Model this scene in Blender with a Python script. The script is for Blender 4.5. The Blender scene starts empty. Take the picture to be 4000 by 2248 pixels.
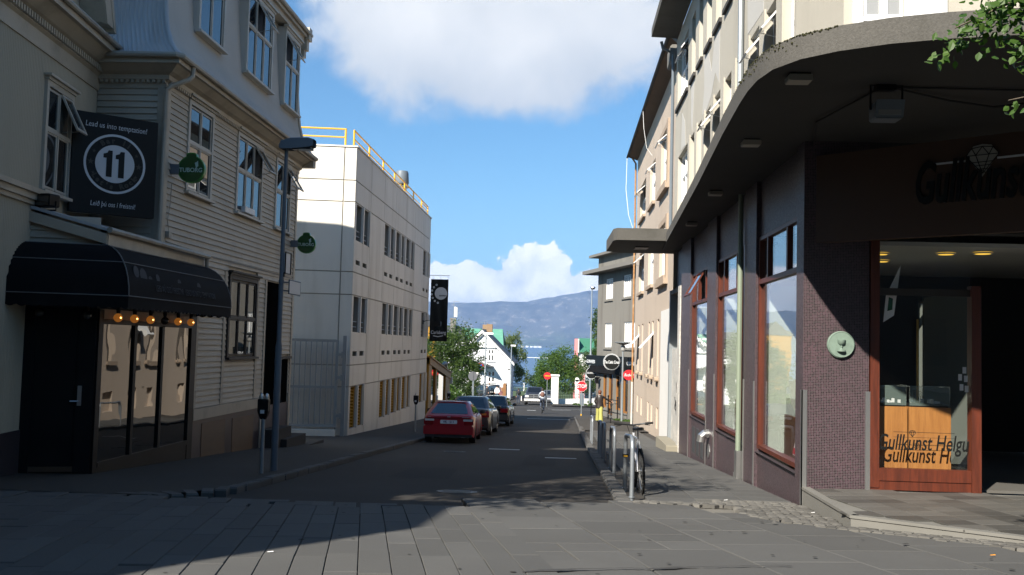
import bpy, bmesh, math, random
from mathutils import Vector, Matrix

R = math.radians
rng = random.Random(11)
S = bpy.context.scene
COL = S.collection

# ------------------------------------------------------------------ camera
YAW, PITCH, ROLL, EYE = R(3.0972), R(3.3989), R(1.5), 1.55
_f = Vector((-math.sin(YAW) * math.cos(PITCH), math.cos(YAW) * math.cos(PITCH), math.sin(PITCH)))
_r = Vector((math.cos(YAW), math.sin(YAW), 0))
_d = _f.cross(_r)
_r2 = _r * math.cos(ROLL) - _d * math.sin(ROLL)
_d2 = _r * math.sin(ROLL) + _d * math.cos(ROLL)
camd = bpy.data.cameras.new('camera')
camd.sensor_width = 36.0
camd.lens = 34.2
camd.clip_start = 0.05
camd.clip_end = 60000
cam = bpy.data.objects.new('camera', camd)
m = Matrix((_r2, -_d2, -_f)).transposed().to_4x4()
m.translation = (0, 0, EYE)
cam.matrix_world = m
COL.objects.link(cam)
S.camera = cam

# ------------------------------------------------------------------ light
SUN_AZ, SUN_EL = R(30), R(36)          # sun behind the camera, 30 deg west of the street axis
TO_SUN = Vector((-math.sin(SUN_AZ) * math.cos(SUN_EL), -math.cos(SUN_AZ) * math.cos(SUN_EL), math.sin(SUN_EL)))
sd = bpy.data.lights.new('sun', 'SUN')
sd.energy = 5.0
sd.angle = R(0.53)
sd.color = (1.0, 0.93, 0.82)
sun = bpy.data.objects.new('sun', sd)
sun.rotation_euler = TO_SUN.to_track_quat('Z', 'Y').to_euler()
sun.location = (-20, -40, 40)
COL.objects.link(sun)

W = bpy.data.worlds.new('World')
S.world = W
W.use_nodes = True


class NT:
    """short node-tree writer"""
    def __init__(s, tree):
        s.t = tree
    def n(s, typ, **kw):
        nd = s.t.nodes.new(typ)
        for k, v in kw.items():
            if k.startswith('i_'):
                nd.inputs[k[2:].replace('_', ' ')].default_value = v
            else:
                setattr(nd, k, v)
        return nd
    def l(s, a, b):
        s.t.links.new(a, b)
    def math(s, op, a, b=None, c=None, clamp=False):
        nd = s.t.nodes.new('ShaderNodeMath'); nd.operation = op; nd.use_clamp = clamp
        for i, x in enumerate((a, b, c)):
            if x is None: continue
            if isinstance(x, (int, float)): nd.inputs[i].default_value = x
            else: s.l(x, nd.inputs[i])
        return nd.outputs[0]
    def mix(s, fac, a, b, typ='MIX'):
        nd = s.t.nodes.new('ShaderNodeMix'); nd.data_type = 'RGBA'; nd.blend_type = typ; nd.clamp_factor = True
        for k, x in ((0, fac), (6, a), (7, b)):
            if isinstance(x, (int, float)): nd.inputs[k].default_value = x
            elif isinstance(x, (tuple, list)): nd.inputs[k].default_value = (*x[:3], 1)
            else: s.l(x, nd.inputs[k])
        return nd.outputs[2]
    def ss(s, x, a, b):
        nd = s.t.nodes.new('ShaderNodeMapRange'); nd.interpolation_type = 'SMOOTHSTEP'
        nd.inputs[1].default_value = a; nd.inputs[2].default_value = b
        s.l(x, nd.inputs[0]); return nd.outputs[0]
    def noise(s, vec, scale, detail=4, rough=.55, dist=0.0):
        nd = s.t.nodes.new('ShaderNodeTexNoise')
        nd.inputs['Scale'].default_value = scale; nd.inputs['Detail'].default_value = detail
        nd.inputs['Roughness'].default_value = rough; nd.inputs['Distortion'].default_value = dist
        if vec is not None: s.l(vec, nd.inputs['Vector'])
        return nd.outputs['Fac']


def build_sky():
    t = W.node_tree
    t.nodes.clear()
    N = NT(t)
    out = N.n('ShaderNodeOutputWorld')
    sky = N.n('ShaderNodeTexSky', sky_type='NISHITA')
    sky.sun_disc = False
    sky.sun_elevation = SUN_EL
    sky.sun_rotation = R(180) + SUN_AZ
    sky.altitude = 20
    sky.air_density = 1.0
    sky.dust_density = 0.35
    sky.ozone_density = 2.0
    tc = N.n('ShaderNodeTexCoord')
    sep = N.n('ShaderNodeSeparateXYZ')
    N.l(tc.outputs['Generated'], sep.inputs[0])
    x, y, z = sep.outputs
    az = N.math('MULTIPLY', N.math('ARCTAN2', x, y), 57.29578)          # degrees right of the street
    el = N.math('MULTIPLY', N.math('ARCSINE', z), 57.29578)
    # three-dimensional cloud noise on the direction: no seam anywhere
    big = N.noise(tc.outputs['Generated'], 7.0, 7, .56, .25)
    fine = N.noise(tc.outputs['Generated'], 24.0, 6, .6, .3)
    nz = N.math('ADD', N.math('MULTIPLY', N.math('SUBTRACT', big, .5), 1.5), N.math('MULTIPLY', N.math('SUBTRACT', fine, .5), .7))
    def ell(a0, e0, ra, re, k):
        da = N.math('DIVIDE', N.math('SUBTRACT', az, a0), ra)
        de = N.math('DIVIDE', N.math('SUBTRACT', el, e0), re)
        rr = N.math('ADD', N.math('MULTIPLY', da, da), N.math('MULTIPLY', de, de))
        return N.math('MULTIPLY', N.math('SUBTRACT', 1.0, N.math('SQRT', rr)), k)
    def mx(*a):
        r = a[0]
        for b in a[1:]: r = N.math('MAXIMUM', r, b)
        return r
    cum = mx(ell(-3.2, 17.3, 11.5, 4.4, 1.0), ell(-9.0, 19.0, 7.5, 6.0, 1.0), ell(1.5, 18.4, 6.5, 3.6, 1.0), ell(-1.0, 22.5, 9.0, 6.5, 1.0))
    bank = mx(ell(-1.5, 2.0, 10.0, 1.5, .8), ell(-1.7, 3.4, 2.7, 2.9, .85), ell(-5.2, 2.6, 5.0, 2.0, .85), ell(2.4, 2.6, 4.0, 2.3, .85), ell(-16.0, 2.5, 10.0, 2.4, .7), ell(15.0, 2.8, 12.0, 2.6, .7))
    # the rest of the sky: the same broken cumulus, from noise alone
    wide = N.noise(tc.outputs['Generated'], 2.3, 3, .5)
    rest = N.math('MULTIPLY', N.math('SUBTRACT', wide, .63), 4.0)
    away = N.ss(N.math('ABSOLUTE', N.math('ADD', az, 4.0)), 20.0, 34.0)
    up = N.ss(el, 27.0, 36.0)
    rest = N.math('ADD', N.math('MULTIPLY', N.math('ADD', rest, 1.2), N.math('MAXIMUM', away, up)), -1.2)
    dens = mx(cum, bank, rest)
    d_c = N.math('ADD', dens, N.math('MULTIPLY', nz, .62))
    soft = N.ss(d_c, -.02, .34)
    puff = N.noise(tc.outputs['Generated'], 55.0, 5, .6, .2)
    bank_d = N.math('ADD', N.math('ADD', bank, N.math('MULTIPLY', nz, .5)), N.math('MULTIPLY', N.math('SUBTRACT', puff, .5), .5))
    crisp = N.ss(bank_d, .0, .06)
    alpha = N.math('MAXIMUM', soft, crisp)
    alpha = N.math('MULTIPLY', alpha, N.ss(el, -.5, .6))
    # thin veil low in the sky
    # light: thick middles and undersides are greyer, tops white
    under = N.ss(el, 12.6, 19.5)
    thick = N.ss(d_c, .2, 1.1)
    shade = N.math('ADD', N.math('MULTIPLY', under, .55), N.math('MULTIPLY', N.math('SUBTRACT', big, .5), 1.3))
    shade = N.math('ADD', shade, N.math('MULTIPLY', thick, .28), clamp=True)
    shade_b = N.math('ADD', N.math('ADD', N.math('MULTIPLY', N.ss(el, 1.2, 4.0), .75), .12), N.math('MULTIPLY', N.math('SUBTRACT', N.math('ADD', N.math('MULTIPLY', fine, .5), N.math('MULTIPLY', puff, .5)), .5), 3.2), clamp=True)
    lowm = N.ss(el, 9.5, 7.5)
    shade = N.math('ADD', N.math('MULTIPLY', shade, N.math('SUBTRACT', 1.0, lowm)), N.math('MULTIPLY', shade_b, lowm))
    ccol = N.mix(shade, (6.2, 6.7, 7.3), (10.2, 10.2, 10.1))
    ccol = N.mix(lowm, ccol, N.mix(shade, (7.4, 8.2, 9.2), (14.6, 14.3, 13.6)))     # far cumulus, bright through the haze
    gain = N.mix(1.0, sky.outputs[0], (.73, 1.16, 1.36), 'MULTIPLY')
    veil = N.mix(N.math('MULTIPLY', N.ss(el, 13.0, 0.0), .30), gain, (5.0, 7.2, 8.8))
    col = N.mix(alpha, veil, ccol)
    bg = N.n('ShaderNodeBackground')
    bg.inputs['Strength'].default_value = 0.05
    N.l(col, bg.inputs['Color'])
    N.l(bg.outputs[0], out.inputs['Surface'])


build_sky()
S.view_settings.view_transform = 'Standard'
S.view_settings.look = 'None'
S.view_settings.gamma = 1
S.view_settings.use_curve_mapping = False
S.view_settings.exposure = 1.1
S.cycles.max_bounces = 7
S.cycles.diffuse_bounces = 3
S.cycles.glossy_bounces = 4
S.cycles.transparent_max_bounces = 12
S.cycles.transmission_bounces = 6
S.cycles.volume_bounces = 0
S.cycles.caustics_reflective = False
S.cycles.caustics_refractive = False
S.cycles.sample_clamp_indirect = 6
S.cycles.use_denoising = True


# ------------------------------------------------------------------ terrain
def g(y):
    if y <= 8: return -.03 * max(y, -20)
    if y <= 32: return -.24 - .056 * (y - 8)
    if y <= 110: return -1.584 - .042 * (y - 32)
    return max(-16., -4.86 - .034 * (y - 110))


def gs(y):
    return (g(y + .05) - g(y - .05)) / .1


GY = [-60, -20, 0, 8, 12.5, 20, 32, 50, 66, 90, 110, 150, 220, 330, 437]

# ------------------------------------------------------------------ materials
MATS = {}


def mat(name, base, rough=.8, var=.12, vscale=1.2, fine=0.0, fscale=60., bump=0.0, bscale=80., metal=0.0, spec=.4,
        dirt=None, damt=.5, dscale=.7, streak=0.0, coat=0.0, obj_var=0.0, emit=None, estr=0.0, bdist=.01):
    M = bpy.data.materials.new(name)
    MATS[name] = M
    M.use_nodes = True
    t = M.node_tree
    N = NT(t)
    p = t.nodes['Principled BSDF']
    geo = N.n('ShaderNodeNewGeometry')
    pos = geo.outputs['Position']
    col = None
    k = N.math('ADD', N.math('MULTIPLY', N.math('SUBTRACT', N.noise(pos, vscale, 5, .6), .5), 2 * var), 1.0)
    if fine:
        k = N.math('MULTIPLY', k, N.math('ADD', N.math('MULTIPLY', N.math('SUBTRACT', N.noise(pos, fscale, 2, .7), .5), 2 * fine), 1.0))
    if obj_var:
        oi = N.n('ShaderNodeObjectInfo')
        k = N.math('MULTIPLY', k, N.math('ADD', N.math('MULTIPLY', N.math('SUBTRACT', oi.outputs['Random'], .5), 2 * obj_var), 1.0))
    cmb = N.n('ShaderNodeCombineColor')
    for i in range(3): N.l(k, cmb.inputs[i])
    col = N.mix(1.0, base, cmb.outputs[0], 'MULTIPLY')
    if dirt:
        v = pos
        if streak:
            mp = N.n('ShaderNodeMapping'); mp.inputs['Scale'].default_value = (1, 1, streak)
            N.l(pos, mp.inputs['Vector']); v = mp.outputs[0]
        dn = N.ss(N.noise(v, dscale, 6, .62), .46, .72)
        col = N.mix(N.math('MULTIPLY', dn, damt), col, dirt)
    N.l(col, p.inputs['Base Color'])
    p.inputs['Roughness'].default_value = rough
    p.inputs['Metallic'].default_value = metal
    p.inputs['Specular IOR Level'].default_value = spec
    if coat:
        p.inputs['Coat Weight'].default_value = coat
        p.inputs['Coat Roughness'].default_value = .03
    if emit:
        p.inputs['Emission Color'].default_value = (*emit, 1)
        p.inputs['Emission Strength'].default_value = estr
    if bump:
        b = N.n('ShaderNodeBump'); b.inputs['Strength'].default_value = bump; b.inputs['Distance'].default_value = bdist
        N.l(N.noise(pos, bscale, 3, .65), b.inputs['Height'])
        N.l(b.outputs[0], p.inputs['Normal'])
    return M


def mat_mosaic(name, axis, tile, c1, c2, c3, grout, rough=.35, joint=.12):
    """small square tiles, laid out in metres on the wall plane"""
    M = bpy.data.materials.new(name); MATS[name] = M; M.use_nodes = True
    t = M.node_tree; N = NT(t); p = t.nodes['Principled BSDF']
    geo = N.n('ShaderNodeNewGeometry'); sep = N.n('ShaderNodeSeparateXYZ'); N.l(geo.outputs['Position'], sep.inputs[0])
    u = sep.outputs[0] if axis == 'X' else sep.outputs[1]
    su = N.math('DIVIDE', u, tile); sv = N.math('DIVIDE', sep.outputs[2], tile)
    fu = N.math('FRACT', N.math('ADD', su, 1000.0)); fv = N.math('FRACT', N.math('ADD', sv, 1000.0))
    iu = N.math('FLOOR', su); iv = N.math('FLOOR', sv)
    cb = N.n('ShaderNodeCombineXYZ'); N.l(iu, cb.inputs[0]); N.l(iv, cb.inputs[1])
    wn = N.n('ShaderNodeTexWhiteNoise', noise_dimensions='2D'); N.l(cb.outputs[0], wn.inputs['Vector'])
    sc = N.n('ShaderNodeSeparateColor'); N.l(wn.outputs['Color'], sc.inputs[0])
    col = N.mix(N.ss(sc.outputs[0], .2, .8), c1, c2)
    col = N.mix(N.ss(sc.outputs[1], .7, .8), col, c3)
    pat = N.noise(geo.outputs['Position'], 2.2, 3, .6)
    col = N.mix(N.ss(pat, .45, .75), col, N.mix(1.0, col, (1.5, 1.45, 1.4), 'MULTIPLY'))
    e = N.math('MINIMUM', N.math('MINIMUM', fu, N.math('SUBTRACT', 1.0, fu)), N.math('MINIMUM', fv, N.math('SUBTRACT', 1.0, fv)))
    line = N.ss(e, joint, joint * .5)
    col = N.mix(line, col, grout)
    N.l(col, p.inputs['Base Color'])
    N.l(N.math('ADD', N.math('MULTIPLY', line, .5), N.math('ADD', rough, N.math('MULTIPLY', sc.outputs[2], .15))), p.inputs['Roughness'])
    b = N.n('ShaderNodeBump'); b.inputs['Strength'].default_value = .5; b.inputs['Distance'].default_value = .002
    N.l(N.math('SUBTRACT', 1.0, line), b.inputs['Height']); N.l(b.outputs[0], p.inputs['Normal'])
    return M


def mat_wood(name, c1, c2, axis=2, scale=14, rough=.45):
    M = bpy.data.materials.new(name); MATS[name] = M; M.use_nodes = True
    t = M.node_tree; N = NT(t); p = t.nodes['Principled BSDF']
    geo = N.n('ShaderNodeNewGeometry'); mp = N.n('ShaderNodeMapping')
    s = [1.0, 1.0, 1.0]; s[axis] = .07
    mp.inputs['Scale'].default_value = s
    N.l(geo.outputs['Position'], mp.inputs['Vector'])
    n1 = N.noise(mp.outputs[0], scale, 6, .65, .6)
    n2 = N.noise(mp.outputs[0], scale * 6, 3, .6)
    f = N.math('ADD', N.math('MULTIPLY', n1, .7), N.math('MULTIPLY', n2, .3))
    col = N.mix(N.ss(f, .35, .65), c1, c2)
    N.l(col, p.inputs['Base Color']); p.inputs['Roughness'].default_value = rough
    p.inputs['Specular IOR Level'].default_value = .4
    return M


def mat_glass(name, tint=(.02, .025, .03), ior=1.75, through=0.0, rough=.01, wav=0.0, trans=(1, 1, 1)):
    """window pane: Fresnel reflection over either dark depth or a clear view inside"""
    M = bpy.data.materials.new(name); MATS[name] = M; M.use_nodes = True
    t = M.node_tree; t.nodes.clear(); N = NT(t)
    out = N.n('ShaderNodeOutputMaterial')
    gl = N.n('ShaderNodeBsdfGlossy'); gl.inputs['Roughness'].default_value = rough
    gl.inputs['Color'].default_value = (1, 1, 1, 1)
    ge = N.n('ShaderNodeNewGeometry'); dt = N.n('ShaderNodeVectorMath', operation='DOT_PRODUCT')
    N.l(ge.outputs['Incoming'], dt.inputs[0]); N.l(ge.outputs['Normal'], dt.inputs[1])
    f0 = ((ior - 1) / (ior + 1)) ** 2
    cs = N.math('SUBTRACT', 1.0, N.math('ABSOLUTE', dt.outputs['Value']), clamp=True)
    fres = N.math('ADD', N.math('MULTIPLY', N.math('POWER', cs, 5.0), 1 - f0), f0)     # Schlick, the same from both sides
    if wav:
        geo = N.n('ShaderNodeNewGeometry')
        b = N.n('ShaderNodeBump'); b.inputs['Strength'].default_value = wav; b.inputs['Distance'].default_value = .02
        N.l(N.noise(geo.outputs['Position'], 1.7, 1, .4), b.inputs['Height'])
        N.l(b.outputs[0], gl.inputs['Normal'])
    df = N.n('ShaderNodeBsdfDiffuse'); df.inputs['Color'].default_value = (*tint, 1)
    tr = N.n('ShaderNodeBsdfTransparent'); tr.inputs['Color'].default_value = (*trans, 1)
    m1 = N.n('ShaderNodeMixShader'); m1.inputs[0].default_value = through
    N.l(df.outputs[0], m1.inputs[1]); N.l(tr.outputs[0], m1.inputs[2])
    m2 = N.n('ShaderNodeMixShader'); N.l(fres, m2.inputs[0])
    N.l(m1.outputs[0], m2.inputs[1]); N.l(gl.outputs[0], m2.inputs[2])
    N.l(m2.outputs[0], out.inputs['Surface'])
    return M


mat('asphalt', (.031, .027, .023), .9, .16, .5, .30, 170, .35, 220, dirt=(.055, .054, .052), damt=.35, dscale=.35)
mat('paver', (.081, .080, .076), .85, .14, .8, .2, 90, .25, 160, obj_var=.15, dirt=(.07, .07, .07), damt=.45, dscale=.9)
mat('slab', (.080, .079, .075), .85, .13, .9, .2, 90, .25, 170, obj_var=.14, dirt=(.07, .068, .065), damt=.5, dscale=.8)
mat('slate_tile', (.085, .082, .075), .55, .22, 1.3, .16, 60, .3, 40, obj_var=.35, dirt=(.12, .105, .085), damt=.4, dscale=1.5)
mat('cobble', (.105, .10, .09), .9, .2, 3, .2, 90, .4, 90, obj_var=.3)
mat('joint', (.155, .145, .125), .95, .25, 2, .2, 90)
mat('joint_dark', (.034, .033, .030), .95, .2, 2)
mat('kerbstone', (.09, .087, .082), .9, .2, 1.5, .2, 90, .4, 60, obj_var=.2)
mat('sidewalk', (.045, .040, .034), .9, .15, .6, .25, 140, .3, 160, dirt=(.05, .05, .05), damt=.4, dscale=.5)
mat('road_paint', (.45, .45, .43), .8, .3, 3, .3, 30)
mat('platform_edge', (.16, .155, .14), .8, .15, 2, .1, 90, .2, 90)
mat('grass_ground', (.06, .09, .03), .95, .4, .2)
mat('siding', (.50, .445, .36), .6, .07, .8, .05, 50, .12, 30, obj_var=.06, dirt=(.27, .24, .20), damt=.35, dscale=1.3)
mat('trim', (.48, .42, .33), .6, .08, 1.5, .05, 40, .1, 40, dirt=(.22, .19, .15), damt=.45, dscale=1.6)
mat('iron_sheet', (.46, .40, .30), .55, .06, .7, .03, 50, dirt=(.30, .25, .19), damt=.35, dscale=.8, streak=.12)
mat('iron_roof', (.46, .475, .49), .5, .07, .7, dirt=(.26, .20, .15), damt=.3, dscale=1.0, streak=.15)
mat('iron_plain', (.49, .46, .41), .55, .05, .6, dirt=(.34, .30, .25), damt=.3, dscale=.7, streak=.15)
mat('window_white', (.50, .465, .40), .5, .06, 2, dirt=(.30, .27, .22), damt=.3, dscale=3)
mat('gutter', (.36, .34, .29), .5, .15, 2, dirt=(.22, .10, .05), damt=.45, dscale=2.2)
mat('black_paint', (.008, .008, .009), .5, .2, 2, spec=.2, dirt=(.02, .019, .017), damt=.4, dscale=2)
mat('void', (.004, .004, .004), 1.0, .1, 1, spec=0.0)
mat('dark_wood', (.035, .03, .026), .6, .25, 3)
mat('brown_board', (.10, .06, .035), .5, .25, 2, dirt=(.05, .035, .025), damt=.5, dscale=1.5, streak=3)
mat('awning_cloth', (.008, .008, .009), .85, .2, 1.5, .1, 80, spec=.15, dirt=(.02, .02, .021), damt=.4, dscale=1.2)
mat('piping', (.17, .17, .17), .7, .1, 4)
mat('awning_print', (.045, .048, .056), .8, .4, 6)
mat('sign_black', (.006, .007, .007), .5, .1, 2, spec=.25)
mat('sign_white', (.62, .64, .66), .45, .05, 2)
mat('sign_dim', (.045, .042, .035), .5, .15, 3)
mat('concrete', (.70, .67, .61), .85, .06, .5, .06, 70, .18, 90, obj_var=.04, dirt=(.46, .425, .36), damt=.5, dscale=1.1, streak=.14)
mat('concrete_groove', (.30, .285, .25), .9, .1, 1)
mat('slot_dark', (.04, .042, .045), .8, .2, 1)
mat('yellow_metal', (.78, .42, .03), .4, .08, 2)
mat('galvanised', (.34, .37, .40), .38, .12, 4, metal=.65, fine=.08, fscale=25)
mat('steel', (.50, .50, .49), .32, .1, 5, metal=.9)
mat('lamp_grey', (.13, .155, .18), .5, .1, 3)
mat('pole_grey', (.30, .33, .35), .45, .1, 3, metal=.5)
mat('green_sign', (.006, .07, .012), .25, .15, 3, coat=.6)
mat('green_rim', (.03, .22, .03), .3, .1, 3)
mat('green_letter', (.42, .58, .50), .4, .1, 3)
mat('cream_render', (.45, .42, .355), .9, .05, .5, .16, 120, .6, 130, dirt=(.33, .305, .255), damt=.5, dscale=.55, streak=.3)
mat('cream_patch', (.50, .485, .45), .9, .05, .5, .14, 120, .5, 130)
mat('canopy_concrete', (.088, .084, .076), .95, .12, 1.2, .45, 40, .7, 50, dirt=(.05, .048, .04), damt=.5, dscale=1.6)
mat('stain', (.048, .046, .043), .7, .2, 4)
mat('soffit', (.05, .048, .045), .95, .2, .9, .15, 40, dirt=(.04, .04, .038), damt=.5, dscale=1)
mat('moss', (.05, .05, .02), .95, .4, 8, .4, 60, .8, 60)
mat('beige_render', (.50, .415, .335), .95, .06, .5, .18, 110, .8, 120, dirt=(.40, .33, .265), damt=.45, dscale=.6, streak=.25)
mat('beige_trim', (.37, .29, .22), .95, .12, 2, .3, 70, .9, 80)
mat('grey_render', (.19, .18, .16), .95, .07, .5, .12, 110, .5, 120, dirt=(.11, .10, .085), damt=.75, dscale=.8, streak=.16)
mat('white_wall', (.70, .69, .66), .8, .04, 1, dirt=(.6, .56, .5), damt=.25, dscale=1.5, streak=.2)
mat('white_paint', (.80, .80, .79), .5, .04, 2)
mat('curtain', (.55, .55, .52), .9, .1, 2)
mat('panel_green', (.58, .66, .58), .8, .05, 1)
mat('rust_pipe', (.32, .16, .06), .7, .35, 3, dirt=(.5, .42, .30), damt=.5, dscale=3)
mat('dark_sill', (.055, .052, .05), .9, .25, 4, .2, 60)
mat('roof_dark', (.03, .029, .03), .7, .2, 2)
mat('wood_under', (.09, .06, .04), .8, .25, 2)
mat_wood('red_wood', (.115, .026, .012), (.06, .015, .008), 2, 12, .45)
mat_wood('oak', (.33, .15, .04), (.24, .10, .026), 2, 9, .5)
mat_wood('brown_wood', (.16, .075, .03), (.09, .04, .018), 2, 10, .5)
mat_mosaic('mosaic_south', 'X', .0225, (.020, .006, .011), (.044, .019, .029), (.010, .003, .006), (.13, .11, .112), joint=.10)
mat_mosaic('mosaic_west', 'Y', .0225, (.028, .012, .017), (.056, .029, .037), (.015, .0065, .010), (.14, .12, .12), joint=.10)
mat_mosaic('mosaic_white', 'Y', .03, (.60, .58, .54), (.54, .52, .48), (.46, .44, .40), (.32, .31, .29), .4)
mat('mosaic_dark', (.055, .045, .05), .35, .2, 2, .25, 60)
mat_glass('glass_dark', (.016, .019, .022), 2.0)
mat_glass('glass_wavy', (.012, .012, .011), 2.0, 0.0, wav=.13)
mat_glass('glass_shop', (.02, .02, .02), 1.7, .97, wav=.06)
mat_glass('glass_front', (.02, .02, .02), 1.25, .98)
mat_glass('glass_case', (.3, .4, .36), 1.5, .85)
mat_glass('glass_car', (.008, .009, .010), 2.1, 0.0)
mat_glass('glass_white', (.30, .30, .29), 1.7)


# ------------------------------------------------------------------ geometry helpers
def wm(o):
    if o is None: return Matrix.Identity(4)
    return wm(o.parent) @ o.matrix_parent_inverse @ o.matrix_basis


class MB:
    """collects shapes into ONE mesh object; T maps (u, n, z) of a wall frame to the world"""
    def __init__(s, T=None):
        s.v, s.f, s.m, s.T, s.mi = [], [], [], T, 0
    def add(s, vs, fs):
        b = len(s.v)
        s.v += [s.T(*p) if s.T else tuple(p) for p in vs]
        s.f += [tuple(b + i for i in f) for f in fs]
        s.m += [s.mi] * len(fs)
        return s
    def box(s, x0, x1, y0, y1, z0, z1):
        return s.add([(x0, y0, z0), (x1, y0, z0), (x1, y1, z0), (x0, y1, z0), (x0, y0, z1), (x1, y0, z1), (x1, y1, z1), (x0, y1, z1)],
                     [(0, 3, 2, 1), (4, 5, 6, 7), (0, 1, 5, 4), (1, 2, 6, 5), (2, 3, 7, 6), (3, 0, 4, 7)])
    def cbox(s, x0, x1, y0, y1, z0, z1, c=.01):
        """box with all edges parallel to y chamfered and a chamfered front"""
        a = [(x0, z0 + c), (x0 + c, z0), (x1 - c, z0), (x1, z0 + c), (x1, z1 - c), (x1 - c, z1), (x0 + c, z1), (x0, z1 - c)]
        vs = [(x, y0, z) for x, z in a] + [(x, y1, z) for x, z in a]
        fs = [tuple(range(8)), tuple(range(15, 7, -1))] + [(i, 8 + i, 8 + (i + 1) % 8, (i + 1) % 8) for i in range(8)]
        return s.add(vs, fs)
    def quad(s, a, b, c, d):
        return s.add([a, b, c, d], [(0, 1, 2, 3)])
    def poly(s, pts):
        return s.add(pts, [tuple(range(len(pts)))])
    def prism(s, pts, d):
        """closed polygon of 3d points extruded by vector d"""
        n = len(pts); d = Vector(d)
        vs = [tuple(p) for p in pts] + [tuple(Vector(p) + d) for p in pts]
        return s.add(vs, [tuple(range(n)), tuple(range(2 * n - 1, n - 1, -1))] + [(i, n + i, n + (i + 1) % n, (i + 1) % n) for i in range(n)])
    def tube(s, path, r, seg=8, caps=True, closed=False):
        pts = [Vector(p) for p in path]; n = len(pts)
        rs = r if isinstance(r, (list, tuple)) else [r] * n
        vs = []; prev = None
        for i, p in enumerate(pts):
            if closed: t = (pts[(i + 1) % n] - pts[i - 1])
            else: t = pts[min(i + 1, n - 1)] - pts[max(i - 1, 0)]
            t.normalize()
            if prev is None:
                a = Vector((0, 0, 1)) if abs(t.z) < .9 else Vector((1, 0, 0))
                u = t.cross(a).normalized()
            else:
                u = (prev - t * prev.dot(t)).normalized()
            prev = u; w = t.cross(u)
            for k in range(seg):
                an = 2 * math.pi * k / seg
                vs.append(tuple(p + (u * math.cos(an) + w * math.sin(an)) * rs[i]))
        fs = []
        for i in range(n if closed else n - 1):
            j = (i + 1) % n
            for k in range(seg):
                fs.append((i * seg + k, i * seg + (k + 1) % seg, j * seg + (k + 1) % seg, j * seg + k))
        if caps and not closed:
            fs += [tuple(range(seg - 1, -1, -1)), tuple(range((n - 1) * seg, n * seg))]
        return s.add(vs, fs)
    def cyl(s, a, b, r, r2=None, seg=12):
        return s.tube([a, b], [r, r if r2 is None else r2], seg)
    def lathe(s, prof, c=(0, 0, 0), axis='Z', seg=16, arc=2 * math.pi, caps=True):
        """prof: (radius, height) list revolved about axis through c"""
        n = len(prof); vs = []
        full = abs(arc - 2 * math.pi) < 1e-6
        cols = seg if full else seg + 1
        for k in range(cols):
            an = arc * k / seg; ca, sa = math.cos(an), math.sin(an)
            for r, h in prof:
                q = (r * ca, r * sa, h)
                if axis == 'X': q = (q[2], q[0], q[1])
                elif axis == 'Y': q = (q[1], q[2], q[0])
                vs.append((c[0] + q[0], c[1] + q[1], c[2] + q[2]))
        fs = []
        for k in range(seg):
            k2 = (k + 1) % cols
            for i in range(n - 1):
                fs.append((k * n + i, k2 * n + i, k2 * n + i + 1, k * n + i + 1))
        if full and caps:
            if prof[0][0] > 1e-6: fs.append(tuple(k * n for k in range(seg - 1, -1, -1)))
            if prof[-1][0] > 1e-6: fs.append(tuple(k * n + n - 1 for k in range(seg)))
        return s.add(vs, fs)
    def disc(s, c, r, nrm, th=.01, seg=24):
        c = Vector(c); nrm = Vector(nrm).normalized()
        return s.tube([c - nrm * th / 2, c + nrm * th / 2], r, seg)
    def sphere(s, c, r, seg=12, rings=8, sz=1.0):
        pr = [(r * math.sin(math.pi * i / rings), -r * sz * math.cos(math.pi * i / rings)) for i in range(rings + 1)]
        pr[0] = (1e-7, pr[0][1]); pr[-1] = (1e-7, pr[-1][1])
        return s.lathe(pr, c, 'Z', seg)
    def grid(s, rows, wrap=False):
        """rows: list of equal-length point lists joined into a surface"""
        n = len(rows[0]); vs = [p for r in rows for p in r]; fs = []
        for i in range(len(rows) - 1):
            for j in range(n if wrap else n - 1):
                k = (j + 1) % n
                fs.append((i * n + j, i * n + k, (i + 1) * n + k, (i + 1) * n + j))
        return s.add(vs, fs)
    def build(s, name, mats, parent=None, smooth=0, local=False):
        me = bpy.data.meshes.new(name)
        me.from_pydata(s.v, [], s.f)
        for x in (mats if isinstance(mats, (list, tuple)) else [mats]):
            me.materials.append(MATS[x])
        if len(me.materials) > 1:
            for i, p in enumerate(me.polygons): p.material_index = s.m[i]
        me.validate()
        bm = bmesh.new(); bm.from_mesh(me)
        bmesh.ops.recalc_face_normals(bm, faces=bm.faces)
        bm.to_mesh(me); bm.free()
        if smooth:
            me.shade_smooth()
            me.set_sharp_from_angle(angle=R(smooth))
        return link(name, me, parent, local)


def link(name, me, parent=None, local=False):
    o = bpy.data.objects.new(name, me)
    COL.objects.link(o)
    if parent is not None:
        o.parent = parent
        if not local: o.matrix_parent_inverse = wm(parent).inverted()
    return o


def tag(o, label=None, cat=None, group=None, kind=None):
    if label: o['label'] = label
    if cat: o['category'] = cat
    if group: o['group'] = group
    if kind: o['kind'] = kind
    return o


def thing(name, label, cat, loc=(0, 0, 0), rotz=0.0, group=None):
    o = bpy.data.objects.new(name, None)
    o.empty_display_size = .2
    o.location = loc; o.rotation_euler = (0, 0, rotz)
    COL.objects.link(o)
    return tag(o, label, cat, group)


def copy_tree(o, parent=None):
    c = o.copy(); COL.objects.link(c)
    if parent is not None: c.parent = parent
    for ch in [x for x in o.children]: copy_tree(ch, c)
    return c


def piece(name, me, parent, M):
    """one alike piece: shared mesh, own placement (world matrix M)"""
    o = bpy.data.objects.new(name, me); COL.objects.link(o)
    o.parent = parent
    if parent is not None: o.matrix_parent_inverse = wm(parent).inverted()
    o.matrix_basis = M
    return o


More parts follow.
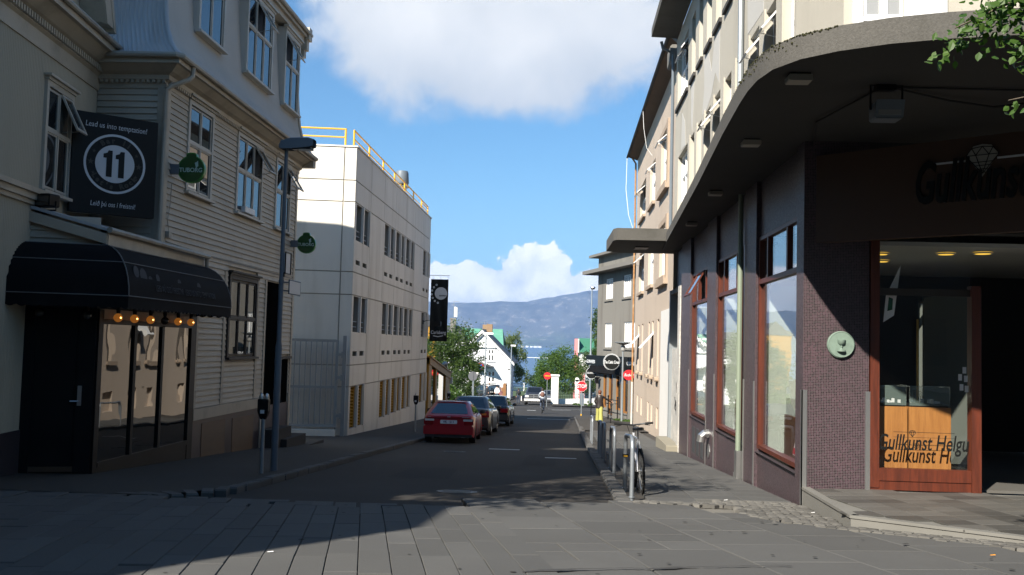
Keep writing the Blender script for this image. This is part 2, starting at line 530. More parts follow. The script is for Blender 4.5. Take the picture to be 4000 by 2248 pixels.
def unit_mesh(name, mb, mats):
    o = mb.build(name, mats); me = o.data
    bpy.data.objects.remove(o)
    return me


def frame(ox, oy, ux, uy, nx, ny):
    """wall frame: u along the wall, n outwards, z up"""
    l = math.hypot(ux, uy); ux, uy = ux / l, uy / l
    l = math.hypot(nx, ny); nx, ny = nx / l, ny / l
    return lambda u, n, z: (ox + ux * u + nx * n, oy + uy * u + ny * n, z)


def wall_open(mb, u0, u1, z0, z1, ops, n=0.0, depth=.2, back=False):
    """flat wall with rectangular openings and their reveals"""
    us = sorted({u0, u1} | {o[0] for o in ops} | {o[1] for o in ops}); us = [u for u in us if u0 <= u <= u1]
    zs = sorted({z0, z1} | {o[2] for o in ops} | {o[3] for o in ops}); zs = [z for z in zs if z0 <= z <= z1]
    for i in range(len(us) - 1):
        for j in range(len(zs) - 1):
            cu, cz = (us[i] + us[i + 1]) / 2, (zs[j] + zs[j + 1]) / 2
            if any(o[0] < cu < o[1] and o[2] < cz < o[3] for o in ops): continue
            mb.quad((us[i], n, zs[j]), (us[i + 1], n, zs[j]), (us[i + 1], n, zs[j + 1]), (us[i], n, zs[j + 1]))
    for a, b, c, d in ops:
        k = n - depth
        mb.quad((a, n, c), (a, k, c), (a, k, d), (a, n, d)); mb.quad((b, n, c), (b, n, d), (b, k, d), (b, k, c))
        mb.quad((a, n, d), (a, k, d), (b, k, d), (b, n, d)); mb.quad((a, n, c), (b, n, c), (b, k, c), (a, k, c))
        if back: mb.quad((a, k, c), (b, k, c), (b, k, d), (a, k, d))
    return mb


def text_mesh(txt, size=1.0, bold=0.0, shear=0.0, sx=1.0, thick=.004, align='CENTER', space=1.0):
    cu = bpy.data.curves.new('txt', 'FONT')
    cu.body = txt; cu.size = size; cu.offset = bold; cu.shear = shear; cu.extrude = thick
    cu.align_x = align; cu.align_y = 'CENTER'; cu.space_character = space; cu.resolution_u = 3
    o = bpy.data.objects.new('txt', cu); COL.objects.link(o)
    dg = bpy.context.evaluated_depsgraph_get()
    me = bpy.data.meshes.new_from_object(o.evaluated_get(dg))
    bpy.data.objects.remove(o); bpy.data.curves.remove(cu)
    if sx != 1.0:
        for v in me.vertices: v.co.x *= sx
    return me


def lettering(txt, mt, T, size, parent=None, name='lettering', **kw):
    """flat raised letters in a frame: local x = u, local y = z"""
    me = text_mesh(txt, size, **kw)
    me.materials.clear(); me.materials.append(MATS[mt])
    for v in me.vertices: v.co = Vector(T(v.co.x, v.co.z, v.co.y))
    return link(name, me, parent)


def shifted(T, u, n, z, a=0.0):
    ca, sa = math.cos(a), math.sin(a)
    return lambda x, k, y: T(u + x * ca - y * sa, n + k, z + x * sa + y * ca)


def sheet(name, mt, x0, x1, y0, y1, dz, kind='structure', parent=None, extra=()):
    """ground sheet that follows the slope; x0/x1 numbers or functions of y"""
    ys = sorted({y0, y1} | {y for y in GY if y0 < y < y1} | {y for y in extra if y0 < y < y1})
    fx = lambda f, y: f(y) if callable(f) else f
    mb = MB()
    mb.grid([[(fx(x0, y), y, g(y) + dz), (fx(x1, y), y, g(y) + dz)] for y in ys])
    o = mb.build(name, mt, parent)
    if kind and parent is None: tag(o, kind=kind)
    return o


def on_ground(x, y, a, sx, sy, sz, dz=0.0):
    """matrix that lays a unit piece on the slope, rotated by a"""
    s = gs(y); ca, sa = math.cos(a), math.sin(a)
    u = Vector((ca, sa, s * sa)); v = Vector((-sa, ca, s * ca)); w = u.cross(v).normalized()
    M = Matrix((u * sx, v * sy, w * sz)).transposed().to_4x4()
    M.translation = (x, y, g(y) + dz)
    return M


def stone_mesh(name, mt, c=.02, top=1.0):
    """unit paving piece: 1 x 1, chamfered rim, top at z = 0, depth 1"""
    mb = MB(); h = .5; k = h - c
    a = [(-h, -h), (h, -h), (h, h), (-h, h)]; b = [(-k, -k), (k, -k), (k, k), (-k, k)]
    vs = [(x, y, -1) for x, y in a] + [(x, y, -.12) for x, y in a] + [(x, y, 0) for x, y in b]
    fs = [(0, 1, 5, 4), (1, 2, 6, 5), (2, 3, 7, 6), (3, 0, 4, 7), (4, 5, 9, 8), (5, 6, 10, 9), (6, 7, 11, 10), (7, 4, 8, 11), (8, 9, 10, 11)]
    mb.add(vs, fs)
    return unit_mesh(name, mb, mt)


def pip(x, y, poly):
    r = False; n = len(poly)
    for i in range(n):
        x1, y1 = poly[i]; x2, y2 = poly[i - 1]
        if (y1 > y) != (y2 > y) and x < (x2 - x1) * (y - y1) / (y2 - y1) + x1: r = not r
    return r


# ------------------------------------------------------------------ ground, road and paving
def terrain():
    mb = MB()
    xs = [-500, -120, -40, -12, -5, 1, 4, 12, 40, 120, 500]
    mb.grid([[(x, y, g(y) - .32 - (1.0 if y > 436 else 0)) for x in xs] for y in GY])
    tag(mb.build('ground', 'grass_ground'), kind='structure')
    # town floor on either side of the street
    sheet('street_bed', 'sidewalk', -60, 60, -20, 125, -.16)
    sheet('road', 'asphalt', -4.72, .84, 12.3, 66, -.10)
    sheet('cross_street', 'asphalt', -45, 45, 66, 98, -.104)
    sheet('lower_road', 'asphalt', -6.6, -.95, 98, 240, -.10)
    # left pavement with its rounded corner, right pavement
    def lx(y): return -4.72 if y > 14.2 else -4.72 - .75 * (1 - math.sqrt(max(0, 1 - ((14.2 - y) / 1.9) ** 2)))
    sheet('left_pavement', 'sidewalk', -12, lx, 12.35, 66, .0, extra=(12.4, 12.6, 12.9, 13.2, 13.6, 14, 14.2, 38, 44))
    sheet('left_forecourt', 'sidewalk', -14, -5.6, 11.9, 12.35, -.03)
    sheet('far_pavement', 'sidewalk', -1.0, 40, 98, 112, .0)
    sheet('far_verge', 'sidewalk', -14, -6.6, 98, 150, .0)

terrain()

mat('patch', (.026, .025, .024), .95, .15, 1, .3, 150, .3, 200)
mat('cast_iron', (.05, .047, .044), .5, .2, 9, metal=.6)
for px_, py_, w_, l_ in ((-3.1, 17.5, 1.1, 2.6), (-.9, 22.0, .8, 4.2), (-2.4, 41, 1.2, 3.5)):
    o_ = MB(); o_.quad((px_, py_, g(py_) - .096), (px_ + w_, py_, g(py_) - .096), (px_ + w_ * .9, py_ + l_, g(py_ + l_) - .096), (px_ + .05, py_ + l_, g(py_ + l_) - .096))
    tag(o_.build('asphalt_patch', 'patch'), kind='structure')
for px_, py_, lab_ in ((-1.6, 15.2, 'round iron manhole cover in the road near the crossing'), (-2.9, 26.5, 'round iron manhole cover behind the red hatchback')):
    t_ = thing('manhole_cover', lab_, 'manhole', (px_, py_, g(py_) - .1), 0, 'manhole covers in the road'); t_.rotation_euler = (math.atan(gs(py_)), 0, 0)
    MB().lathe([(.32, -.02), (.32, .008), (.30, .012), (.29, .006), (.0001, .006)], (0, 0, 0), 'Z', 24).build('lid', 'cast_iron', t_, 30, True)
    k_ = MB()
    for i_ in range(6): k_.box(-.22, .22, -.21 + i_ * .075, -.17 + i_ * .075, .006, .011)
    tag(k_.build('tread_ribs', 'cast_iron', t_, 0, True), kind='stuff')

road_marks = MB()
for (xa, xb, ya, yb) in ((-2.1, -1.2, 28.4, 28.8), (-.4, .4, 24.9, 25.25), (-2.05, .5, 58.2, 58.75), (-2.8, -2.1, 78.5, 79.6)):
    road_marks.quad((xa, ya, g(ya) - .094), (xb, ya, g(ya) - .094), (xb, yb, g(yb) - .094), (xa, yb, g(yb) - .094))
tag(road_marks.build('road_marking', 'road_paint'), kind='structure')
ml = MB()
for i in range(14):
    x = -14 + i * 2.2
    if i % 2 == 0: ml.quad((x, 83 + x * .12, g(83) - .098), (x + 1.6, 83.2 + x * .12, g(83) - .098), (x + 1.6, 83.55 + x * .12, g(83.3) - .098), (x, 83.35 + x * .12, g(83.3) - .098))
ml.quad((-1.2, 85.6, g(85.6) - .096), (20, 87.4, g(87.4) - .096), (20, 87.7, g(87.7) - .096), (-1.2, 85.9, g(85.9) - .096))
tag(ml.build('cross_street_marking', 'road_paint'), kind='structure')

STONE = stone_mesh('stone_piece', 'slab', .012)
PAVER = stone_mesh('paver_piece', 'paver', .018)
COBBLE = stone_mesh('cobble_piece', 'cobble', .12)
KERB = stone_mesh('kerb_piece', 'kerbstone', .05)
SLATE = stone_mesh('slate_piece', 'slate_tile', .010)

PLAT = [(3.40, 14.02), (3.40, 11.70), (4.86, 10.72), (7.5, 8.9), (12, 8.9), (12, 14.02)]
BAND = [(1.02, 13.95), (1.02, 13.55), (2.35, 13.55), (2.35, 12.35), (3.15, 11.35), (4.75, 10.25), (7.5, 8.3), (7.5, 8.9), (4.86, 10.70), (3.37, 11.68), (3.37, 14.35), (2.2, 14.35), (2.2, 13.95)]


def plaza():
    """foreground paving: grid turned 11.5 degrees, long setts on the left and square slabs on the right"""
    root = MB()
    root.grid([[(-14, y, g(y) - .065), (14, y, g(y) - .065)] for y in (-12, 0, 8, 12.3)])
    root = tag(root.build('plaza_bed', 'joint_dark'), kind='structure')
    A = R(11.5); ca, sa = math.cos(A), math.sin(A)
    n = 0
    wpv = .262
    for i in range(-26, 9):
        u0 = -1.95 + i * wpv
        off = rng.uniform(0, .9); v = 5.4 - off
        while v < 13.3:
            L = rng.choice((.78, .9, 1.05, 1.2))
            uc, vc = u0 + wpv / 2, v + L / 2
            # gentle fan: strips lean a little more towards the left
            x, y = uc * ca - vc * sa + 1.15, uc * sa + vc * ca + .15
            v += L
            if y - L / 2 > 12.15 or y < 6.2 or x > 1.05 or x < -9.5: continue
            if y + L / 2 > 12.32:
                cut = y + L / 2 - 12.32; L -= cut; y -= cut / 2
                if L < .15: continue
            if x > .22 - (y - 9) * .2: continue
            piece('paver', PAVER, root, on_ground(x, y, A + rng.uniform(-.004, .004), wpv - .006, L - .004, .05, rng.uniform(-.003, .003)))
            n += 1
    return root


PLAZA = plaza()


def slabs():
    root = MB()
    root.grid([[(.22 - (y - 9) * .2 - 1.0, y, g(y) - .06), (9, y, g(y) - .06)] for y in (4, 8, 12.3)])
    root.quad((.80, 12.3, g(12.3) - .055), (3.38, 12.3, g(12.3) - .055), (3.38, 14.3, g(14.3) - .055), (.8, 14.3, g(14.3) - .055))
    root = tag(root.build('slab_bed', 'joint'), kind='structure')
    A = R(11.5); ca, sa = math.cos(A), math.sin(A)
    w = 1.03
    for i in range(-2, 9):
        for j in range(-4, 8):
            for hx in (0, 1):
                for hy in (0, 1):
                    half = (i * 7 + j * 5) % 6 == 0
                    if not half and (hx or hy): continue
                    s = w / 2 if half else w
                    uc = i * w + (s / 2 if half else w / 2) + hx * s
                    vc = j * w + (s / 2 if half else w / 2) + hy * s + .35 * (i % 2)
                    x, y = .55 + uc * ca - vc * sa, 9.25 + uc * sa + vc * ca
                    if y < 5.8 or y > 13.5 or x < .22 - (y - 9) * .2 - .75 or x > 7.2: continue
                    if pip(x, y, PLAT) or pip(x, y, BAND): continue
                    piece('slab', STONE, root, on_ground(x, y, A, s - .014, s - .014, .05, -.012 + rng.uniform(-.002, .002)))
    # pavement along the shop: courses of long slabs
    for j in range(46):
        yb = 13.75 + j * .62
        nx = 3
        for i in range(nx):
            wx = 2.10 / nx
            x = 1.24 + (i + .5) * wx; y = yb + .31
            if pip(x, y, BAND) and y < 14.4: continue
            piece('slab', STONE, side_root(), on_ground(x, y, 0, wx - .012, .608, .05, .0))
    return root


_side = []


def side_root():
    if not _side:
        mb = MB()
        ys = [13.7, 20, 32, 42.4, 66]
        mb.grid([[(.84, y, g(y) - .05), (3.76, y, g(y) - .05)] for y in ys])
        _side.append(tag(mb.build('right_pavement', 'sidewalk'), kind='structure'))
        s = sheet('right_pavement_beyond', 'sidewalk', .9, 4.6, 42.3, 66, .0)
    return _side[0]


slabs()


def cobbles():
    mb = MB()
    for k in range(1):
        pts = [(x, y, g(y) - .045) for x, y in BAND]
        mb.poly(pts)
    root = tag(mb.build('cobble_bed', 'joint'), kind='structure')
    spots = []
    A = R(-34)
    for i in range(-60, 60):
        for j in range(-60, 60):
            a = A
            u = i * .128 + (.064 if j % 2 else 0) + rng.uniform(-.012, .012); v = j * .118 + rng.uniform(-.012, .012)
            x = 3.6 + u * math.cos(a) - v * math.sin(a); y = 11.6 + u * math.sin(a) + v * math.cos(a)
            if pip(x, y, BAND) and not pip(x, y, PLAT): spots.append((x, y, a + rng.uniform(-.12, .12)))
    spots.sort(key=lambda p: p[1])
    rest = MB()
    for k, (x, y, a) in enumerate(spots):
        sx, sy = rng.uniform(.112, .124), rng.uniform(.102, .114)
        M = on_ground(x, y, a, sx, sy, .05, rng.uniform(-.005, .003))
        if k < 290: piece('cobblestone', COBBLE, root, M)
        else:
            vs = [tuple(M @ v.co) for v in COBBLE.vertices]
            rest.add(vs, [tuple(p.vertices) for p in COBBLE.polygons])
    if rest.v:
        tag(rest.build('cobblestones', 'cobble', root), kind='stuff')


cobbles()


def platform():
    z = -.33
    mb = MB()
    mb.prism([(x, y, z - .02) for x, y in PLAT], (0, 0, -.5))
    root = tag(mb.build('shop_platform', 'platform_edge'), kind='structure')
    e = MB()
    for (a, b) in ((PLAT[0], PLAT[1]), (PLAT[1], PLAT[2]), (PLAT[2], PLAT[3])):
        a, b = Vector((*a, z)), Vector((*b, z)); d = (b - a).normalized(); nn = Vector((d.y, -d.x, 0)) * (-1)
        e.prism([a - nn * .015 + Vector((0, 0, -.03)), a + nn * .10 + Vector((0, 0, -.03)), a + nn * .10 + Vector((0, 0, .004)), a - nn * .015 + Vector((0, 0, .004))], b - a)
    e.build('step_edge', 'platform_edge', root)
    A = R(11.5); ca, sa = math.cos(A), math.sin(A)
    for i in range(-2, 18):
        for j in range(-18, 16):
            uc, vc = i * .42 + .21, j * .30 + .15
            x, y = 3.4 + uc * ca - vc * sa, 11.7 + uc * sa + vc * ca
            ok = all(pip(x + dx * .13, y + dy * .10, PLAT) for dx, dy in ((0, 0), (-1, -1), (1, -1), (-1, 1), (1, 1)))
            if not ok or x > 7.6 or y < 8.9: continue
            M = Matrix.Translation((x, y, z)) @ Matrix.Rotation(A, 4, 'Z') @ Matrix.Diagonal((.408, .288, .018, 1))
            piece('slate_tile', SLATE, root, M)


platform()


def kerbs():
    root = MB()
    root.box(.80, .86, 13.8, 66, -4, -3.9)
    root = None
    r1 = sheet('right_kerb', 'kerbstone', .78, .88, 13.6, 62, -.02)
    y = 13.62
    while y < 46:
        L = rng.uniform(.36, .5) if y < 30 else rng.uniform(.8, 1.0)
        piece('kerbstone', KERB, r1, on_ground(.90, y + L / 2, rng.uniform(-.01, .01), .20, L - .015, .2, .004 + rng.uniform(-.006, .006)))
        y += L
    r2 = sheet('left_kerb', 'kerbstone', -4.80, -4.72, 14.2, 62, -.02)
    y = 14.2
    while y < 50:
        L = rng.uniform(.5, .8)
        piece('kerbstone', KERB, r2, on_ground(-4.66, y + L / 2, rng.uniform(-.02, .02), .16, L - .015, .2, .004 + rng.uniform(-.008, .008)))
        y += L
    for k in range(7):
        a = R(8 + 13 * k)
        x, yy = -5.55 + .89 * math.cos(a), 14.2 - 1.75 * math.sin(a)
        piece('kerbstone', KERB, r2, on_ground(x, yy, -math.atan2(.89 * math.sin(a), 1.75 * math.cos(a)) * -1 + 0, .16, .5, .2, .004))
    for k in range(6):
        piece('kerbstone', KERB, r2, on_ground(-6.0 - .6 * k, 12.32, 0, .58, .16, .2, -.01))


kerbs()


# ------------------------------------------------------------------ windows and siding shared by the buildings
def window(T, parent, u0, u1, z0, z1, rows, casing=.09, nf=.055, n=0.0, opens=(), mt='window_white', glass='glass_dark', sill=.05,
           head=True, sash=.035, tilt=28, void='slot_dark', inner=None, sill_mt=None, name='window', hinge='top'):
    """rows: [(fraction z from, to, [column fractions])]; opens: {(row, col)} top-hung sashes standing open"""
    fr = MB(T)
    a, b, c, d = u0 + casing, u1 - casing, z0 + .02, z1 - casing
    fr.box(u0, a, n, n + nf, z0, z1); fr.box(b, u1, n, n + nf, z0, z1); fr.box(a, b, n, n + nf, d, z1); fr.box(a, b, n, n + nf * .8, z0, c)
    cells = []
    for ri, (f0, f1, cols) in enumerate(rows):
        za, zb = c + (d - c) * f0, c + (d - c) * f1
        if ri: fr.box(a, b, n, n + nf * .85, za - .03, za + .03)
        cf = [0.0] + list(cols) + [1.0]
        for ci in range(len(cf) - 1):
            ua, ub = a + (b - a) * cf[ci], a + (b - a) * cf[ci + 1]
            if ci: fr.box(ua - .022, ua + .022, n, n + nf * .8, za + .03, zb - .03)
            cells.append((ri, ci, ua, ub, za, zb))
    w = fr.build(name, mt, parent)
    for ri, ci, ua, ub, za, zb in cells:
        ua += .02; ub -= .02; za += .025; zb -= .025
        if (ri, ci) in opens:
            MB(T).box(ua, ub, n + .002, n + .006, za, zb).build('opening', void, w)  # dark sheet stands in for the unlit room behind the sash
            h = zb - za; an = R(tilt); s = MB(T)
            def tp(u, k, z):
                q = zb - z
                return (u, n + nf * .6 + q * math.sin(an) + k * math.cos(an), zb - q * math.cos(an) + k * math.sin(an))
            def bar(x0, x1, y0, y1, t=.03):
                vs = [tp(x0, 0, y0), tp(x1, 0, y0), tp(x1, 0, y1), tp(x0, 0, y1), tp(x0, t, y0), tp(x1, t, y0), tp(x1, t, y1), tp(x0, t, y1)]
                s.add(vs, [(0, 3, 2, 1), (4, 5, 6, 7), (0, 1, 5, 4), (1, 2, 6, 5), (2, 3, 7, 6), (3, 0, 4, 7)])
            e = .05
            bar(ua, ua + e, za, zb); bar(ub - e, ub, za, zb); bar(ua + e, ub - e, za, za + e); bar(ua + e, ub - e, zb - e, zb)
            s.mi = 1
            bar(ua + e, ub - e, za + e, zb - e, .01)
            so = s.build('open_sash', [mt, glass], w)
            st = MB(T)
            p = tp((ua + ub) / 2, 0, za + .03)
            st.tube([p, ((ua + ub) / 2, n + .01, za + .06)], .008, 5)
            st.build('stay', mt, w)
        else:
            if sash:
                s = MB(T)
                e = sash
                s.box(ua, ua + e, n, n + nf * .55, za, zb); s.box(ub - e, ub, n, n + nf * .55, za, zb)
                s.box(ua + e, ub - e, n, n + nf * .55, za, za + e); s.box(ua + e, ub - e, n, n + nf * .55, zb - e, zb)
                s.build('sash', mt, w)
            else: e = 0
            MB(T).box(ua + e, ub - e, n + .002, n + .014, za + e, zb - e).build('pane', glass, w)
    if sill:
        MB(T).box(u0 - .05, u1 + .05, n, n + nf + .07, z0 - sill, z0).build('sill', sill_mt or mt, w)
    if head:
        k = MB(T)
        k.box(u0 - .02, u1 + .02, n, n + nf + .03, z1, z1 + .05); k.box(u0 - .06, u1 + .06, n, n + nf + .08, z1 + .05, z1 + .09)
        k.build('head_moulding', mt, w)
    return w


BOARD = unit_mesh('board_piece', MB().add([(0, 0, 0), (1, 0, 0), (1, .036, 0), (0, .036, 0), (0, 0, 1), (1, 0, 1), (1, .006, 1), (0, .006, 1)],
                  [(0, 3, 2, 1), (4, 5, 6, 7), (0, 1, 5, 4), (1, 2, 6, 5), (2, 3, 7, 6), (3, 0, 4, 7)]), 'siding')


def siding(parent, T, u0, u1, z0, z1, h, ops):
    z = z0
    while z < z1 - .03:
        hh = min(h, z1 - z)
        iv = [(u0, u1)]
        for a, b, c, d in ops:
            if min(d, z + hh) - max(c, z) > hh * .25:
                nv = []
                for p, q in iv:
                    if b <= p or a >= q: nv.append((p, q)); continue
                    if a > p: nv.append((p, a))
                    if b < q: nv.append((b, q))
                iv = nv
        for p, q in iv:
            if q - p < .04: continue
            o = Vector(T(p, 0, z)); U = Vector(T(q, 0, z)) - o; Nn = Vector(T(p, 1, z)) - o
            M = Matrix((U, Nn, Vector((0, 0, hh + .012)))).transposed().to_4x4(); M.translation = o
            piece('clapboard', BOARD, parent, M)
        z += h


def corrugated(mb, rows, ua, ub, T, pitch=.076, amp=.009, per=6):
    """rows: [(n, z)] profile from bottom to top; ua/ub functions of (n, z)"""
    n0, z0 = rows[0]
    cnt = max(2, int((max(ub(*r) - ua(*r) for r in rows)) / pitch * per))
    out = []
    for i, (n, z) in enumerate(rows):
        a = rows[max(i - 1, 0)]; b = rows[min(i + 1, len(rows) - 1)]
        tn, tz = b[0] - a[0], b[1] - a[1]; l = math.hypot(tn, tz); nn, nz = tz / l, -tn / l
        line = []
        for k in range(cnt + 1):
            u = ua(n, z) + (ub(n, z) - ua(n, z)) * k / cnt
            w = amp * math.cos(2 * math.pi * u / pitch)
            line.append(T(u, n + nn * w, z + nz * w))
        out.append(line)
    mb.grid(out)


# ------------------------------------------------------------------ the timber bar on the left
TE = frame(-7.4, 0, 0, 1, 1, 0)          # east face, u = world y
TS = frame(0, 17.25, 1, 0, 0, -1)        # south face, u = world x
BAR = thing('bar_building', 'off-white clapboard and corrugated iron bar with mansard roof and black shopfront', 'building', (-7.4, 17.25, g(17.25)))


def bar_building():
    core = MB()
    core.box(-14, -7.425, 17.275, 26.1, -2.2, 6.5)
    core.build('wall', 'siding', BAR)
    wins = [(18.3, 19.66, 4.37, 6.18, [(0, .56, [.5]), (.56, 1, [.5])], ()),
            (21.15, 23.0, 4.37, 6.18, [(0, .56, [.34, .67]), (.56, 1, [.34, .67])], {(1, 2)}),
            (24.08, 25.45, 4.37, 6.18, [(0, .56, [.5]), (.56, 1, [.5])], {(1, 1)})]
    ops = []
    for u0, u1, z0, z1, rows, op in wins:
        window(TE, BAR, u0, u1, z0, z1, rows, opens=op, tilt=32)
        ops.append((u0, u1, z0 - .05, z1 + .09))
    # ground floor openings
    window(TE, BAR, 21.0, 22.98, 1.12, 2.95, [(0, .5, [.34, .67]), (.5, 1, [.34, .67])], mt='dark_wood', glass='glass_dark', head=True)
    ops += [(20.95, 23.03, 1.05, 3.06), (23.72, 25.05, -2, 3.0), (25.1, 25.9, -2, 1.1), (17.2, 19.16, -2, 3.17), (19.0, 19.2, 2.9, 3.2)]
    ops += [(20.72, 20.86, .1, 2.98), (22.98, 23.1, .1, 2.98), (19.16, 19.3, .1, 2.98)]
    siding(BAR, TE, 17.42, 25.98, .12, 6.14, .116, ops)
    for a, b, zb, zt in ((20.72, 20.86, .12, 3.0), (22.985, 23.11, .12, 3.0), (19.16, 19.3, .12, 3.0), (23.6, 23.72, -1.2, 3.0), (25.05, 25.14, -1.2, 3.0), (25.98, 26.12, -1.4, 6.14), (17.25, 17.42, 3.2, 6.14)):
        MB(TE).box(a, b, -.02, .045, zb, zt).build('corner_board', 'trim', BAR)
    bm_ = MB(TE)
    bm_.box(19.16, 23.7, 0, .07, -.12, .11)
    bm_.build('sill_beam', 'trim', BAR)
    # dark doorway, low hatch door, basement panels and steps
    MB(TE).box(23.72, 25.05, -.02, .004, -1.2, 2.98).build('doorway', 'void', BAR)  # flat black sheet stands in for the shade of the door recess
    d = MB(TE).box(25.14, 25.9, -.02, .006, -1.25, 1.02).build('hatch_door', 'void', BAR)
    MB(TE).box(25.05, 25.98, 0, .10, 1.04, 1.10).build('hatch_head', 'dark_wood', d)
    for a, b, zt, zb in ((19.75, 21.15, -.22, -1.02), (21.62, 23.1, -.25, -1.15)):
        MB(TE).box(a - .1, b + .1, -.02, .012, zb - .1, -.12).build('basement_frame', 'black_paint', BAR)
        MB(TE).box(a, b, .012, .03, zb, zt).build('basement_board', 'brown_board', BAR)
    s = MB(TE); s.box(24.6, 27.2, .05, .75, -1.6, -1.22); s.box(24.2, 26.0, .05, .55, -1.6, -.95); s.box(23.7, 25.1, .05, .4, -1.6, -.68)
    s.build('door_steps', 'sidewalk', BAR)
    MB(TE).box(19.16, 26.1, -.02, .02, -2, -.12).build('plinth', 'mosaic_dark', BAR)
    # cornice with dentils and gutter, east and south, mitred at the corner
    prof = [(0, 6.10), (.03, 6.10), (.03, 6.20), (.10, 6.24), (.10, 6.32), (.20, 6.36), (.34, 6.46), (.40, 6.46), (.40, 6.56), (0, 6.56)]
    c = MB()
    rows = []
    for n, z in prof:
        rows.append([(-8.66, 17.25 - n, z), (-7.4 + n, 17.25 - n, z), (-7.4 + n, 26.25, z)])
    rows.append(rows[0])
    c.grid([list(r) for r in rows])
    c.poly([(-7.4 + n, 26.25, z) for n, z in prof])
    c.build('cornice', 'trim', BAR)
    dn = MB()
    y = 17.3
    while y < 26.1:
        dn.box(-7.37, -7.31, y, y + .05, 6.18, 6.27); y += .098
    x = -8.6
    while x < -7.4:
        dn.box(x, x + .05, 17.16, 17.22, 6.18, 6.27); x += .098
    tag(dn.build('dentil', 'trim', BAR), kind='stuff')
    gt = MB()
    gt.tube([(-8.62, 16.80, 6.60), (-7.02, 16.80, 6.59), (-6.95, 16.87, 6.59), (-6.95, 26.4, 6.55)], .055, 8)
    gt.build('gutter', 'gutter', BAR)
    dp = MB()
    dp.tube([(-6.97, 17.45, 6.56), (-6.97, 17.42, 6.36), (-7.02, 17.36, 6.28), (-7.27, 17.16, 6.10), (-7.33, 17.14, 6.02), (-7.33, 17.14, 3.25)], .045, 8)
    dp.build('downpipe', 'trim', BAR)
    # south wall boards
    siding(BAR, TS, -8.66, -7.42, 2.6, 6.12, .116, [])
    t = MB(TS); t.box(-7.52, -7.405, 0, .04, 2.6, 6.1); t.build('corner_board', 'trim', BAR)
    # mansard
    mp = [(.41, 6.60), (.27, 6.72), (.12, 6.92), (.0, 7.18), (-.08, 7.5), (-.13, 7.9), (-.19, 8.6), (-.25, 9.4), (-.29, 9.95)]
    me_ = MB(); corrugated(me_, mp, lambda n, z: 17.25 - n, lambda n, z: 26.3, TE, .07, .009)
    me_.build('mansard_slope', 'iron_plain', BAR, 60)
    ms = MB(); corrugated(ms, mp, lambda n, z: -9.8, lambda n, z: -7.4 + n, TS, .085, .019)
    ms.build('mansard_slope', 'iron_roof', BAR, 60)
    hp = MB(); hp.tube([(-7.4 + n + .01, 17.25 - n - .01, z) for n, z in mp], .04, 6); hp.build('hip_flashing', 'iron_roof', BAR, 60)
    vg = MB(TE)
    vg.prism([(26.28, n + .05, z) for n, z in mp] + [(26.28, n - .25, z) for n, z in reversed(mp)], (.14, 0, 0))
    vg.box(26.2, 26.5, -.35, .17, 9.88, 10.22); vg.box(26.24, 26.46, -.3, .10, 9.60, 9.88); vg.box(26.26, 26.44, -.3, .03, 9.4, 9.6)
    vg.box(26.2, 26.45, -.2, .42, 6.3, 6.62)
    vg.build('verge_board', 'trim', BAR)
    for u0, u1, rows, op in ((18.72, 20.2, [(0, .62, [.5]), (.62, 1, [.5])], ()),
                             (21.62, 23.58, [(0, .6, [.34, .67]), (.6, 1, [.34, .67])], {(1, 1)}),
                             (24.62, 26.02, [(0, .6, [.5]), (.6, 1, [.5])], {(1, 0)})):
        MB(TE).box(u0, u1, -.6, -.06, 7.62, 9.72).build('dormer_cheek', 'iron_plain', BAR)
        window(TE, BAR, u0, u1, 7.68, 9.66, rows, n=-.06, opens=op, tilt=30)
    tc = MB(TE)
    tc.box(17.4, 26.3, -.45, .02, 9.80, 9.93); tc.box(17.4, 26.35, -.45, .10, 9.93, 10.02)
    tc.build('upper_cornice', 'trim', BAR)
    MB(TE).tube([(17.2, .15, 10.06), (26.5, .15, 10.06)], .055, 8).build('upper_gutter', 'gutter', BAR)
    rf = MB()
    rf.add([(-7.28, 17.0, 10.04), (-7.28, 26.42, 10.04), (-11.0, 26.42, 10.35), (-11.0, 19.0, 10.35), (-14.6, 17.0, 10.04), (-14.6, 26.42, 10.04)],
           [(0, 1, 2, 3), (3, 2, 5, 4), (0, 3, 4)])
    rf.add([(-7.6, 26.3, 6.4), (-14.4, 26.3, 6.4), (-14.4, 26.3, 10.1), (-11.0, 26.3, 10.3), (-7.6, 26.3, 10.1)], [(0, 1, 2, 3, 4)])
    rf.box(-14, -7.8, 17.7, 26.25, 6.5, 9.9)
    rf.build('roof', 'iron_roof', BAR)
    # cable and little junction box beside the downpipe
    cb = MB(TE)
    cb.tube([(17.62, .05, 4.4), (17.60, .045, 4.0), (17.5, .05, 3.7), (17.58, .05, 3.5)], .008, 5)
    cb.box(17.46, 17.58, .03, .11, 3.36, 3.48)
    cb.tube([(17.5, .04, 3.3), (19.5, .05, 3.24), (23.2, .05, 3.22), (25.9, .05, 3.2)], .012, 5)
    cb.build('wall_cable', 'gutter', BAR)
    window_box = MB(TE); window_box.box(21.6, 22.3, .02, .12, 4.42, 4.55); window_box.build('window_clutter', 'white_paint', BAR)


bar_building()

# ---- the wing on the far left, turned a few degrees
WD = Vector((-.12, 1.0)).normalized()
TW = frame(-8.67, 17.25, WD.x, WD.y, WD.y, -WD.x)      # u = 0 at the inner corner, negative towards the camera


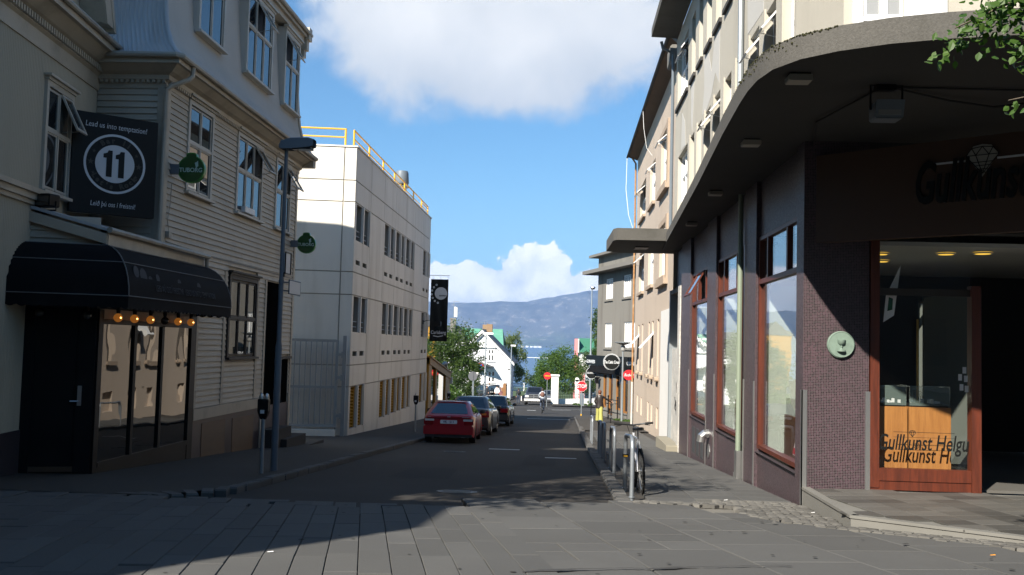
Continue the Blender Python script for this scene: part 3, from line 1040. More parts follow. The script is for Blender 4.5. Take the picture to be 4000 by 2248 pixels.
def bar_wing():
    w = MB(TW); w.box(-12, 0, -6, -.03, -1.2, 6.5); w.build('wing_core', 'iron_sheet', BAR)
    s = MB(); corrugated(s, [(0, .05), (0, 3.55)], lambda n, z: -9.0, lambda n, z: -.02, TW, .055, .011, 6)
    s.build('corrugated_sheet', 'iron_sheet', BAR, 70)
    s = MB(); corrugated(s, [(0, 3.8), (0, 6.05)], lambda n, z: -9.0, lambda n, z: -.02, TW, .055, .011, 6)
    s.build('corrugated_sheet', 'iron_sheet', BAR, 70)
    MB(TW).box(-9, -.02, -.02, .03, -.9, .05).build('wing_plinth', 'mosaic_dark', BAR)
    m_ = MB(TW); m_.box(-9, -2.1, 0, .05, 3.55, 3.62); m_.box(-9, -2.1, 0, .09, 3.62, 3.72); m_.box(-9, -2.1, 0, .14, 3.72, 3.80)
    m_.build('belt_cornice', 'trim', BAR)
    prof = [(0, 6.02), (.03, 6.02), (.03, 6.28), (.08, 6.32), (.08, 6.44), (.16, 6.48), (.34, 6.62), (.42, 6.62), (.42, 6.74), (0, 6.74)]
    c = MB(TW); c.grid([[(-9.0, n, z), (0.12, n, z)] for n, z in prof + [prof[0]]]); c.build('cornice', 'trim', BAR)
    dn = MB(TW); u = -6.0
    while u < -.1:
        dn.box(u, u + .05, .08, .14, 6.33, 6.43); u += .092
    tag(dn.build('dentil', 'trim', BAR), kind='stuff')
    MB(TW).tube([(-9, .46, 6.78), (.1, .46, 6.76)], .05, 8).build('gutter', 'gutter', BAR)
    window(TW, BAR, -2.32, -1.2, 3.84, 5.62, [(0, .58, [.5]), (.58, 1, [.5])], opens={(1, 1)}, tilt=26)
    # gabled dormer above the gutter: iron wall and overhanging barge boards
    s = MB(); corrugated(s, [(.0, 6.8), (.0, 8.6)], lambda n, z: -5.0, lambda n, z: -.95, TW, .06, .007, 5); s.build('dormer_wall', 'iron_sheet', BAR, 70)
    b = MB(TW); b.prism([(-.95, .45, 7.0), (-.55, .45, 7.0), (-1.6, .45, 9.2), (-2.0, .45, 9.2)], (0, -.09, 0)); b.prism([(-.62, .46, 6.95), (-.5, .46, 6.95), (-1.55, .46, 9.2), (-1.67, .46, 9.2)], (0, -1.0, 0))
    b.build('barge_board', 'trim', BAR)
    b = MB(TW); b.prism([(-.97, .43, 7.02), (-.6, .43, 7.02), (-1.65, .43, 9.2), (-2.02, .43, 9.2)], (0, -.42, 0)); b.build('barge_soffit', 'trim', BAR)
    window(TW, BAR, -3.3, -2.3, 7.2, 8.6, [(0, 1, [.5])], n=.01)


bar_wing()

# ---- lean-to with the black shopfront
LA, LB = Vector((-8.36, 14.75)), Vector((-7.4, 15.05))
LU = (LB - LA).normalized(); LL = (LB - LA).length
TL = frame(LA.x, LA.y, LU.x, LU.y, LU.y, -LU.x)


def leanto():
    k = MB()
    k.prism([(-8.6, 14.75, -1), (-8.36, 14.76, -1), (-7.43, 15.07, -1), (-7.43, 19.1, -1), (-8.6, 19.1, -1)], (0, 0, 4.0))
    k.build('shopfront_core', 'black_paint', BAR)
    siding(BAR, TL, -.05, LL, 2.7, 3.42, .116, [])
    r = MB()
    pts = [(-8.62, 14.60, 3.56), (-7.22, 14.96, 3.18), (-7.22, 17.22, 3.18), (-8.72, 17.24, 3.58)]
    r.prism(pts, (0, 0, .05)); r.build('leanto_roof', 'iron_roof', BAR)
    f = MB()
    f.prism([(-8.62, 14.58, 3.52), (-7.24, 14.93, 3.14), (-7.24, 14.93, 2.98), (-8.62, 14.58, 3.36)], (.01, .05, 0))
    f.box(-7.27, -7.22, 14.96, 17.2, 2.95, 3.16); f.box(-7.42, -7.24, 17.2, 19.12, 2.98, 3.17)
    f.build('fascia', 'trim', BAR)
    gt = MB(); gt.tube([(-7.18, 14.9, 3.2), (-7.16, 19.15, 3.16)], .05, 8); gt.tube([(-7.18, 19.1, 3.15), (-7.18, 19.14, 2.9), (-7.32, 19.2, 2.6)], .04, 8)
    gt.build('leanto_gutter', 'gutter', BAR)
    # door in the south side
    d = MB(TL).box(.14, .78, .0, .03, -.55, 1.92).build('door', 'black_paint', BAR)
    fr = MB(TL); fr.box(-.02, .14, 0, .06, -.62, 2.3); fr.box(.78, LL + .02, 0, .06, -.62, 2.3); fr.box(.14, .78, 0, .06, 1.92, 2.3)
    fr.build('door_frame', 'black_paint', BAR)
    MB(TL).box(.18, .74, .03, .036, -.30, 1.80).build('door_pane', 'black_paint', d)
    h = MB(TL); h.box(.80, .86, .06, .075, .43, .74); h.tube([(.83, .09, .50), (.70, .11, .50)], .012, 6); h.tube([(.83, .09, .66), (.83, .07, .66)], .022, 8)
    h.build('handle', 'steel', d)
    MB(TL).box(.02, .86, .03, .045, -.60, -.52).build('kick_plate', 'brown_board', d)
    MB(TL).box(-.1, 1.1, 0, .45, -.95, -.66).build('door_step', 'sidewalk', BAR)
    # east side: three tall panes in black frames
    w = MB(TE)
    w.box(15.05, 15.2, 0, .06, -1.0, 1.95); w.box(18.9, 19.16, 0, .06, -1.2, 1.95)
    for u in (16.40, 17.55): w.box(u - .05, u + .05, 0, .06, -.5, 1.74)
    w.box(15.2, 18.9, 0, .06, 1.72, 1.80); w.box(15.2, 18.9, 0, .07, -.56, -.48)
    wo = w.build('shop_window', 'black_paint', BAR)
    for a, b in ((15.2, 16.35), (16.45, 17.5), (17.6, 18.9)):
        MB(TE).box(a, b, .01, .024, -.48, 1.72).build('pane', 'glass_wavy', wo)
    MB(TE).box(15.2, 18.9, 0, .05, -1.4, -.56).build('stall_riser', 'black_paint', BAR)
    MB(TE).box(15.15, 18.95, .0, .05, 1.80, 1.96).build('lamp_board', 'trim', BAR)


leanto()


def awning():
    A = thing('awning', 'black rounded canvas awning with scalloped edge over the bar entrance', 'awning', (-7.4, 15.05, 2.0))
    N = 9
    prof = [(.06 + .70 * math.sin(R(90) * i / N), 2.15 + .82 * math.cos(R(90) * i / N)) for i in range(N + 1)]
    nx, ny = LU.y, -LU.x
    def hip(n):
        # where the offset south line meets the offset east line
        px, py = LA.x + nx * n, LA.y + ny * n
        t = (-7.4 + n - px) / LU.x
        return (-7.4 + n, py + LU.y * t)
    e = MB(); e.grid([[(*hip(n), z)] + [(-7.4 + n, hip(n)[1] + (19.1 - hip(n)[1]) * k / 6, z - .012 * math.sin(math.pi * k / 6 * 2) ** 2) for k in range(1, 7)] for n, z in prof])
    e.poly([(-7.4 + n, 19.1, z) for n, z in prof] + [(-7.4, 19.1, 2.15)])
    e.build('canopy_cloth', 'awning_cloth', A, 50)
    s = MB(); s.grid([[(LA.x + nx * n - LU.x * .32, LA.y + ny * n - LU.y * .32, z), (*hip(n), z)] for n, z in prof])
    s.build('canopy_cloth', 'awning_cloth', A, 50)
    # scalloped valance
    n = .76; hx, hy = hip(n)
    def val(a, b):
        a, b = Vector(a), Vector(b); L = (b - a).length; cnt = int(L / .03); top, bot = [], []
        for k in range(cnt + 1):
            p = a + (b - a) * k / cnt; ph = (k * .03 % .16) / .16
            zz = 2.15 - .17 - .035 * math.sin(math.pi * ph)
            top.append((p.x, p.y, 2.15)); bot.append((p.x, p.y, zz))
        v.grid([top, bot])
    v = MB(); val((hx, hy), (hx, 19.1)); val((LA.x + nx * n - LU.x * .32, LA.y + ny * n - LU.y * .32), (hx, hy)); val((hx, 19.1), (-7.35, 19.1))
    v.build('valance', 'awning_cloth', A)
    p = MB()
    p.tube([(*hip(n + .01), z + .005) for n, z in prof], .010, 5)
    for i in (1, 5, 9):
        n, z = prof[i]; n += .008
        q = hip(n)
        p.tube([(LA.x + nx * n - LU.x * .3, LA.y + ny * n - LU.y * .3, z), (*q, z), (q[0], 19.1, z)], .008, 5)
    p.tube([(-7.4 + n, 19.1, z) for n, z in prof], .010, 5)
    p.build('piping', 'piping', A)
    # faded lettering on the street side
    n1, z1 = prof[6]; n2, z2 = prof[9]
    def TT(u, k, w):
        f = .42 + w / .46
        return (-7.4 + n2 + (n1 - n2) * f + .036 + k, u, z2 + (z1 - z2) * f)
    lettering('LEIÐ ÞÚ OSS Í FREISTNI   LEAD US INTO TEMPTATION', 'awning_print', shifted(TT, 16.85, 0, 0), .17, A, sx=.66, thick=.002)
    b = MB()
    for u, z, r in ((14.9, 2.55, .10), (15.15, 2.5, .13), (15.4, 2.44, .08), (15.0, 2.38, .07), (15.7, 2.5, .07), (16.6, 2.47, .08), (17.5, 2.46, .09)):
        b.disc((-7.4 + n2 + (n1 - n2) * (z - z2) / (z1 - z2) + .010, u, z), r, (1, 0, .25), .006, 10)
    tag(b.build('faded_print', 'awning_print', A), kind='stuff')


awning()

# globe lamps under the awning
mat('globe_lit', (.85, .42, .12), .25, .05, 3, emit=(1.0, .33, .05), estr=.09)
mat('globe_core', (1, .8, .4), .3, 0, 1, emit=(1.0, .55, .15), estr=3)
mat('globe_off', (.05, .05, .05), .15, .1, 3, coat=.5)


def globes():
    spots = [(TE(15.45, .17, 1.83), 1, 'lit orange globe lamp at the left end of the row above the shop window'),
             (TE(16.06, .17, 1.83), 1, 'second lit globe lamp from the left above the shop window'),
             (TE(16.70, .17, 1.83), 1, 'third lit orange globe lamp above the shop window'),
             (TE(17.31, .17, 1.83), 0, 'unlit dark globe lamp in the gap between lit ones above the shop window'),
             (TE(17.92, .17, 1.83), 1, 'dimmer orange globe lamp second from the right end above the shop window'),
             (TE(18.55, .17, 1.83), 1, 'orange globe lamp at the right end of the row above the shop window'),
             (TL(.22, .2, 1.86), 0, 'unlit globe lamp above the left side of the bar door'),
             (TL(.9, .2, 1.84), 0, 'unlit globe lamp above the right side of the bar door')]
    for p, lit, lab in spots:
        t = thing('globe_lamp', lab, 'lamp', p, 0, 'globe lamps under the bar awning')
        b = MB().sphere((0, 0, 0), .072, 14, 10).build('globe', 'globe_lit' if lit else 'globe_off', t, 60, True)
        MB().lathe([(.03, .0), (.035, .06), (.03, .10)], (0, 0, .07), 'Z', 10).build('lamp_holder', 'black_paint', t, 50, True)
        if lit: MB().sphere((.062, -.036, .0), .013, 8, 6).build('filament', 'globe_core', t, 60, True)


globes()


def make_bar_sign():
    A, B = Vector((-8.44, 16.0)), Vector((-7.37, 16.95))
    zb, zt = 3.64, 5.38
    U = (B - A).normalized(); L = (B - A).length
    t = thing('bar_sign', 'big black square bar sign with a white number 11 in a ring', 'sign', (A.x, A.y, zb))
    T = frame(A.x, A.y, U.x, U.y, U.y, -U.x)
    MB(T).cbox(0, L, -.12, 0, zb, zt, .012).build('board', 'sign_black', t)
    MB(T).box(-.01, L + .01, -.13, -.115, zb - .01, zt + .01).build('backing', 'gutter', t)
    br = MB(T); br.box(.2, .26, -.5, -.12, zb + .3, zb + .35); br.box(L - .3, L - .24, -.35, -.12, zt - .3, zt - .25); br.build('bracket', 'black_paint', t)
    cu, cz = L * .5, (zb + zt) / 2 + .02
    Rr = L * .355
    C = shifted(T, cu, 0, cz)
    def ring(r0, r1, n, mt, name):
        mb = MB(C); k = 48
        a = [(r0 * math.cos(2 * math.pi * i / k), n, r0 * math.sin(2 * math.pi * i / k)) for i in range(k)]
        b = [(r1 * math.cos(2 * math.pi * i / k), n, r1 * math.sin(2 * math.pi * i / k)) for i in range(k)]
        mb.grid([a, b], wrap=True); return mb.build(name, mt, t)
    ring(Rr * .95, Rr * 1.03, .004, 'sign_white', 'ring')
    mb = MB(C); k = 48
    mb.poly([(Rr * .655 * math.cos(2 * math.pi * i / k), .004, Rr * .655 * math.sin(2 * math.pi * i / k)) for i in range(k)])
    mb.build('disc', 'sign_white', t)
    for dx in (-.105, .105):
        q = Rr / .52; o = [(-.045, -.24), (.055, -.24), (.055, .235), (-.015, .235), (-.035, .19), (-.10, .165), (-.10, .095), (-.045, .095)]
        nb = MB(shifted(C, dx * q, .008, 0)); nb.add([(x * q, 0, z * q) for x, z in o], [tuple(range(8))]); nb.build('number', 'sign_black', t)
    lettering('Lead us into temptation!', 'sign_white', shifted(T, L * .5, .006, zt - .20), .135, t, sx=.78, thick=.001, shear=.1)
    lettering('Leið þú oss í freistni!', 'sign_white', shifted(T, L * .5, .006, zb + .17), .125, t, sx=.72, thick=.001, shear=.1)
    def arc(txt, r, mid, span, flip):
        n = len(txt)
        for i, ch in enumerate(txt):
            if ch == ' ': continue
            f = (i / (n - 1) - .5) * span
            a = mid - f if not flip else mid + f
            rot = a - R(90) if not flip else a + R(90)
            lettering(ch, 'sign_dim', shifted(C, r * math.cos(a), .006, r * math.sin(a), rot), .125, t, bold=.006, name='ring_letter', thick=.001)
    arc('Bar 11', Rr * .80, R(90), R(66), False)
    arc("Let's Rock", Rr * .80, R(270), R(110), True)
    for a, s in ((180, 1.2), (152, .75), (208, .75), (0, 1.2), (28, .75), (-28, .75)):
        r = Rr * .80; cx, cz_ = r * math.cos(R(a)), r * math.sin(R(a))
        pts = []
        for i in range(10):
            q = (.05 if i % 2 == 0 else .02) * s; an = R(90 + 36 * i); pts.append((cx + q * math.cos(an), .006, cz_ + q * math.sin(an)))
        m_ = MB(C)
        m_.add([(cx, .006, cz_)] + pts, [(0, 1 + i, 1 + (i + 1) % 10) for i in range(10)]); m_.build('star', 'sign_dim', t)


make_bar_sign()


def floodlight(loc):
    t = thing('floodlight', 'small black floodlight on the bar wall below the wing window', 'floodlight', loc, R(-12))
    MB().cbox(-.14, .14, -.16, .06, -.09, .11, .02).build('housing', 'black_paint', t, 0, True)
    MB().box(-.12, .12, -.168, -.16, -.07, .09).build('lens', 'glass_dark', t, 0, True)
    MB().tube([(-.15, -.03, 0), (-.15, -.03, -.14), (.15, -.03, -.14), (.15, -.03, 0)], .014, 6).build('bracket', 'black_paint', t, 0, True)


floodlight((-8.15, 14.85, 3.62))


def tuborg(loc, lab):
    t = thing('round_beer_sign', lab, 'sign', loc, 0, 'green round beer signs on the bar')
    # local: x towards the street, faces look along -y and +y
    out = []
    for i in range(40):
        a = R(90) + 2 * math.pi * i / 40
        out.append((.255 * math.cos(a), .255 * math.sin(a)))
    def outline(k):
        pts = []
        for i in range(48):
            a = R(68) - (R(316)) * i / 47
            pts.append((.255 * k * math.cos(a), .255 * k * math.sin(a)))
        pts += [(-.095 * k, .275 * k), (-.08 * k, .30 * k), (-.03, .31 * k), (.03, .31 * k), (.08 * k, .30 * k), (.095 * k, .275 * k)]
        return pts
    b = MB(); b.prism([(x, -.05, z) for x, z in outline(1)], (0, .10, 0)); b.build('sign_box', 'green_rim', t, 40, True)
    for s in (-1, 1):
        f = MB(); f.poly([(x, s * .054, z) for x, z in outline(.93)]); f.build('face', 'green_sign', t, 0, True)
    me = text_mesh('TUBORG', .115, bold=.002, thick=.002, sx=.95)
    me.materials.clear(); me.materials.append(MATS['green_letter'])
    for v in me.vertices: v.co = Vector((v.co.x, -.057 - v.co.z, v.co.y - .02))
    link('lettering', me, t, True)
    k = MB(); k.poly([(.10, -.058, .02), (.14, -.058, .06), (.13, -.058, .16), (.10, -.058, .13), (.07, -.058, .12), (.09, -.058, .05)]); k.build('crown_mark', 'green_letter', t, 0, True)
    a = MB(); a.cbox(-.48, -.22, -.055, .055, -.09, .09, .01); a.box(-.50, -.47, -.08, .08, -.13, .13)
    a.build('bracket', 'lamp_grey', t, 0, True)


tuborg((-6.98, 17.62, 4.66), 'green round beer sign beside the drainpipe, next to the big 11 sign')
tuborg((-6.95, 25.7, 4.12), 'green round beer sign at the far corner of the bar, past the street lamp')


def lamp_post():
    t = thing('street_lamp', 'blue-grey street lamp post beside the parking meter in front of the bar', 'street lamp', (-4.97, 16.82, g(16.82)))
    p = MB(); p.lathe([(.06, 0), (.06, 2.15), (.044, 2.25), (.038, 4.2), (.032, 5.72)], (0, 0, 0), 'Z', 14); p.build('post', 'lamp_grey', t, 40, True)
    h = MB()
    h.grid([[(x, -.13 * k, z0), (x, -.13 * k, z1 - .02), (x, -.09 * k, z1), (x, .09 * k, z1), (x, .13 * k, z1 - .02), (x, .13 * k, z0)] for x, k, z0, z1 in
            ((-.12, .6, 5.66, 5.74), (-.08, .9, 5.64, 5.79), (.10, 1, 5.64, 5.84), (.40, 1, 5.67, 5.85), (.50, .85, 5.70, 5.82))])
    h.poly([(-.12, -.08, 5.66), (.5, -.11, 5.70), (.5, .11, 5.70), (-.12, .08, 5.66)])
    h.build('lamp_head', 'lamp_grey', t, 40, True)
    MB().box(.12, .46, -.09, .09, 5.635, 5.675).build('lens', 'glass_dark', t, 0, True)
    s = MB(); s.box(.03, .06, -.0, .30, 3.46, 3.80); s.build('notice_plate', 'sign_white', t, 0, True)
    s = MB(); s.tube([(.062, -.01, 3.44), (.062, .32, 3.44), (.062, .32, 3.82), (.062, -.01, 3.82)], .012, 5, closed=True); s.box(-.02, .05, -.02, .03, 3.38, 3.46); s.build('plate_frame', 'black_paint', t, 0, True)
    s = MB(); s.box(.12, .14, .04, .74, 3.10, 3.32); s.build('street_name_plate', 'sign_white', t, 0, True)
    s = MB(); s.tube([(.13, .03, 3.09), (.13, .75, 3.09), (.13, .75, 3.33), (.13, .03, 3.33)], .012, 5, closed=True)
    s.tube([(0, 0, 3.29), (.13, .2, 3.29)], .015, 6); s.tube([(0, 0, 3.14), (.13, .2, 3.14)], .015, 6); s.lathe([(.05, 0), (.05, .05)], (0, 0, 3.27), 'Z', 12)
    s.build('plate_clamp', 'lamp_grey', t, 0, True)


lamp_post()


def meter(x, y, lab, heads=2, h=1.34):
    t = thing('parking_meter', lab, 'parking meter', (x, y, g(y)), 0, 'parking meters along the left kerb')
    MB().cyl((0, 0, 0), (0, 0, h - .42), .035, .032, 10).build('post', 'pole_grey', t, 40, True)
    b = MB()
    b.grid([[(-.09 * k, -.06 * k, z), (.09 * k, -.06 * k, z), (.09 * k, .06 * k, z), (-.09 * k, .06 * k, z)] for k, z in ((.45, h - .44), (.75, h - .38), (1, h - .30), (1, h - .12), (.95, h - .10))], wrap=True)
    b.poly([(-.085, -.057, h - .1), (.085, -.057, h - .1), (.085, .057, h - .1), (-.085, .057, h - .1)])
    b.build('housing', 'black_paint', t, 0, True)
    for dx in ((-.045, .045) if heads == 2 else (0,)):
        MB().lathe([(.042, 0), (.042, .04), (.03, .08), (.001, .10)], (dx, 0, h - .1), 'Z', 10).build('meter_head', 'steel', t, 50, True)
    MB().box(-.04, .03, -.064, -.06, h - .34, h - .28).build('sticker', 'sign_white', t, 0, True)


meter(-5.0, 16.2, 'double-headed parking meter beside the blue-grey lamp post')
meter(-5.46, 36.4, 'parking meter standing behind the red hatchback by the concrete wall', 1, 1.45)
meter(-6.1, 52.5, 'parking meter in front of the ochre glazed annex', 2, 1.42)


# ------------------------------------------------------------------ concrete car park
TP = frame(-7.12, 0, 0, 1, 1, 0)
PSA = R(8)
TQ = frame(-7.12, 32.3, -math.cos(PSA), -math.sin(PSA), math.sin(PSA), -math.cos(PSA))   # south face, u leftwards from the corner
PARK = thing('car_park', 'pale concrete car park with slot windows and grooved panels', 'building', (-7.12, 32.3, g(32.3)))
BAYS = [32.32 + 2.64 * i for i in range(8)]
PROWS = [(-2.6, .02), (.02, .74), (.74, 3.11), (3.11, 3.88), (3.88, 6.25), (6.25, 6.98), (6.98, 8.12)]


mat('louvre_yellow', (.46, .26, .025), .5, .1, 2)


def car_park():
    ops_all = []
    slots = []
    for b in range(7):
        if b in (1, 5): continue
        for k in (0, 1):
            a = BAYS[b] + .25 + k * 1.14; e = a + .92
            gy = g(a)
            for z0, z1, kind in ((max(-1.42, gy + .2), 0.0, 'low'), (1.86, 3.07, 'up'), (4.98, 6.21, 'up'), (1.04, 1.21, 'vent'), (4.16, 4.32, 'vent')):
                if kind == 'vent': ops_all.append((a + .12, e - .10, z0, z1, kind))
                else: ops_all.append((a, e, z0, z1, kind))
    o4 = [o[:4] for o in ops_all]
    c = wall_open(MB(TP), 32.32, 50.8, -3, 8.10, o4, n=-.035, depth=.42)
    c.build('wall', 'concrete_groove', PARK)
    for b in range(7):
        for r_, (z0, z1) in enumerate(PROWS):
            u0, u1 = BAYS[b] + .015, BAYS[b + 1] - .015
            zz0, zz1 = z0 + .02, z1 - .02
            ops = []
            for o in o4:
                if o[0] > u0 - .1 and o[1] < u1 + .1 and o[2] > z0 - .3 and o[3] < z1 + .05:
                    ops.append((o[0], o[1], o[2], min(o[3], zz1)))
            p = wall_open(MB(TP), u0, u1, zz0, zz1, ops, n=0, depth=.04)
            for (a, d, e, f) in ((u0, u0, zz0, zz1), (u1, u1, zz0, zz1)):
                p.quad((a, 0, e), (a, -.04, e), (a, -.04, f), (a, 0, f))
            p.quad((u0, 0, zz1), (u1, 0, zz1), (u1, -.04, zz1), (u0, -.04, zz1)); p.quad((u0, 0, zz0), (u1, 0, zz0), (u1, -.04, zz0), (u0, -.04, zz0))
            p.build('panel', 'concrete', PARK)
    for a, e, z0, z1, kind in ops_all:
        if kind == 'vent': continue
        # deep louvre behind each slot and a rail low in the upper ones
        if kind == 'low':
            lv = MB(TP); z = z0 + .05; lv.box(a, a + .05, -.17, -.08, z0, z1); lv.box(e - .07, e, -.17, -.06, z0, z1)
            while z < z1:
                lv.prism([(a, -.18, z + .04), (a, -.07, z), (a, -.07, z + .015), (a, -.18, z + .055)], (e - a, 0, 0)); z += .11
            lv.build('louvre', 'louvre_yellow', PARK)
        else:
            r_ = MB(TP)
            for q in (.18, .36): r_.tube([(a, -.09, z0 + q), (e, -.09, z0 + q)], .022, 6)
            r_.build('slot_rail', 'galvanised', PARK)
        f = MB(TP); f.cbox(e + .02, e + .18, -.02, .05, z0 - .02, z1 + .02, .015); f.build('fin', 'concrete', PARK)
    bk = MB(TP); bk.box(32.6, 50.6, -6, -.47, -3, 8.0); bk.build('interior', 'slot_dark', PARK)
    # south face
    ZR = [(-3, .02), (.02, .74), (.74, 3.11), (3.11, 3.88), (3.88, 6.25), (6.25, 6.98), (6.98, 8.12)]
    for u0, u1 in ((0.0, .40), (.42, 5.2), (5.22, 10.0)):
        for z0, z1 in ZR:
            q = MB(TQ); q.box(u0 + .01, u1 - .01, -.05, 0, z0 + .018, z1 - .018); q.build('panel', 'concrete', PARK)
    w = MB(TQ); w.box(0.05, 10, -.5, -.03, -3, 8.1); w.build('south_wall', 'concrete_groove', PARK)
    cp = MB(); cp.prism([(-7.08, 32.27, 8.11), (-7.08, 50.85, 8.11), (-17, 50.85, 8.11), (-17, 30.9, 8.11)], (0, 0, .05)); cp.build('roof_deck', 'concrete', PARK)
    nw = MB(); nw.box(-17, -7.14, 50.45, 50.78, -3.5, 8.08); nw.build('north_wall', 'concrete', PARK)
    # yellow railing
    rl = MB(); x = -7.34
    for z in (8.48, 8.78): rl.tube([(x, 32.75, z), (x, 51.0, z)], .032 if z > 8.6 else .026, 8)
    rl.tube([(x, 51.0, 8.78), (x, 51.0, 8.12)], .032, 8); rl.tube([(x, 48.9, 8.66), (x, 51.0, 8.66)], .026, 6)
    for y in (32.75, 35.4, 38.2, 40.8, 43.4, 46.0, 48.7): rl.tube([(x, y, 8.8), (x, y, 8.12)], .034, 8)
    rl.build('railing', 'yellow_metal', PARK, 40)
    r2 = MB(TQ)
    for z in (8.48, 8.76): r2.tube([(.42, -.22, z), (9.5, -.22, z)], .03 if z > 8.6 else .026, 8)
    for u in (.42, 4.9, 9.3): r2.tube([(u, -.22, 8.78), (u, -.22, 8.12)], .034, 8)
    r2.build('railing', 'yellow_metal', PARK, 40)


car_park()


def roof_vent():
    t = thing('roof_ventilator', 'grey metal ventilator cowl on the car park roof', 'ventilator', (-7.75, 45, 8.16))
    MB().lathe([(.24, 0), (.24, .62)], (0, 0, 0), 'Z', 16).build('stack', 'white_paint', t, 40, True)
    MB().lathe([(.25, .62), (.40, .66), (.40, .69), (.25, .72)], (0, 0, 0), 'Z', 16).build('skirt', 'lamp_grey', t, 40, True)
    MB().lathe([(.30, .80), (.34, .86), (.31, 1.32), (.27, 1.42), (.001, 1.44)], (0, 0, 0), 'Z', 18).build('cowl', 'lamp_grey', t, 40, True)
    s = MB()
    for k in range(4):
        a = k * math.pi / 2; s.box(.24 * math.cos(a) - .02, .24 * math.cos(a) + .02, .24 * math.sin(a) - .02, .24 * math.sin(a) + .02, .68, .84)
    s.build('strut', 'yellow_metal', t, 0, True)


roof_vent()


mat('gate_grey', (.30, .32, .335), .5, .15, 3, metal=.3)


def gate():
    T = frame(-7.40, 31.85, -math.cos(PSA), -math.sin(PSA), math.sin(PSA), -math.cos(PSA))
    t = thing('metal_gate', 'galvanised steel bar gate in the yard between the bar and the car park', 'gate', (-7.4, 31.85, g(31.8)))
    f = MB(T); f.box(0, .09, -.04, .04, -1.28, 1.58); f.box(4.0, 4.09, -.04, .04, -1.28, 1.58)
    for z in (1.50, .02, -.02, -1.28): f.box(.09, 4.0, -.035, .035, z, z + (.09 if z in (1.50, -1.28) else .04))
    f.build('gate_frame', 'gate_grey', t)
    for k in range(22):
        u = .17 + k * .176
        MB(T).box(u, u + .034, -.025, .025, -1.19, 1.50).build('bar', 'gate_grey', t)
    p = MB(T); p.box(-.26, -.14, -.08, .08, -1.7, 1.72); p.build('gate_post', 'galvanised', t)
    for z in (1.05, .3, -.95):
        h = MB(T); h.box(-.16, .02, .03, .09, z, z + .09); h.box(-.2, -.1, .06, .14, z - .06, z + .14)
        h.build('hinge', 'galvanised', t)
    b = MB(T); b.box(0, 4, .06, .3, -2.0, -1.36); b.build('gate_sill', 'concrete', t)


gate()


def banner():
    t = thing('banner', 'long black vertical banner with a white disc hanging at the car park corner', 'banner', (-7.1, 51.0, 5.1))
    T = frame(0, 51.0, 1, 0, 0, -1)
    rows = []
    for i in range(25):
        z = 1.66 + (4.93 - 1.66) * i / 24
        rows.append([T(-7.05 + .93 * k / 12, .02 * math.sin(k * 1.1 + i * .25), z) for k in range(13)])
    b = MB(); b.grid(rows); b.build('cloth', 'sign_black', t, 60)
    p = MB(T); p.tube([(-7.15, 0, 5.13), (-6.05, 0, 5.13)], .016, 6); p.tube([(-7.1, 0, 1.5), (-6.1, 0, 1.5)], .010, 6)
    for u in (-6.95, -6.55, -6.15): p.tube([(u, 0, 5.13), (u, 0, 4.9)], .008, 5)
    p.build('banner_rail', 'steel', t)
    C = shifted(T, -6.50, .03, 4.18)
    mb = MB(C); mb.poly([(.33 * math.cos(2 * math.pi * i / 32), 0, .33 * math.sin(2 * math.pi * i / 32)) for i in range(32) if .33 * math.cos(2 * math.pi * i / 32) < .345]); mb.build('disc', 'sign_white', t)
    lettering('BARINN', 'sign_black', shifted(T, -6.40, .04, 4.06), .10, t, bold=.003, thick=.001)
    for i, ch in enumerate('NUXNEIN'):
        a = R(120 + 22 * i); x, z = .49 * math.cos(a), .52 * math.sin(a)
        m_ = MB(C); m_.poly([(x + .055 * math.cos(2 * math.pi * k / 14), 0.004, z + .055 * math.sin(2 * math.pi * k / 14)) for k in range(14)]); m_.build('dot', 'sign_white', t)
        lettering(ch, 'sign_black', shifted(C, x, .008, z), .08, t, name='dot_letter', thick=.001)
    lettering('Carlsberg', 'sign_white', shifted(T, -6.58, .03, 2.12), .25, t, bold=.004, sx=.82, thick=.001)
    s = MB(T); s.add([(-6.85, .03, 1.97), (-6.6, .03, 1.93), (-6.35, .03, 1.97), (-6.3, .03, 2.0), (-6.35, .03, 1.93), (-6.6, .03, 1.88), (-6.85, .03, 1.92)], [(0, 1, 5, 6), (1, 2, 4, 5), (2, 3, 4)]); s.build('underline', 'sign_white', t)
    a = thing('banner_lamp', 'black spotlight on an arm aimed at the hanging banner', 'spotlight', (-7.1, 48.9, 2.7))
    MB().tube([(-7.1, 48.9, 2.62), (-6.9, 48.9, 2.70), (-6.6, 48.95, 2.68)], .018, 6).build('arm', 'black_paint', a)
    MB().cbox(-6.72, -6.2, 48.85, 49.1, 2.42, 2.66, .03).build('lamp_head', 'black_paint', a)
    MB().box(-7.12, -7.08, 48.84, 48.96, 2.5, 2.72).build('wall_plate', 'black_paint', a)


banner()

mat('ochre', (.36, .18, .015), .5, .1, 2)


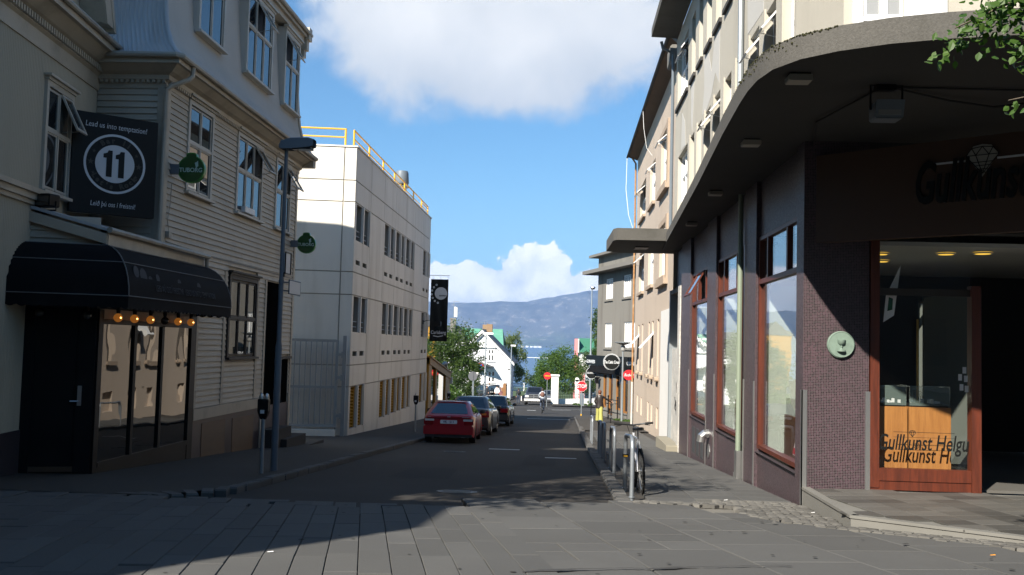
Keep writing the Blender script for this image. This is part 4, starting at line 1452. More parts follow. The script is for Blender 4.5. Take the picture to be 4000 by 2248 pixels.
def annex():
    t = thing('glazed_annex', 'ochre framed annex with dark glass and sloping roof beyond the car park', 'building', (-7.0, 51, g(51)))
    T = frame(-7.0, 0, 0, 1, 1, 0)
    top = lambda y: .80 - (y - 50.9) * .112
    f = MB(T)
    f.prism([(50.9, 0, -2.6), (52.0, 0, -2.6), (52.0, 0, top(52)), (50.9, 0, top(50.9))], (0, -.3, 0))
    f.prism([(53.75, 0, -2.7), (54.3, 0, -2.7), (54.3, 0, top(54.3)), (53.75, 0, top(53.75))], (0, -.3, 0))
    f.prism([(58.4, 0, -2.9), (60.6, 0, -2.9), (60.6, 0, top(60.6)), (58.4, 0, top(58.4))], (0, -.3, 0))
    f.prism([(50.9, .05, top(50.9)), (60.7, .05, top(60.7)), (60.7, .05, top(60.7) - .35), (50.9, .05, top(50.9) - .35)], (0, -.3, 0))
    f.prism([(50.9, 0, -2.3), (60.6, 0, -2.7), (60.6, 0, -3.2), (50.9, 0, -3.0)], (0, -.3, 0))
    f.build('frame', 'ochre', t)
    for a, b in ((52.0, 53.75), (54.3, 54.9), (55.0, 58.4)):
        MB(T).prism([(a, -.08, -2.6), (b, -.08, -2.6), (b, -.08, top(b) - .3), (a, -.08, top(a) - .3)], (0, -.02, 0)).build('pane', 'glass_dark', t)
    r_ = MB(T); r_.prism([(50.85, .12, top(50.85) + .0), (60.75, .12, top(60.75)), (60.75, .12, top(60.75) + .08), (50.85, .12, top(50.85) + .08)], (0, -4, 0)); r_.build('roof', 'ochre', t)
    b = MB(T); b.box(51, 60.5, -4, -.35, -3, -.4); b.build('body', 'slot_dark', t)
    MB(T).box(60.75, 60.95, -.05, .12, -.95, -.55).build('wall_lamp', 'sign_white', t)
    MB(T).sphere((57, .1, .35), .16, 8, 6).build('camera_dome', 'pole_grey', t)


annex()


# ------------------------------------------------------------------ mosaic corner shop on the right
TR = frame(3.39, 0, 0, 1, -1, 0)         # west face, u = world y
SHOP = thing('corner_shop_building', 'cream rendered corner building with dark purple mosaic shopfront and concrete canopy', 'building', (3.39, 14.0, g(14)))
GZ = lambda y: g(y) - .3


def mosaic_box(x0, x1, y0, y1, z0, z1, name='pillar', parent=None, mats=('mosaic_west', 'mosaic_south')):
    mb = MB()
    mb.mi = 0
    mb.quad((x0, y0, z0), (x0, y1, z0), (x0, y1, z1), (x0, y0, z1)); mb.quad((x1, y0, z0), (x1, y0, z1), (x1, y1, z1), (x1, y1, z0))
    mb.mi = 1
    mb.quad((x0, y0, z0), (x0, y0, z1), (x1, y0, z1), (x1, y0, z0)); mb.quad((x0, y1, z0), (x1, y1, z0), (x1, y1, z1), (x0, y1, z1))
    mb.quad((x0, y0, z1), (x0, y1, z1), (x1, y1, z1), (x1, y0, z1))
    return mb.build(name, list(mats), parent or SHOP)


def shop_pillars():
    mosaic_box(3.39, 4.31, 14.0, 14.42, -1, 4.6)
    for a, b in ((17.45, 18.52), (22.0, 23.32), (26.42, 28.44)):
        mosaic_box(3.39, 3.66, a, b, GZ(a) - .3, 4.6)
    # stall risers below the windows and the dark band above them
    for a, b in ((14.42, 17.45), (18.52, 22.0), (23.32, 26.42)):
        mosaic_box(3.45, 4.0, a, b, GZ(a) - .3, -.20, 'stall_riser')
        mosaic_box(3.47, 4.0, a, b, 3.60, 4.6, 'spandrel')
        sl = MB(); sl.prism([(3.40, a, -.20), (3.62, a, -.14), (3.62, a, -.20)], (0, b - a, 0)); sl.build('stone_sill', 'mosaic_dark', SHOP)
    mosaic_box(3.5, 4.0, 28.44, 31.4, 3.42, 4.6, 'spandrel')
    # steel guards on the pillar corners
    for (x0, x1, y0, y1) in ((3.375, 3.39, 13.985, 14.06), (3.375, 3.45, 13.985, 14.0), (4.26, 4.325, 13.985, 14.0), (3.375, 3.39, 17.46, 17.53), (3.375, 3.39, 18.44, 18.51), (3.375, 3.39, 22.02, 22.09), (3.375, 3.39, 23.24, 23.31), (3.375, 3.39, 26.43, 26.5), (3.375, 3.39, 28.36, 28.43)):
        MB().box(x0, x1, y0, y1, -.9 if y0 < 15 else GZ(y0), 1.03).build('steel_guard', 'steel', SHOP)
    for k in range(3): MB(TR).box(24.0 + k * .75, 24.45 + k * .75, -.057, -.045, -1.1, -.45).build('cellar_vent', 'slot_dark', SHOP)


shop_pillars()


def shop_window(u0, u1, tops, open_top=None):
    """red timber shop window with a transom and top lights, set back between the pillars"""
    z0, zt, z1, n = -.13, 2.78, 3.58, -.14
    f = MB(TR); e = .085
    f.box(u0, u0 + e, n, n + .09, z0, z1); f.box(u1 - e, u1, n, n + .09, z0, z1); f.box(u0 + e, u1 - e, n, n + .09, z1 - .07, z1)
    f.box(u0 + e, u1 - e, n - .01, n + .11, z0, z0 + .07); f.box(u0 + e, u1 - e, n, n + .10, zt - .04, zt + .04)
    for u in tops: f.box(u - .045, u + .045, n, n + .085, zt + .04, z1 - .07)
    w = f.build('shop_window', 'red_wood', SHOP)
    MB(TR).box(u0 + e, u1 - e, n + .03, n + .042, z0 + .07, zt - .04).build('pane', 'glass_shop', w)
    ed = [u0 + e] + sorted(tops) + [u1 - e]
    for i in range(len(ed) - 1):
        a, b = ed[i] + (.045 if i else 0), ed[i + 1] - (.045 if i < len(ed) - 2 else 0)
        if open_top == i:
            an = R(30); H = z1 - zt - .1; s = MB(TR)
            tp = lambda u, k, q: (u, n + .08 + q * math.sin(an) + k * math.cos(an), z1 - .07 - q * math.cos(an) + k * math.sin(an))
            def bar(x0, x1, q0, q1, t=.035):
                vs = [tp(x0, 0, q0), tp(x1, 0, q0), tp(x1, 0, q1), tp(x0, 0, q1), tp(x0, t, q0), tp(x1, t, q0), tp(x1, t, q1), tp(x0, t, q1)]
                s.add(vs, [(0, 3, 2, 1), (4, 5, 6, 7), (0, 1, 5, 4), (1, 2, 6, 5), (2, 3, 7, 6), (3, 0, 4, 7)])
            bar(a, a + .06, 0, H); bar(b - .06, b, 0, H); bar(a + .06, b - .06, 0, .06); bar(a + .06, b - .06, H - .06, H)
            s.mi = 1; bar(a + .06, b - .06, .06, H - .06, .01)
            s.build('open_sash', ['red_wood', 'glass_shop'], w)
        else:
            MB(TR).box(a, b, n + .03, n + .042, zt + .04, z1 - .07).build('pane', 'glass_shop', w)
    return w


shop_window(14.42, 17.45, [15.3, 16.75])
shop_window(19.0, 22.0, [19.7, 21.2])
shop_window(23.35, 26.4, [24.0, 25.3], open_top=1)
MB(TR).box(18.52, 19.0, -.2, -.06, -1.2, 3.6).build('window_post', 'mosaic_dark', SHOP)


def shop_interior():
    r = MB()
    r.box(3.60, 9.5, 14.4, 28.2, -.38, -.34)
    r.build('shop_floor', 'slate_tile', SHOP)
    for a, b in ((15.0, 17.36), (19.1, 21.9), (23.5, 26.3)):
        MB().box(3.62, 5.4, b + .02, b + .06, -.3, 2.72).build('display_back', 'panel_green', SHOP)
    k = MB(); k.box(9.3, 9.4, 14.4, 28, -.3, 4.5); k.box(4.9, 9.4, 19.9, 20.0, -.3, 4.5); k.build('inner_wall', 'slot_dark', SHOP)
    c = MB(); c.box(3.7, 9.4, 14.1, 28, 3.62, 3.68); c.build('shop_ceiling', 'curtain', SHOP)
    lab = ('low wooden jewellery counter behind the nearest street window', 'low wooden jewellery counter behind the middle street window', 'low wooden counter behind the farthest street window')
    for (a, b), l in zip(((14.9, 16.6), (19.5, 21.3), (24.0, 25.6)), lab):
        t = thing('display_counter', l, 'counter', (3.9, a, -.34), 0, 'display counters in the street windows')
        MB().cbox(3.72, 4.22, a, b, -.34, .52, .01).build('cabinet', 'brown_wood', t)
        MB().box(3.74, 4.20, a + .03, b - .03, .525, .80).build('glass_case', 'glass_case', t)
        s = MB()
        for q in range(9): s.box(3.78 + rng.random() * .25, 3.86 + rng.random() * .25, a + .1 + q * (b - a) / 10, a + .16 + q * (b - a) / 10, .53, .56 + rng.random() * .08)
        s.build('jewellery_tray', 'steel', t)
    p = thing('window_poster', 'small white and pink poster card leaning in the nearest street window', 'poster', (3.62, 15.5, -.1))
    MB().prism([(3.64, 15.35, -.05), (3.64, 15.65, -.05), (3.70, 15.62, .30), (3.70, 15.40, .30)], (.006, 0, 0)).build('card', 'white_paint', p)
    MB().prism([(3.637, 15.36, -.03), (3.637, 15.64, -.03), (3.65, 15.635, .06), (3.65, 15.37, .06)], (-.002, 0, 0)).build('pink_band', 'stop_red', p)


mat('stop_red', (.55, .02, .03), .4, .06, 3)
shop_interior()


def shop_front():
    y = 14.0
    f = MB()
    f.box(4.325, 4.45, y - .02, y + .10, -.30, 3.3); f.box(5.71, 5.84, y - .04, y + .12, -.33, 2.55); f.box(4.45, 5.71, y - .02, y + .10, -.20, -.03)
    w = f.build('front_window', 'red_wood', SHOP)
    MB().box(4.33, 5.80, y - .005, y + .08, -.33, -.20).build('kick_board', 'red_wood', SHOP)
    MB().box(4.45, 5.71, y + .02, y + .09, 2.40, 2.50).build('transom', 'dark_wood', w)
    MB().box(4.45, 5.71, y + .03, y + .04, -.03, 2.40).build('pane', 'glass_front', w)
    MB().box(4.45, 5.71, y + .03, y + .04, 2.50, 3.3).build('pane', 'glass_front', w)
    T = frame(0, y + .028, 1, 0, 0, -1)
    lettering('Gullkunst Helgu', 'sign_black', shifted(T, 5.06, .003, .325), .31, w, bold=.004, shear=.22, sx=.62, thick=.001)
    l = MB(T); l.box(4.66, 4.86, 0, .003, .475, .481); l.box(4.98, 5.5, 0, .003, .475, .481); l.box(4.66, 5.5, 0, .003, .405, .409)
    diamond(l, 4.92, .46, .10); l.build('diamond_line', 'sign_black', w)
    mosaic_box(7.7, 8.6, 14.0, 14.4, -.33, 4.6)
    d = MB(); d.box(5.84, 5.9, 14.1, 16.4, -.33, 2.5); d.build('door_wing', 'glass_dark', SHOP)
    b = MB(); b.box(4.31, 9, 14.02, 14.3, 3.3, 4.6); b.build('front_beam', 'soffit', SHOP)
    c = MB(); c.box(4.4, 9.2, 14.35, 19.8, 3.14, 3.2); c.build('shop_ceiling', 'curtain', SHOP)
    for k, (a, b_) in enumerate(((4.46, 4.93), (4.955, 5.54))):
        t = thing('oak_display_case', ('oak display case with glass top on the left behind the front window', 'oak display case with glass top next to the entrance post')[k], 'display case', (a, 14.3, -.33), 0, 'oak display cases in the front window')
        MB().cbox(a, b_, 14.26, 14.7, -.33, .82, .006).build('cabinet', 'oak', t)
        gc = MB(); gc.box(a + .01, b_ - .01, 14.27, 14.28, .84, 1.12); gc.box(a + .01, b_ - .01, 14.28, 14.69, 1.11, 1.12); gc.build('glass_top', 'glass_case', t)
        s = MB(); s.box(a + .02, b_ - .02, 14.3, 14.66, .82, .87); s.build('velvet_tray', 'black_paint', t)
        j = MB()
        for q in range(12):
            x = a + .04 + rng.random() * (b_ - a - .1); yy = 14.32 + rng.random() * .25
            j.box(x, x + .035, yy, yy + .03, .87, .885 + rng.random() * .05)
        j.build('jewellery', 'white_paint', t)
    p = thing('hanging_pennant', 'white printed pennant hanging inside the front window', 'pennant', (4.6, 14.15, 2.1))
    m_ = MB(); m_.prism([(4.80, 14.16, 2.84), (4.72, 14.2, 2.12), (4.57, 14.2, 2.02), (4.60, 14.18, 2.4)], (.002, .012, 0)); m_.build('cloth', 'white_paint', p)
    m_ = MB(); m_.prism([(4.70, 14.19, 2.36), (4.69, 14.19, 2.20), (4.62, 14.185, 2.18), (4.64, 14.185, 2.38)], (0, -.006, 0)); m_.build('print_mark', 'green_sign', p)
    for k, (x, yy) in enumerate(((5.83, 15.2), (6.3, 15.0), (4.9, 15.4), (5.3, 16.6))):
        q = thing('ceiling_spot', ('round yellow ceiling spot above the front window', 'round yellow ceiling spot over the entrance', 'small ceiling spot at the left end of the shop ceiling', 'ceiling spot deeper inside the shop')[k], 'ceiling lamp', (x, yy, 3.13), 0, 'ceiling spots in the shop')
        MB().lathe([(.0001, 0), (.10, 0), (.12, .012), (.12, .02)], (0, 0, -.02), 'Z', 16).build('lens', 'spot_glow', q, 0, True)
        MB().lathe([(.12, 0), (.14, 0), (.14, .02)], (0, 0, -.018), 'Z', 16, caps=False).build('rim', 'white_paint', q, 0, True)
    # brass rail stand and round mirror deeper inside
    q = thing('brass_stand', 'slim brass display pole standing behind the front window', 'stand', (5.32, 14.95, -.33))
    MB().cyl((5.32, 14.95, -.33), (5.32, 14.95, 2.1), .018, None, 8).build('pole', 'brass', q)
    q = thing('price_cards', 'white price cards on the glass beside the entrance post', 'cards', (5.6, 14.1, .9))
    c = MB()
    for x, z in ((5.56, 1.22), (5.62, 1.32), (5.64, 1.20), (5.58, 1.08), (5.65, 1.06)): c.box(x, x + .05, 14.05, 14.055, z, z + .09)
    c.build('card', 'white_paint', q)


def diamond(mb, u, z, s):
    """outline gem in the mb frame"""
    P = {'a': (-.5, .15), 'b': (-.32, .38), 'c': (0, .42), 'd': (.32, .38), 'e': (.5, .15), 'f': (0, -.45), 'g': (-.2, .15), 'h': (.2, .15)}
    for p, q in ('ab', 'bc', 'cd', 'de', 'ef', 'fa', 'ag', 'gh', 'he', 'bg', 'gc', 'ch', 'hd', 'gf', 'hf'):
        a, b = P[p], P[q]; mb.tube([(u + a[0] * s, .004, z + a[1] * s), (u + b[0] * s, .004, z + b[1] * s)], .003 + s * .006, 4)


mat('spot_glow', (.8, .6, .1), .4, 0, 1, emit=(1, .62, .08), estr=.5)
mat('brass', (.45, .30, .08), .3, .1, 3, metal=.9)
shop_front()

mat('sign_brown', (.075, .042, .026), .6, .1, 1)
mat('bronze', (.16, .22, .18), .6, .25, 9, dirt=(.09, .12, .10), damt=.6, dscale=6)


def shop_sign():
    A, B = Vector((3.56, 14.0)), Vector((5.64, 12.24)); U = (B - A).normalized()
    T = frame(A.x, A.y, U.x, U.y, U.y * -1 * -1, -U.x)
    T = frame(A.x, A.y, U.x, U.y, -(-U.y), -U.x)
    nx, ny = U.y, -U.x          # right-hand normal: towards the street corner
    T = frame(A.x, A.y, U.x, U.y, nx, ny)
    t = thing('shop_sign', 'long brown shop sign board with dark raised letters under the canopy', 'sign', (A.x, A.y, 3.12))
    MB(T).box(0, 5.2, -.12, 0, 3.12, 4.37).build('board', 'sign_brown', t)
    lettering('Gullkunst Helgu', 'sign_black', shifted(T, 1.38, .02, 3.80), .78, t, bold=.014, shear=.22, sx=.46, thick=.02, align='LEFT')
    l = MB(T); l.box(1.62, 2.08, .0, .012, 4.055, 4.08); l.box(2.42, 3.3, 0, .012, 4.055, 4.08)
    l.build('sign_line', 'sign_white', t)
    d = MB(T)
    d.add([(2.06, .03, 4.12), (2.14, .03, 4.24), (2.25, .03, 4.26), (2.36, .03, 4.24), (2.44, .03, 4.12), (2.25, .03, 3.84)], [(0, 1, 2, 3, 4, 5)])
    d.build('diamond_mark', 'sign_dia', t)
    o = MB(shifted(T, 0, .03, 0)); diamond(o, 2.25, 4.06, .40)
    for k in range(4): o.tube([(2.12 + k * .03, .004, 4.03 - k * .045), (2.38 - k * .03, .004, 4.03 - k * .045)], .005, 4)
    o.build('diamond_facet', 'sign_black', t)


mat('sign_dia', (.35, .34, .30), .5, .05, 2)
shop_sign()


def medallion():
    t = thing('bronze_medallion', 'round green bronze plaque with a raised chalice on the mosaic pillar', 'plaque', (3.91, 13.98, 1.68))
    MB().tube([(0, .02, 0), (0, -.02, 0), (0, -.03, 0)], [.19, .19, .178], 40).build('disc', 'bronze', t, 30, True)
    c = MB(); c.lathe([(.0001, -.075), (.062, -.075), (.06, -.06), (.02, -.045), (.011, -.02), (.02, -.005), (.011, .005), (.03, .02), (.052, .045), (.056, .09), (.048, .09)], (0, -.034, -.02), 'Z', 16)
    c.build('chalice', 'bronze', t, 50, True)
    r = MB(); r.lathe([(.172, -.029), (.177, -.036), (.184, -.026)], (0, 0, 0), 'Y', 40, caps=False); r.build('raised_rim', 'bronze', t, 40, True)


medallion()


def canopy():
    pts = [(2.98, 30.2), (2.85, 27.8), (2.62, 22.8), (2.39, 17.83), (2.16, 13.6), (2.09, 11.9), (2.08, 11.3), (2.10, 10.85), (2.18, 10.42), (2.38, 10.04), (2.69, 9.75), (3.12, 9.50), (3.57, 9.34), (4.2, 9.2), (6, 9.1), (12, 9.1), (12, 14.6), (3.5, 14.6), (3.5, 30.2)]
    n = len(pts)
    mb = MB()
    mb.mi = 0
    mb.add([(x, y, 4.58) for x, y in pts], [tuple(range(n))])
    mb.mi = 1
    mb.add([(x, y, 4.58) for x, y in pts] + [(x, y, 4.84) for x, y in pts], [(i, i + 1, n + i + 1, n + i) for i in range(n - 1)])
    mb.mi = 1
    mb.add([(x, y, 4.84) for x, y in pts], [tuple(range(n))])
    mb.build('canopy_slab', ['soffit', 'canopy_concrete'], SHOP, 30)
    # moss and crumbs along the curved lip
    ms = MB()
    for i in range(260):
        k = rng.randrange(4, 10); a, b = pts[k], pts[k + 1]; f = rng.random()
        x, y = a[0] + (b[0] - a[0]) * f, a[1] + (b[1] - a[1]) * f
        s = rng.uniform(.004, .011) * (1.3 if 5 <= k <= 9 else .6)
        ms.sphere((x - rng.uniform(-.01, .012), y, 4.84 - (rng.random() ** 3) * (.12 if 5 <= k <= 8 else .02)), s, 5, 4, .7)
    tag(ms.build('moss', 'moss', SHOP), kind='stuff')
    # door hood further along: thicker slab that reaches out over the pavement
    h = MB()
    o = [(1.30, 31.0), (1.36, 27.9), (1.46, 27.62), (2.86, 27.62), (3.5, 27.62), (3.5, 31.4), (1.7, 31.4)]
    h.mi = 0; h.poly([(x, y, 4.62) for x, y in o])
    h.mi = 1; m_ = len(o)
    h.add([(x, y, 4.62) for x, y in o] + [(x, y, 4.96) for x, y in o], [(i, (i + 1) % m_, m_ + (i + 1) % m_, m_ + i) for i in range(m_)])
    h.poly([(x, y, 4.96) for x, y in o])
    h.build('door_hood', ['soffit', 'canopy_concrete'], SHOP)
    MB().box(2.1, 2.5, 29.3, 30.0, 4.59, 4.63).build('hood_lamp', 'black_paint', SHOP)
    for k, (x, y) in enumerate(((2.62, 13.95), (2.82, 18.5), (2.98, 23.14), (2.5, 10.6))):
        t = thing('canopy_lamp', ('white box lamp under the canopy by the mosaic corner', 'white box lamp under the canopy by the middle window', 'white box lamp under the far end of the canopy', 'flat lamp under the rounded canopy corner')[k], 'lamp', (x, y, 4.58), 0, 'box lamps under the canopy')
        MB().cbox(-.13, .13, -.10, .10, -.09, -.02, .012).build('cover', 'lamp_cover', t, 0, True)
        MB().box(-.11, .11, -.08, .08, -.02, .0).build('base', 'black_paint', t, 0, True)
    t = thing('canopy_floodlight', 'grey floodlight hanging under the canopy in front of the shop sign', 'floodlight', (3.56, 11.0, 4.58))
    f = MB(); f.cbox(-.15, .16, -.10, .12, -.40, -.20, .02); f.prism([(-.15, -.10, -.38), (.16, -.10, -.38), (.16, -.16, -.20), (-.15, -.16, -.20)], (0, .02, .0)); f.build('housing', 'lamp_grey', t, 0, True)
    MB().box(-.12, .13, -.125, -.115, -.36, -.24).build('lens', 'glass_white', t, 0, True)
    b = MB(); b.tube([(-.17, 0, -.28), (-.17, 0, 0), (.18, 0, 0), (.18, 0, -.28)], .014, 6); b.box(-.12, .10, -.05, .05, -.06, -.0); b.build('bracket', 'black_paint', t, 0, True)
    c = MB(); c.tube([(3.6, 11.0, 4.56), (4.4, 11.4, 4.52), (5.0, 11.6, 4.50), (5.6, 11.4, 4.54)], .012, 5); c.tube([(3.5, 11.1, 4.56), (3.2, 12.6, 4.53), (3.5, 14, 4.52)], .012, 5); c.tube([(3.6, 11, 4.56), (5.5, 11.05, 4.55)], .012, 5)
    c.build('lamp_cable', 'black_paint', SHOP)


mat('lamp_cover', (.34, .31, .26), .6, .1, 3)
canopy()


def shop_upper():
    W1 = [(27.5, 29.8), (26.1, 26.87), (24.7, 25.4), (23.2, 24.0), (21.75, 22.55), (20.3, 21.1), (18.95, 19.66), (17.4, 18.22), (16.0, 16.78), (14.72, 15.4)]
    ops = [(a, b, 5.75, 7.42) for a, b in W1]
    ops += [(27.65, 30.2, 9.02, 10.78)] + [(a, b, 9.02, 10.78) for a, b in W1[1:]]
    w = wall_open(MB(TR), 14.6, 30.62, 4.83, 11.35, ops, 0, .20)
    w.quad((30.62, 0, 3.4), (30.62, 0, 11.35), (30.62, -.4, 11.35), (30.62, -.4, 3.4))
    w.build('upper_wall', 'cream_render', SHOP)
    MB().box(3.62, 12, 14.6, 30.6, 4.6, 11.3).build('upper_core', 'curtain', SHOP)
    # lighter repair patches: thin coats with ragged outlines
    for pts in ([(21.9, 9.0), (22.6, 9.0), (23.1, 8.2), (23.6, 8.8), (24.4, 8.95), (24.3, 8.1), (24.6, 7.5), (23.9, 7.45), (23.1, 7.6), (22.5, 8.0), (21.9, 7.6)],
                [(26.2, 8.9), (26.9, 8.9), (26.8, 7.8), (26.5, 7.5)], [(17.0, 9.0), (18.6, 9.0), (18.5, 7.6), (17.0, 7.55)], [(28.2, 8.2), (28.9, 8.6), (29.1, 7.5), (28.0, 7.45)]):
        MB(TR).prism([(u, .0, z) for u, z in pts], (0, .004, 0)).build('render_patch', 'cream_patch', SHOP)
    for i, (a, b) in enumerate(W1):
        big = b - a > 1.5
        cols = [.34, .67] if big else []
        op1 = {(1, 0)} if i in (3, 4, 7, 8) else set()
        window(TR, SHOP, a, b, 5.77, 7.42, [(0, .62, cols), (.62, 1, cols)], casing=.055, nf=.07, n=-.19, mt='white_paint', glass='glass_white', sill=0, head=False, sash=.045, opens=op1, tilt=40)
        c, d = (27.65, 30.2) if big else (a, b)
        window(TR, SHOP, c, d, 9.04, 10.78, [(0, .62, cols), (.62, 1, cols)], casing=.055, nf=.07, n=-.19, mt='white_paint', glass='glass_white', sill=0, head=False, sash=.045, opens={(1, 0), (1, 1)} if big else set(), tilt=35)
        MB(TR).box(c - .12, d + .12, -.1, .07, 8.92, 9.02).build('sill', 'dark_sill', SHOP)
        # pale reveal mullion beside each window
    for a, b in W1[1:]:
        MB(TR).box(b + .02, b + .16, -.02, .03, 5.6, 7.5).build('pilaster', 'cream_render', SHOP)
    e = MB(TR); e.prism([(19, 0, 11.38), (27.2, 0, 11.38), (30.5, 0, 11.38), (30.5, .82, 11.42), (19, .82, 11.42)], (0, 0, .26)); e.build('roof_hood', 'canopy_concrete', SHOP)
    bl = MB(); bl.cbox(3.22, 3.62, 31.0, 31.9, 10.75, 11.35, .06); bl.build('parapet_block', 'grey_render', SHOP)
    p = MB(TR)
    p.tube([(18.86, .07, 11.3), (18.86, .07, 4.8)], .055, 8); p.build('downpipe', 'pole_grey', SHOP)
    p = MB(TR); p.tube([(30.55, .5, 11.3), (30.6, .45, 11.1), (30.7, .1, 10.95), (30.7, .1, 4.9)], .05, 8); p.build('downpipe', 'lamp_grey', SHOP)
    p = MB(TR); p.tube([(18.72, .05, 4.55), (18.72, .05, -.35)], .05, 8); p.build('downpipe', 'pipe_green', SHOP)
    b = MB(TR); b.cbox(18.60, 18.84, 0, .10, GZ(18.7) - .1, -.32, .01); b.box(18.86, 18.94, .0, .1, -1.1, -.75); b.build('pipe_guard', 'steel', SHOP)
    v = MB(TR); v.tube([(22.7, 0, -.35), (22.7, .1, -.36), (22.7, .17, -.42), (22.7, .19, -.55)], .10, 12); v.tube([(22.7, .0, -.75), (22.7, .02, -.75)], .16, 14)
    v.build('vent_hood', 'steel', SHOP)
    # corner above the canopy: chamfer and white bay with a dark panel
    q = MB()
    q.prism([(3.39, 14.6, 4.8), (3.62, 12.9, 4.8), (12, 12.9, 4.8), (12, 14.7, 4.8), (3.6, 14.7, 4.8)], (0, 0, 5)); q.build('upper_bay', 'cream_render', SHOP)
    TB_ = frame(0, 12.9, 1, 0, 0, -1)
    window(TB_, SHOP, 3.74, 4.52, 4.95, 7.2, [(0, .48, [.5]), (.48, 1, [.5])], casing=.12, nf=.06, mt='white_paint', glass='glass_white', sill=0, head=False)
    MB(TB_).box(4.52, 4.95, 0, .05, 4.86, 7.2).build('white_panel', 'white_paint', SHOP)
    pn = MB(TB_); pn.box(4.95, 7.5, 0, .35, 5.0, 5.75); pn.build('dark_panel', 'glass_dark', SHOP)


mat('pipe_green', (.20, .24, .18), .5, .1, 3)
shop_upper()


mat('step_stone', (.24, .22, .17), .9, .12, 2, .1, 60)


def shop_entrance():
    mosaic_box(3.36, 3.8, 28.46, 28.98, GZ(29) - .3, 3.42, 'entrance_pilaster', mats=('mosaic_white', 'mosaic_white'))
    mosaic_box(3.46, 3.9, 28.98, 31.2, GZ(31) - .3, 1.58, 'entrance_infill', mats=('mosaic_white', 'mosaic_white'))
    MB(TR).box(28.98, 31.2, -.5, -.3, 1.5, 3.3).build('transom_opening', 'slot_dark', SHOP)
    MB(TR).box(28.98, 31.4, -.2, .0, 3.28, 3.42).build('lintel', 'grey_render', SHOP)
    MB(TR).box(31.2, 31.4, -.3, .02, -2, 3.42).build('jamb', 'pole_grey', SHOP)
    MB(TR).cbox(28.5, 31.6, -.02, .36, -2.2, g(29.5) + .22, .02).build('stone_step', 'step_stone', SHOP)
    gr = MB(TR)
    for path in ([(29.3, .55), (29.5, .75), (29.35, .9), (29.6, .95), (29.45, .7), (29.7, .5)], [(29.3, .15), (29.55, .3), (29.5, .5), (29.8, .25), (29.9, .55)], [(29.5, .05), (29.9, -.05), (29.8, -.4), (29.4, -.65), (29.2, -1.0)], [(30.0, .0), (30.3, -.25), (29.9, -.3), (30.2, .1)]):
        gr.tube([(u, -.066, z) for u, z in path], .012, 4)
    gr.build('graffiti', 'black_paint', SHOP)


shop_entrance()

# ------------------------------------------------------------------ beige roughcast building
TB = frame(3.75, 0, 0, 1, -1, 0)
BEIGE = thing('beige_roughcast_building', 'tall beige roughcast building with open white windows and dark eaves', 'building', (3.75, 36, g(36)))


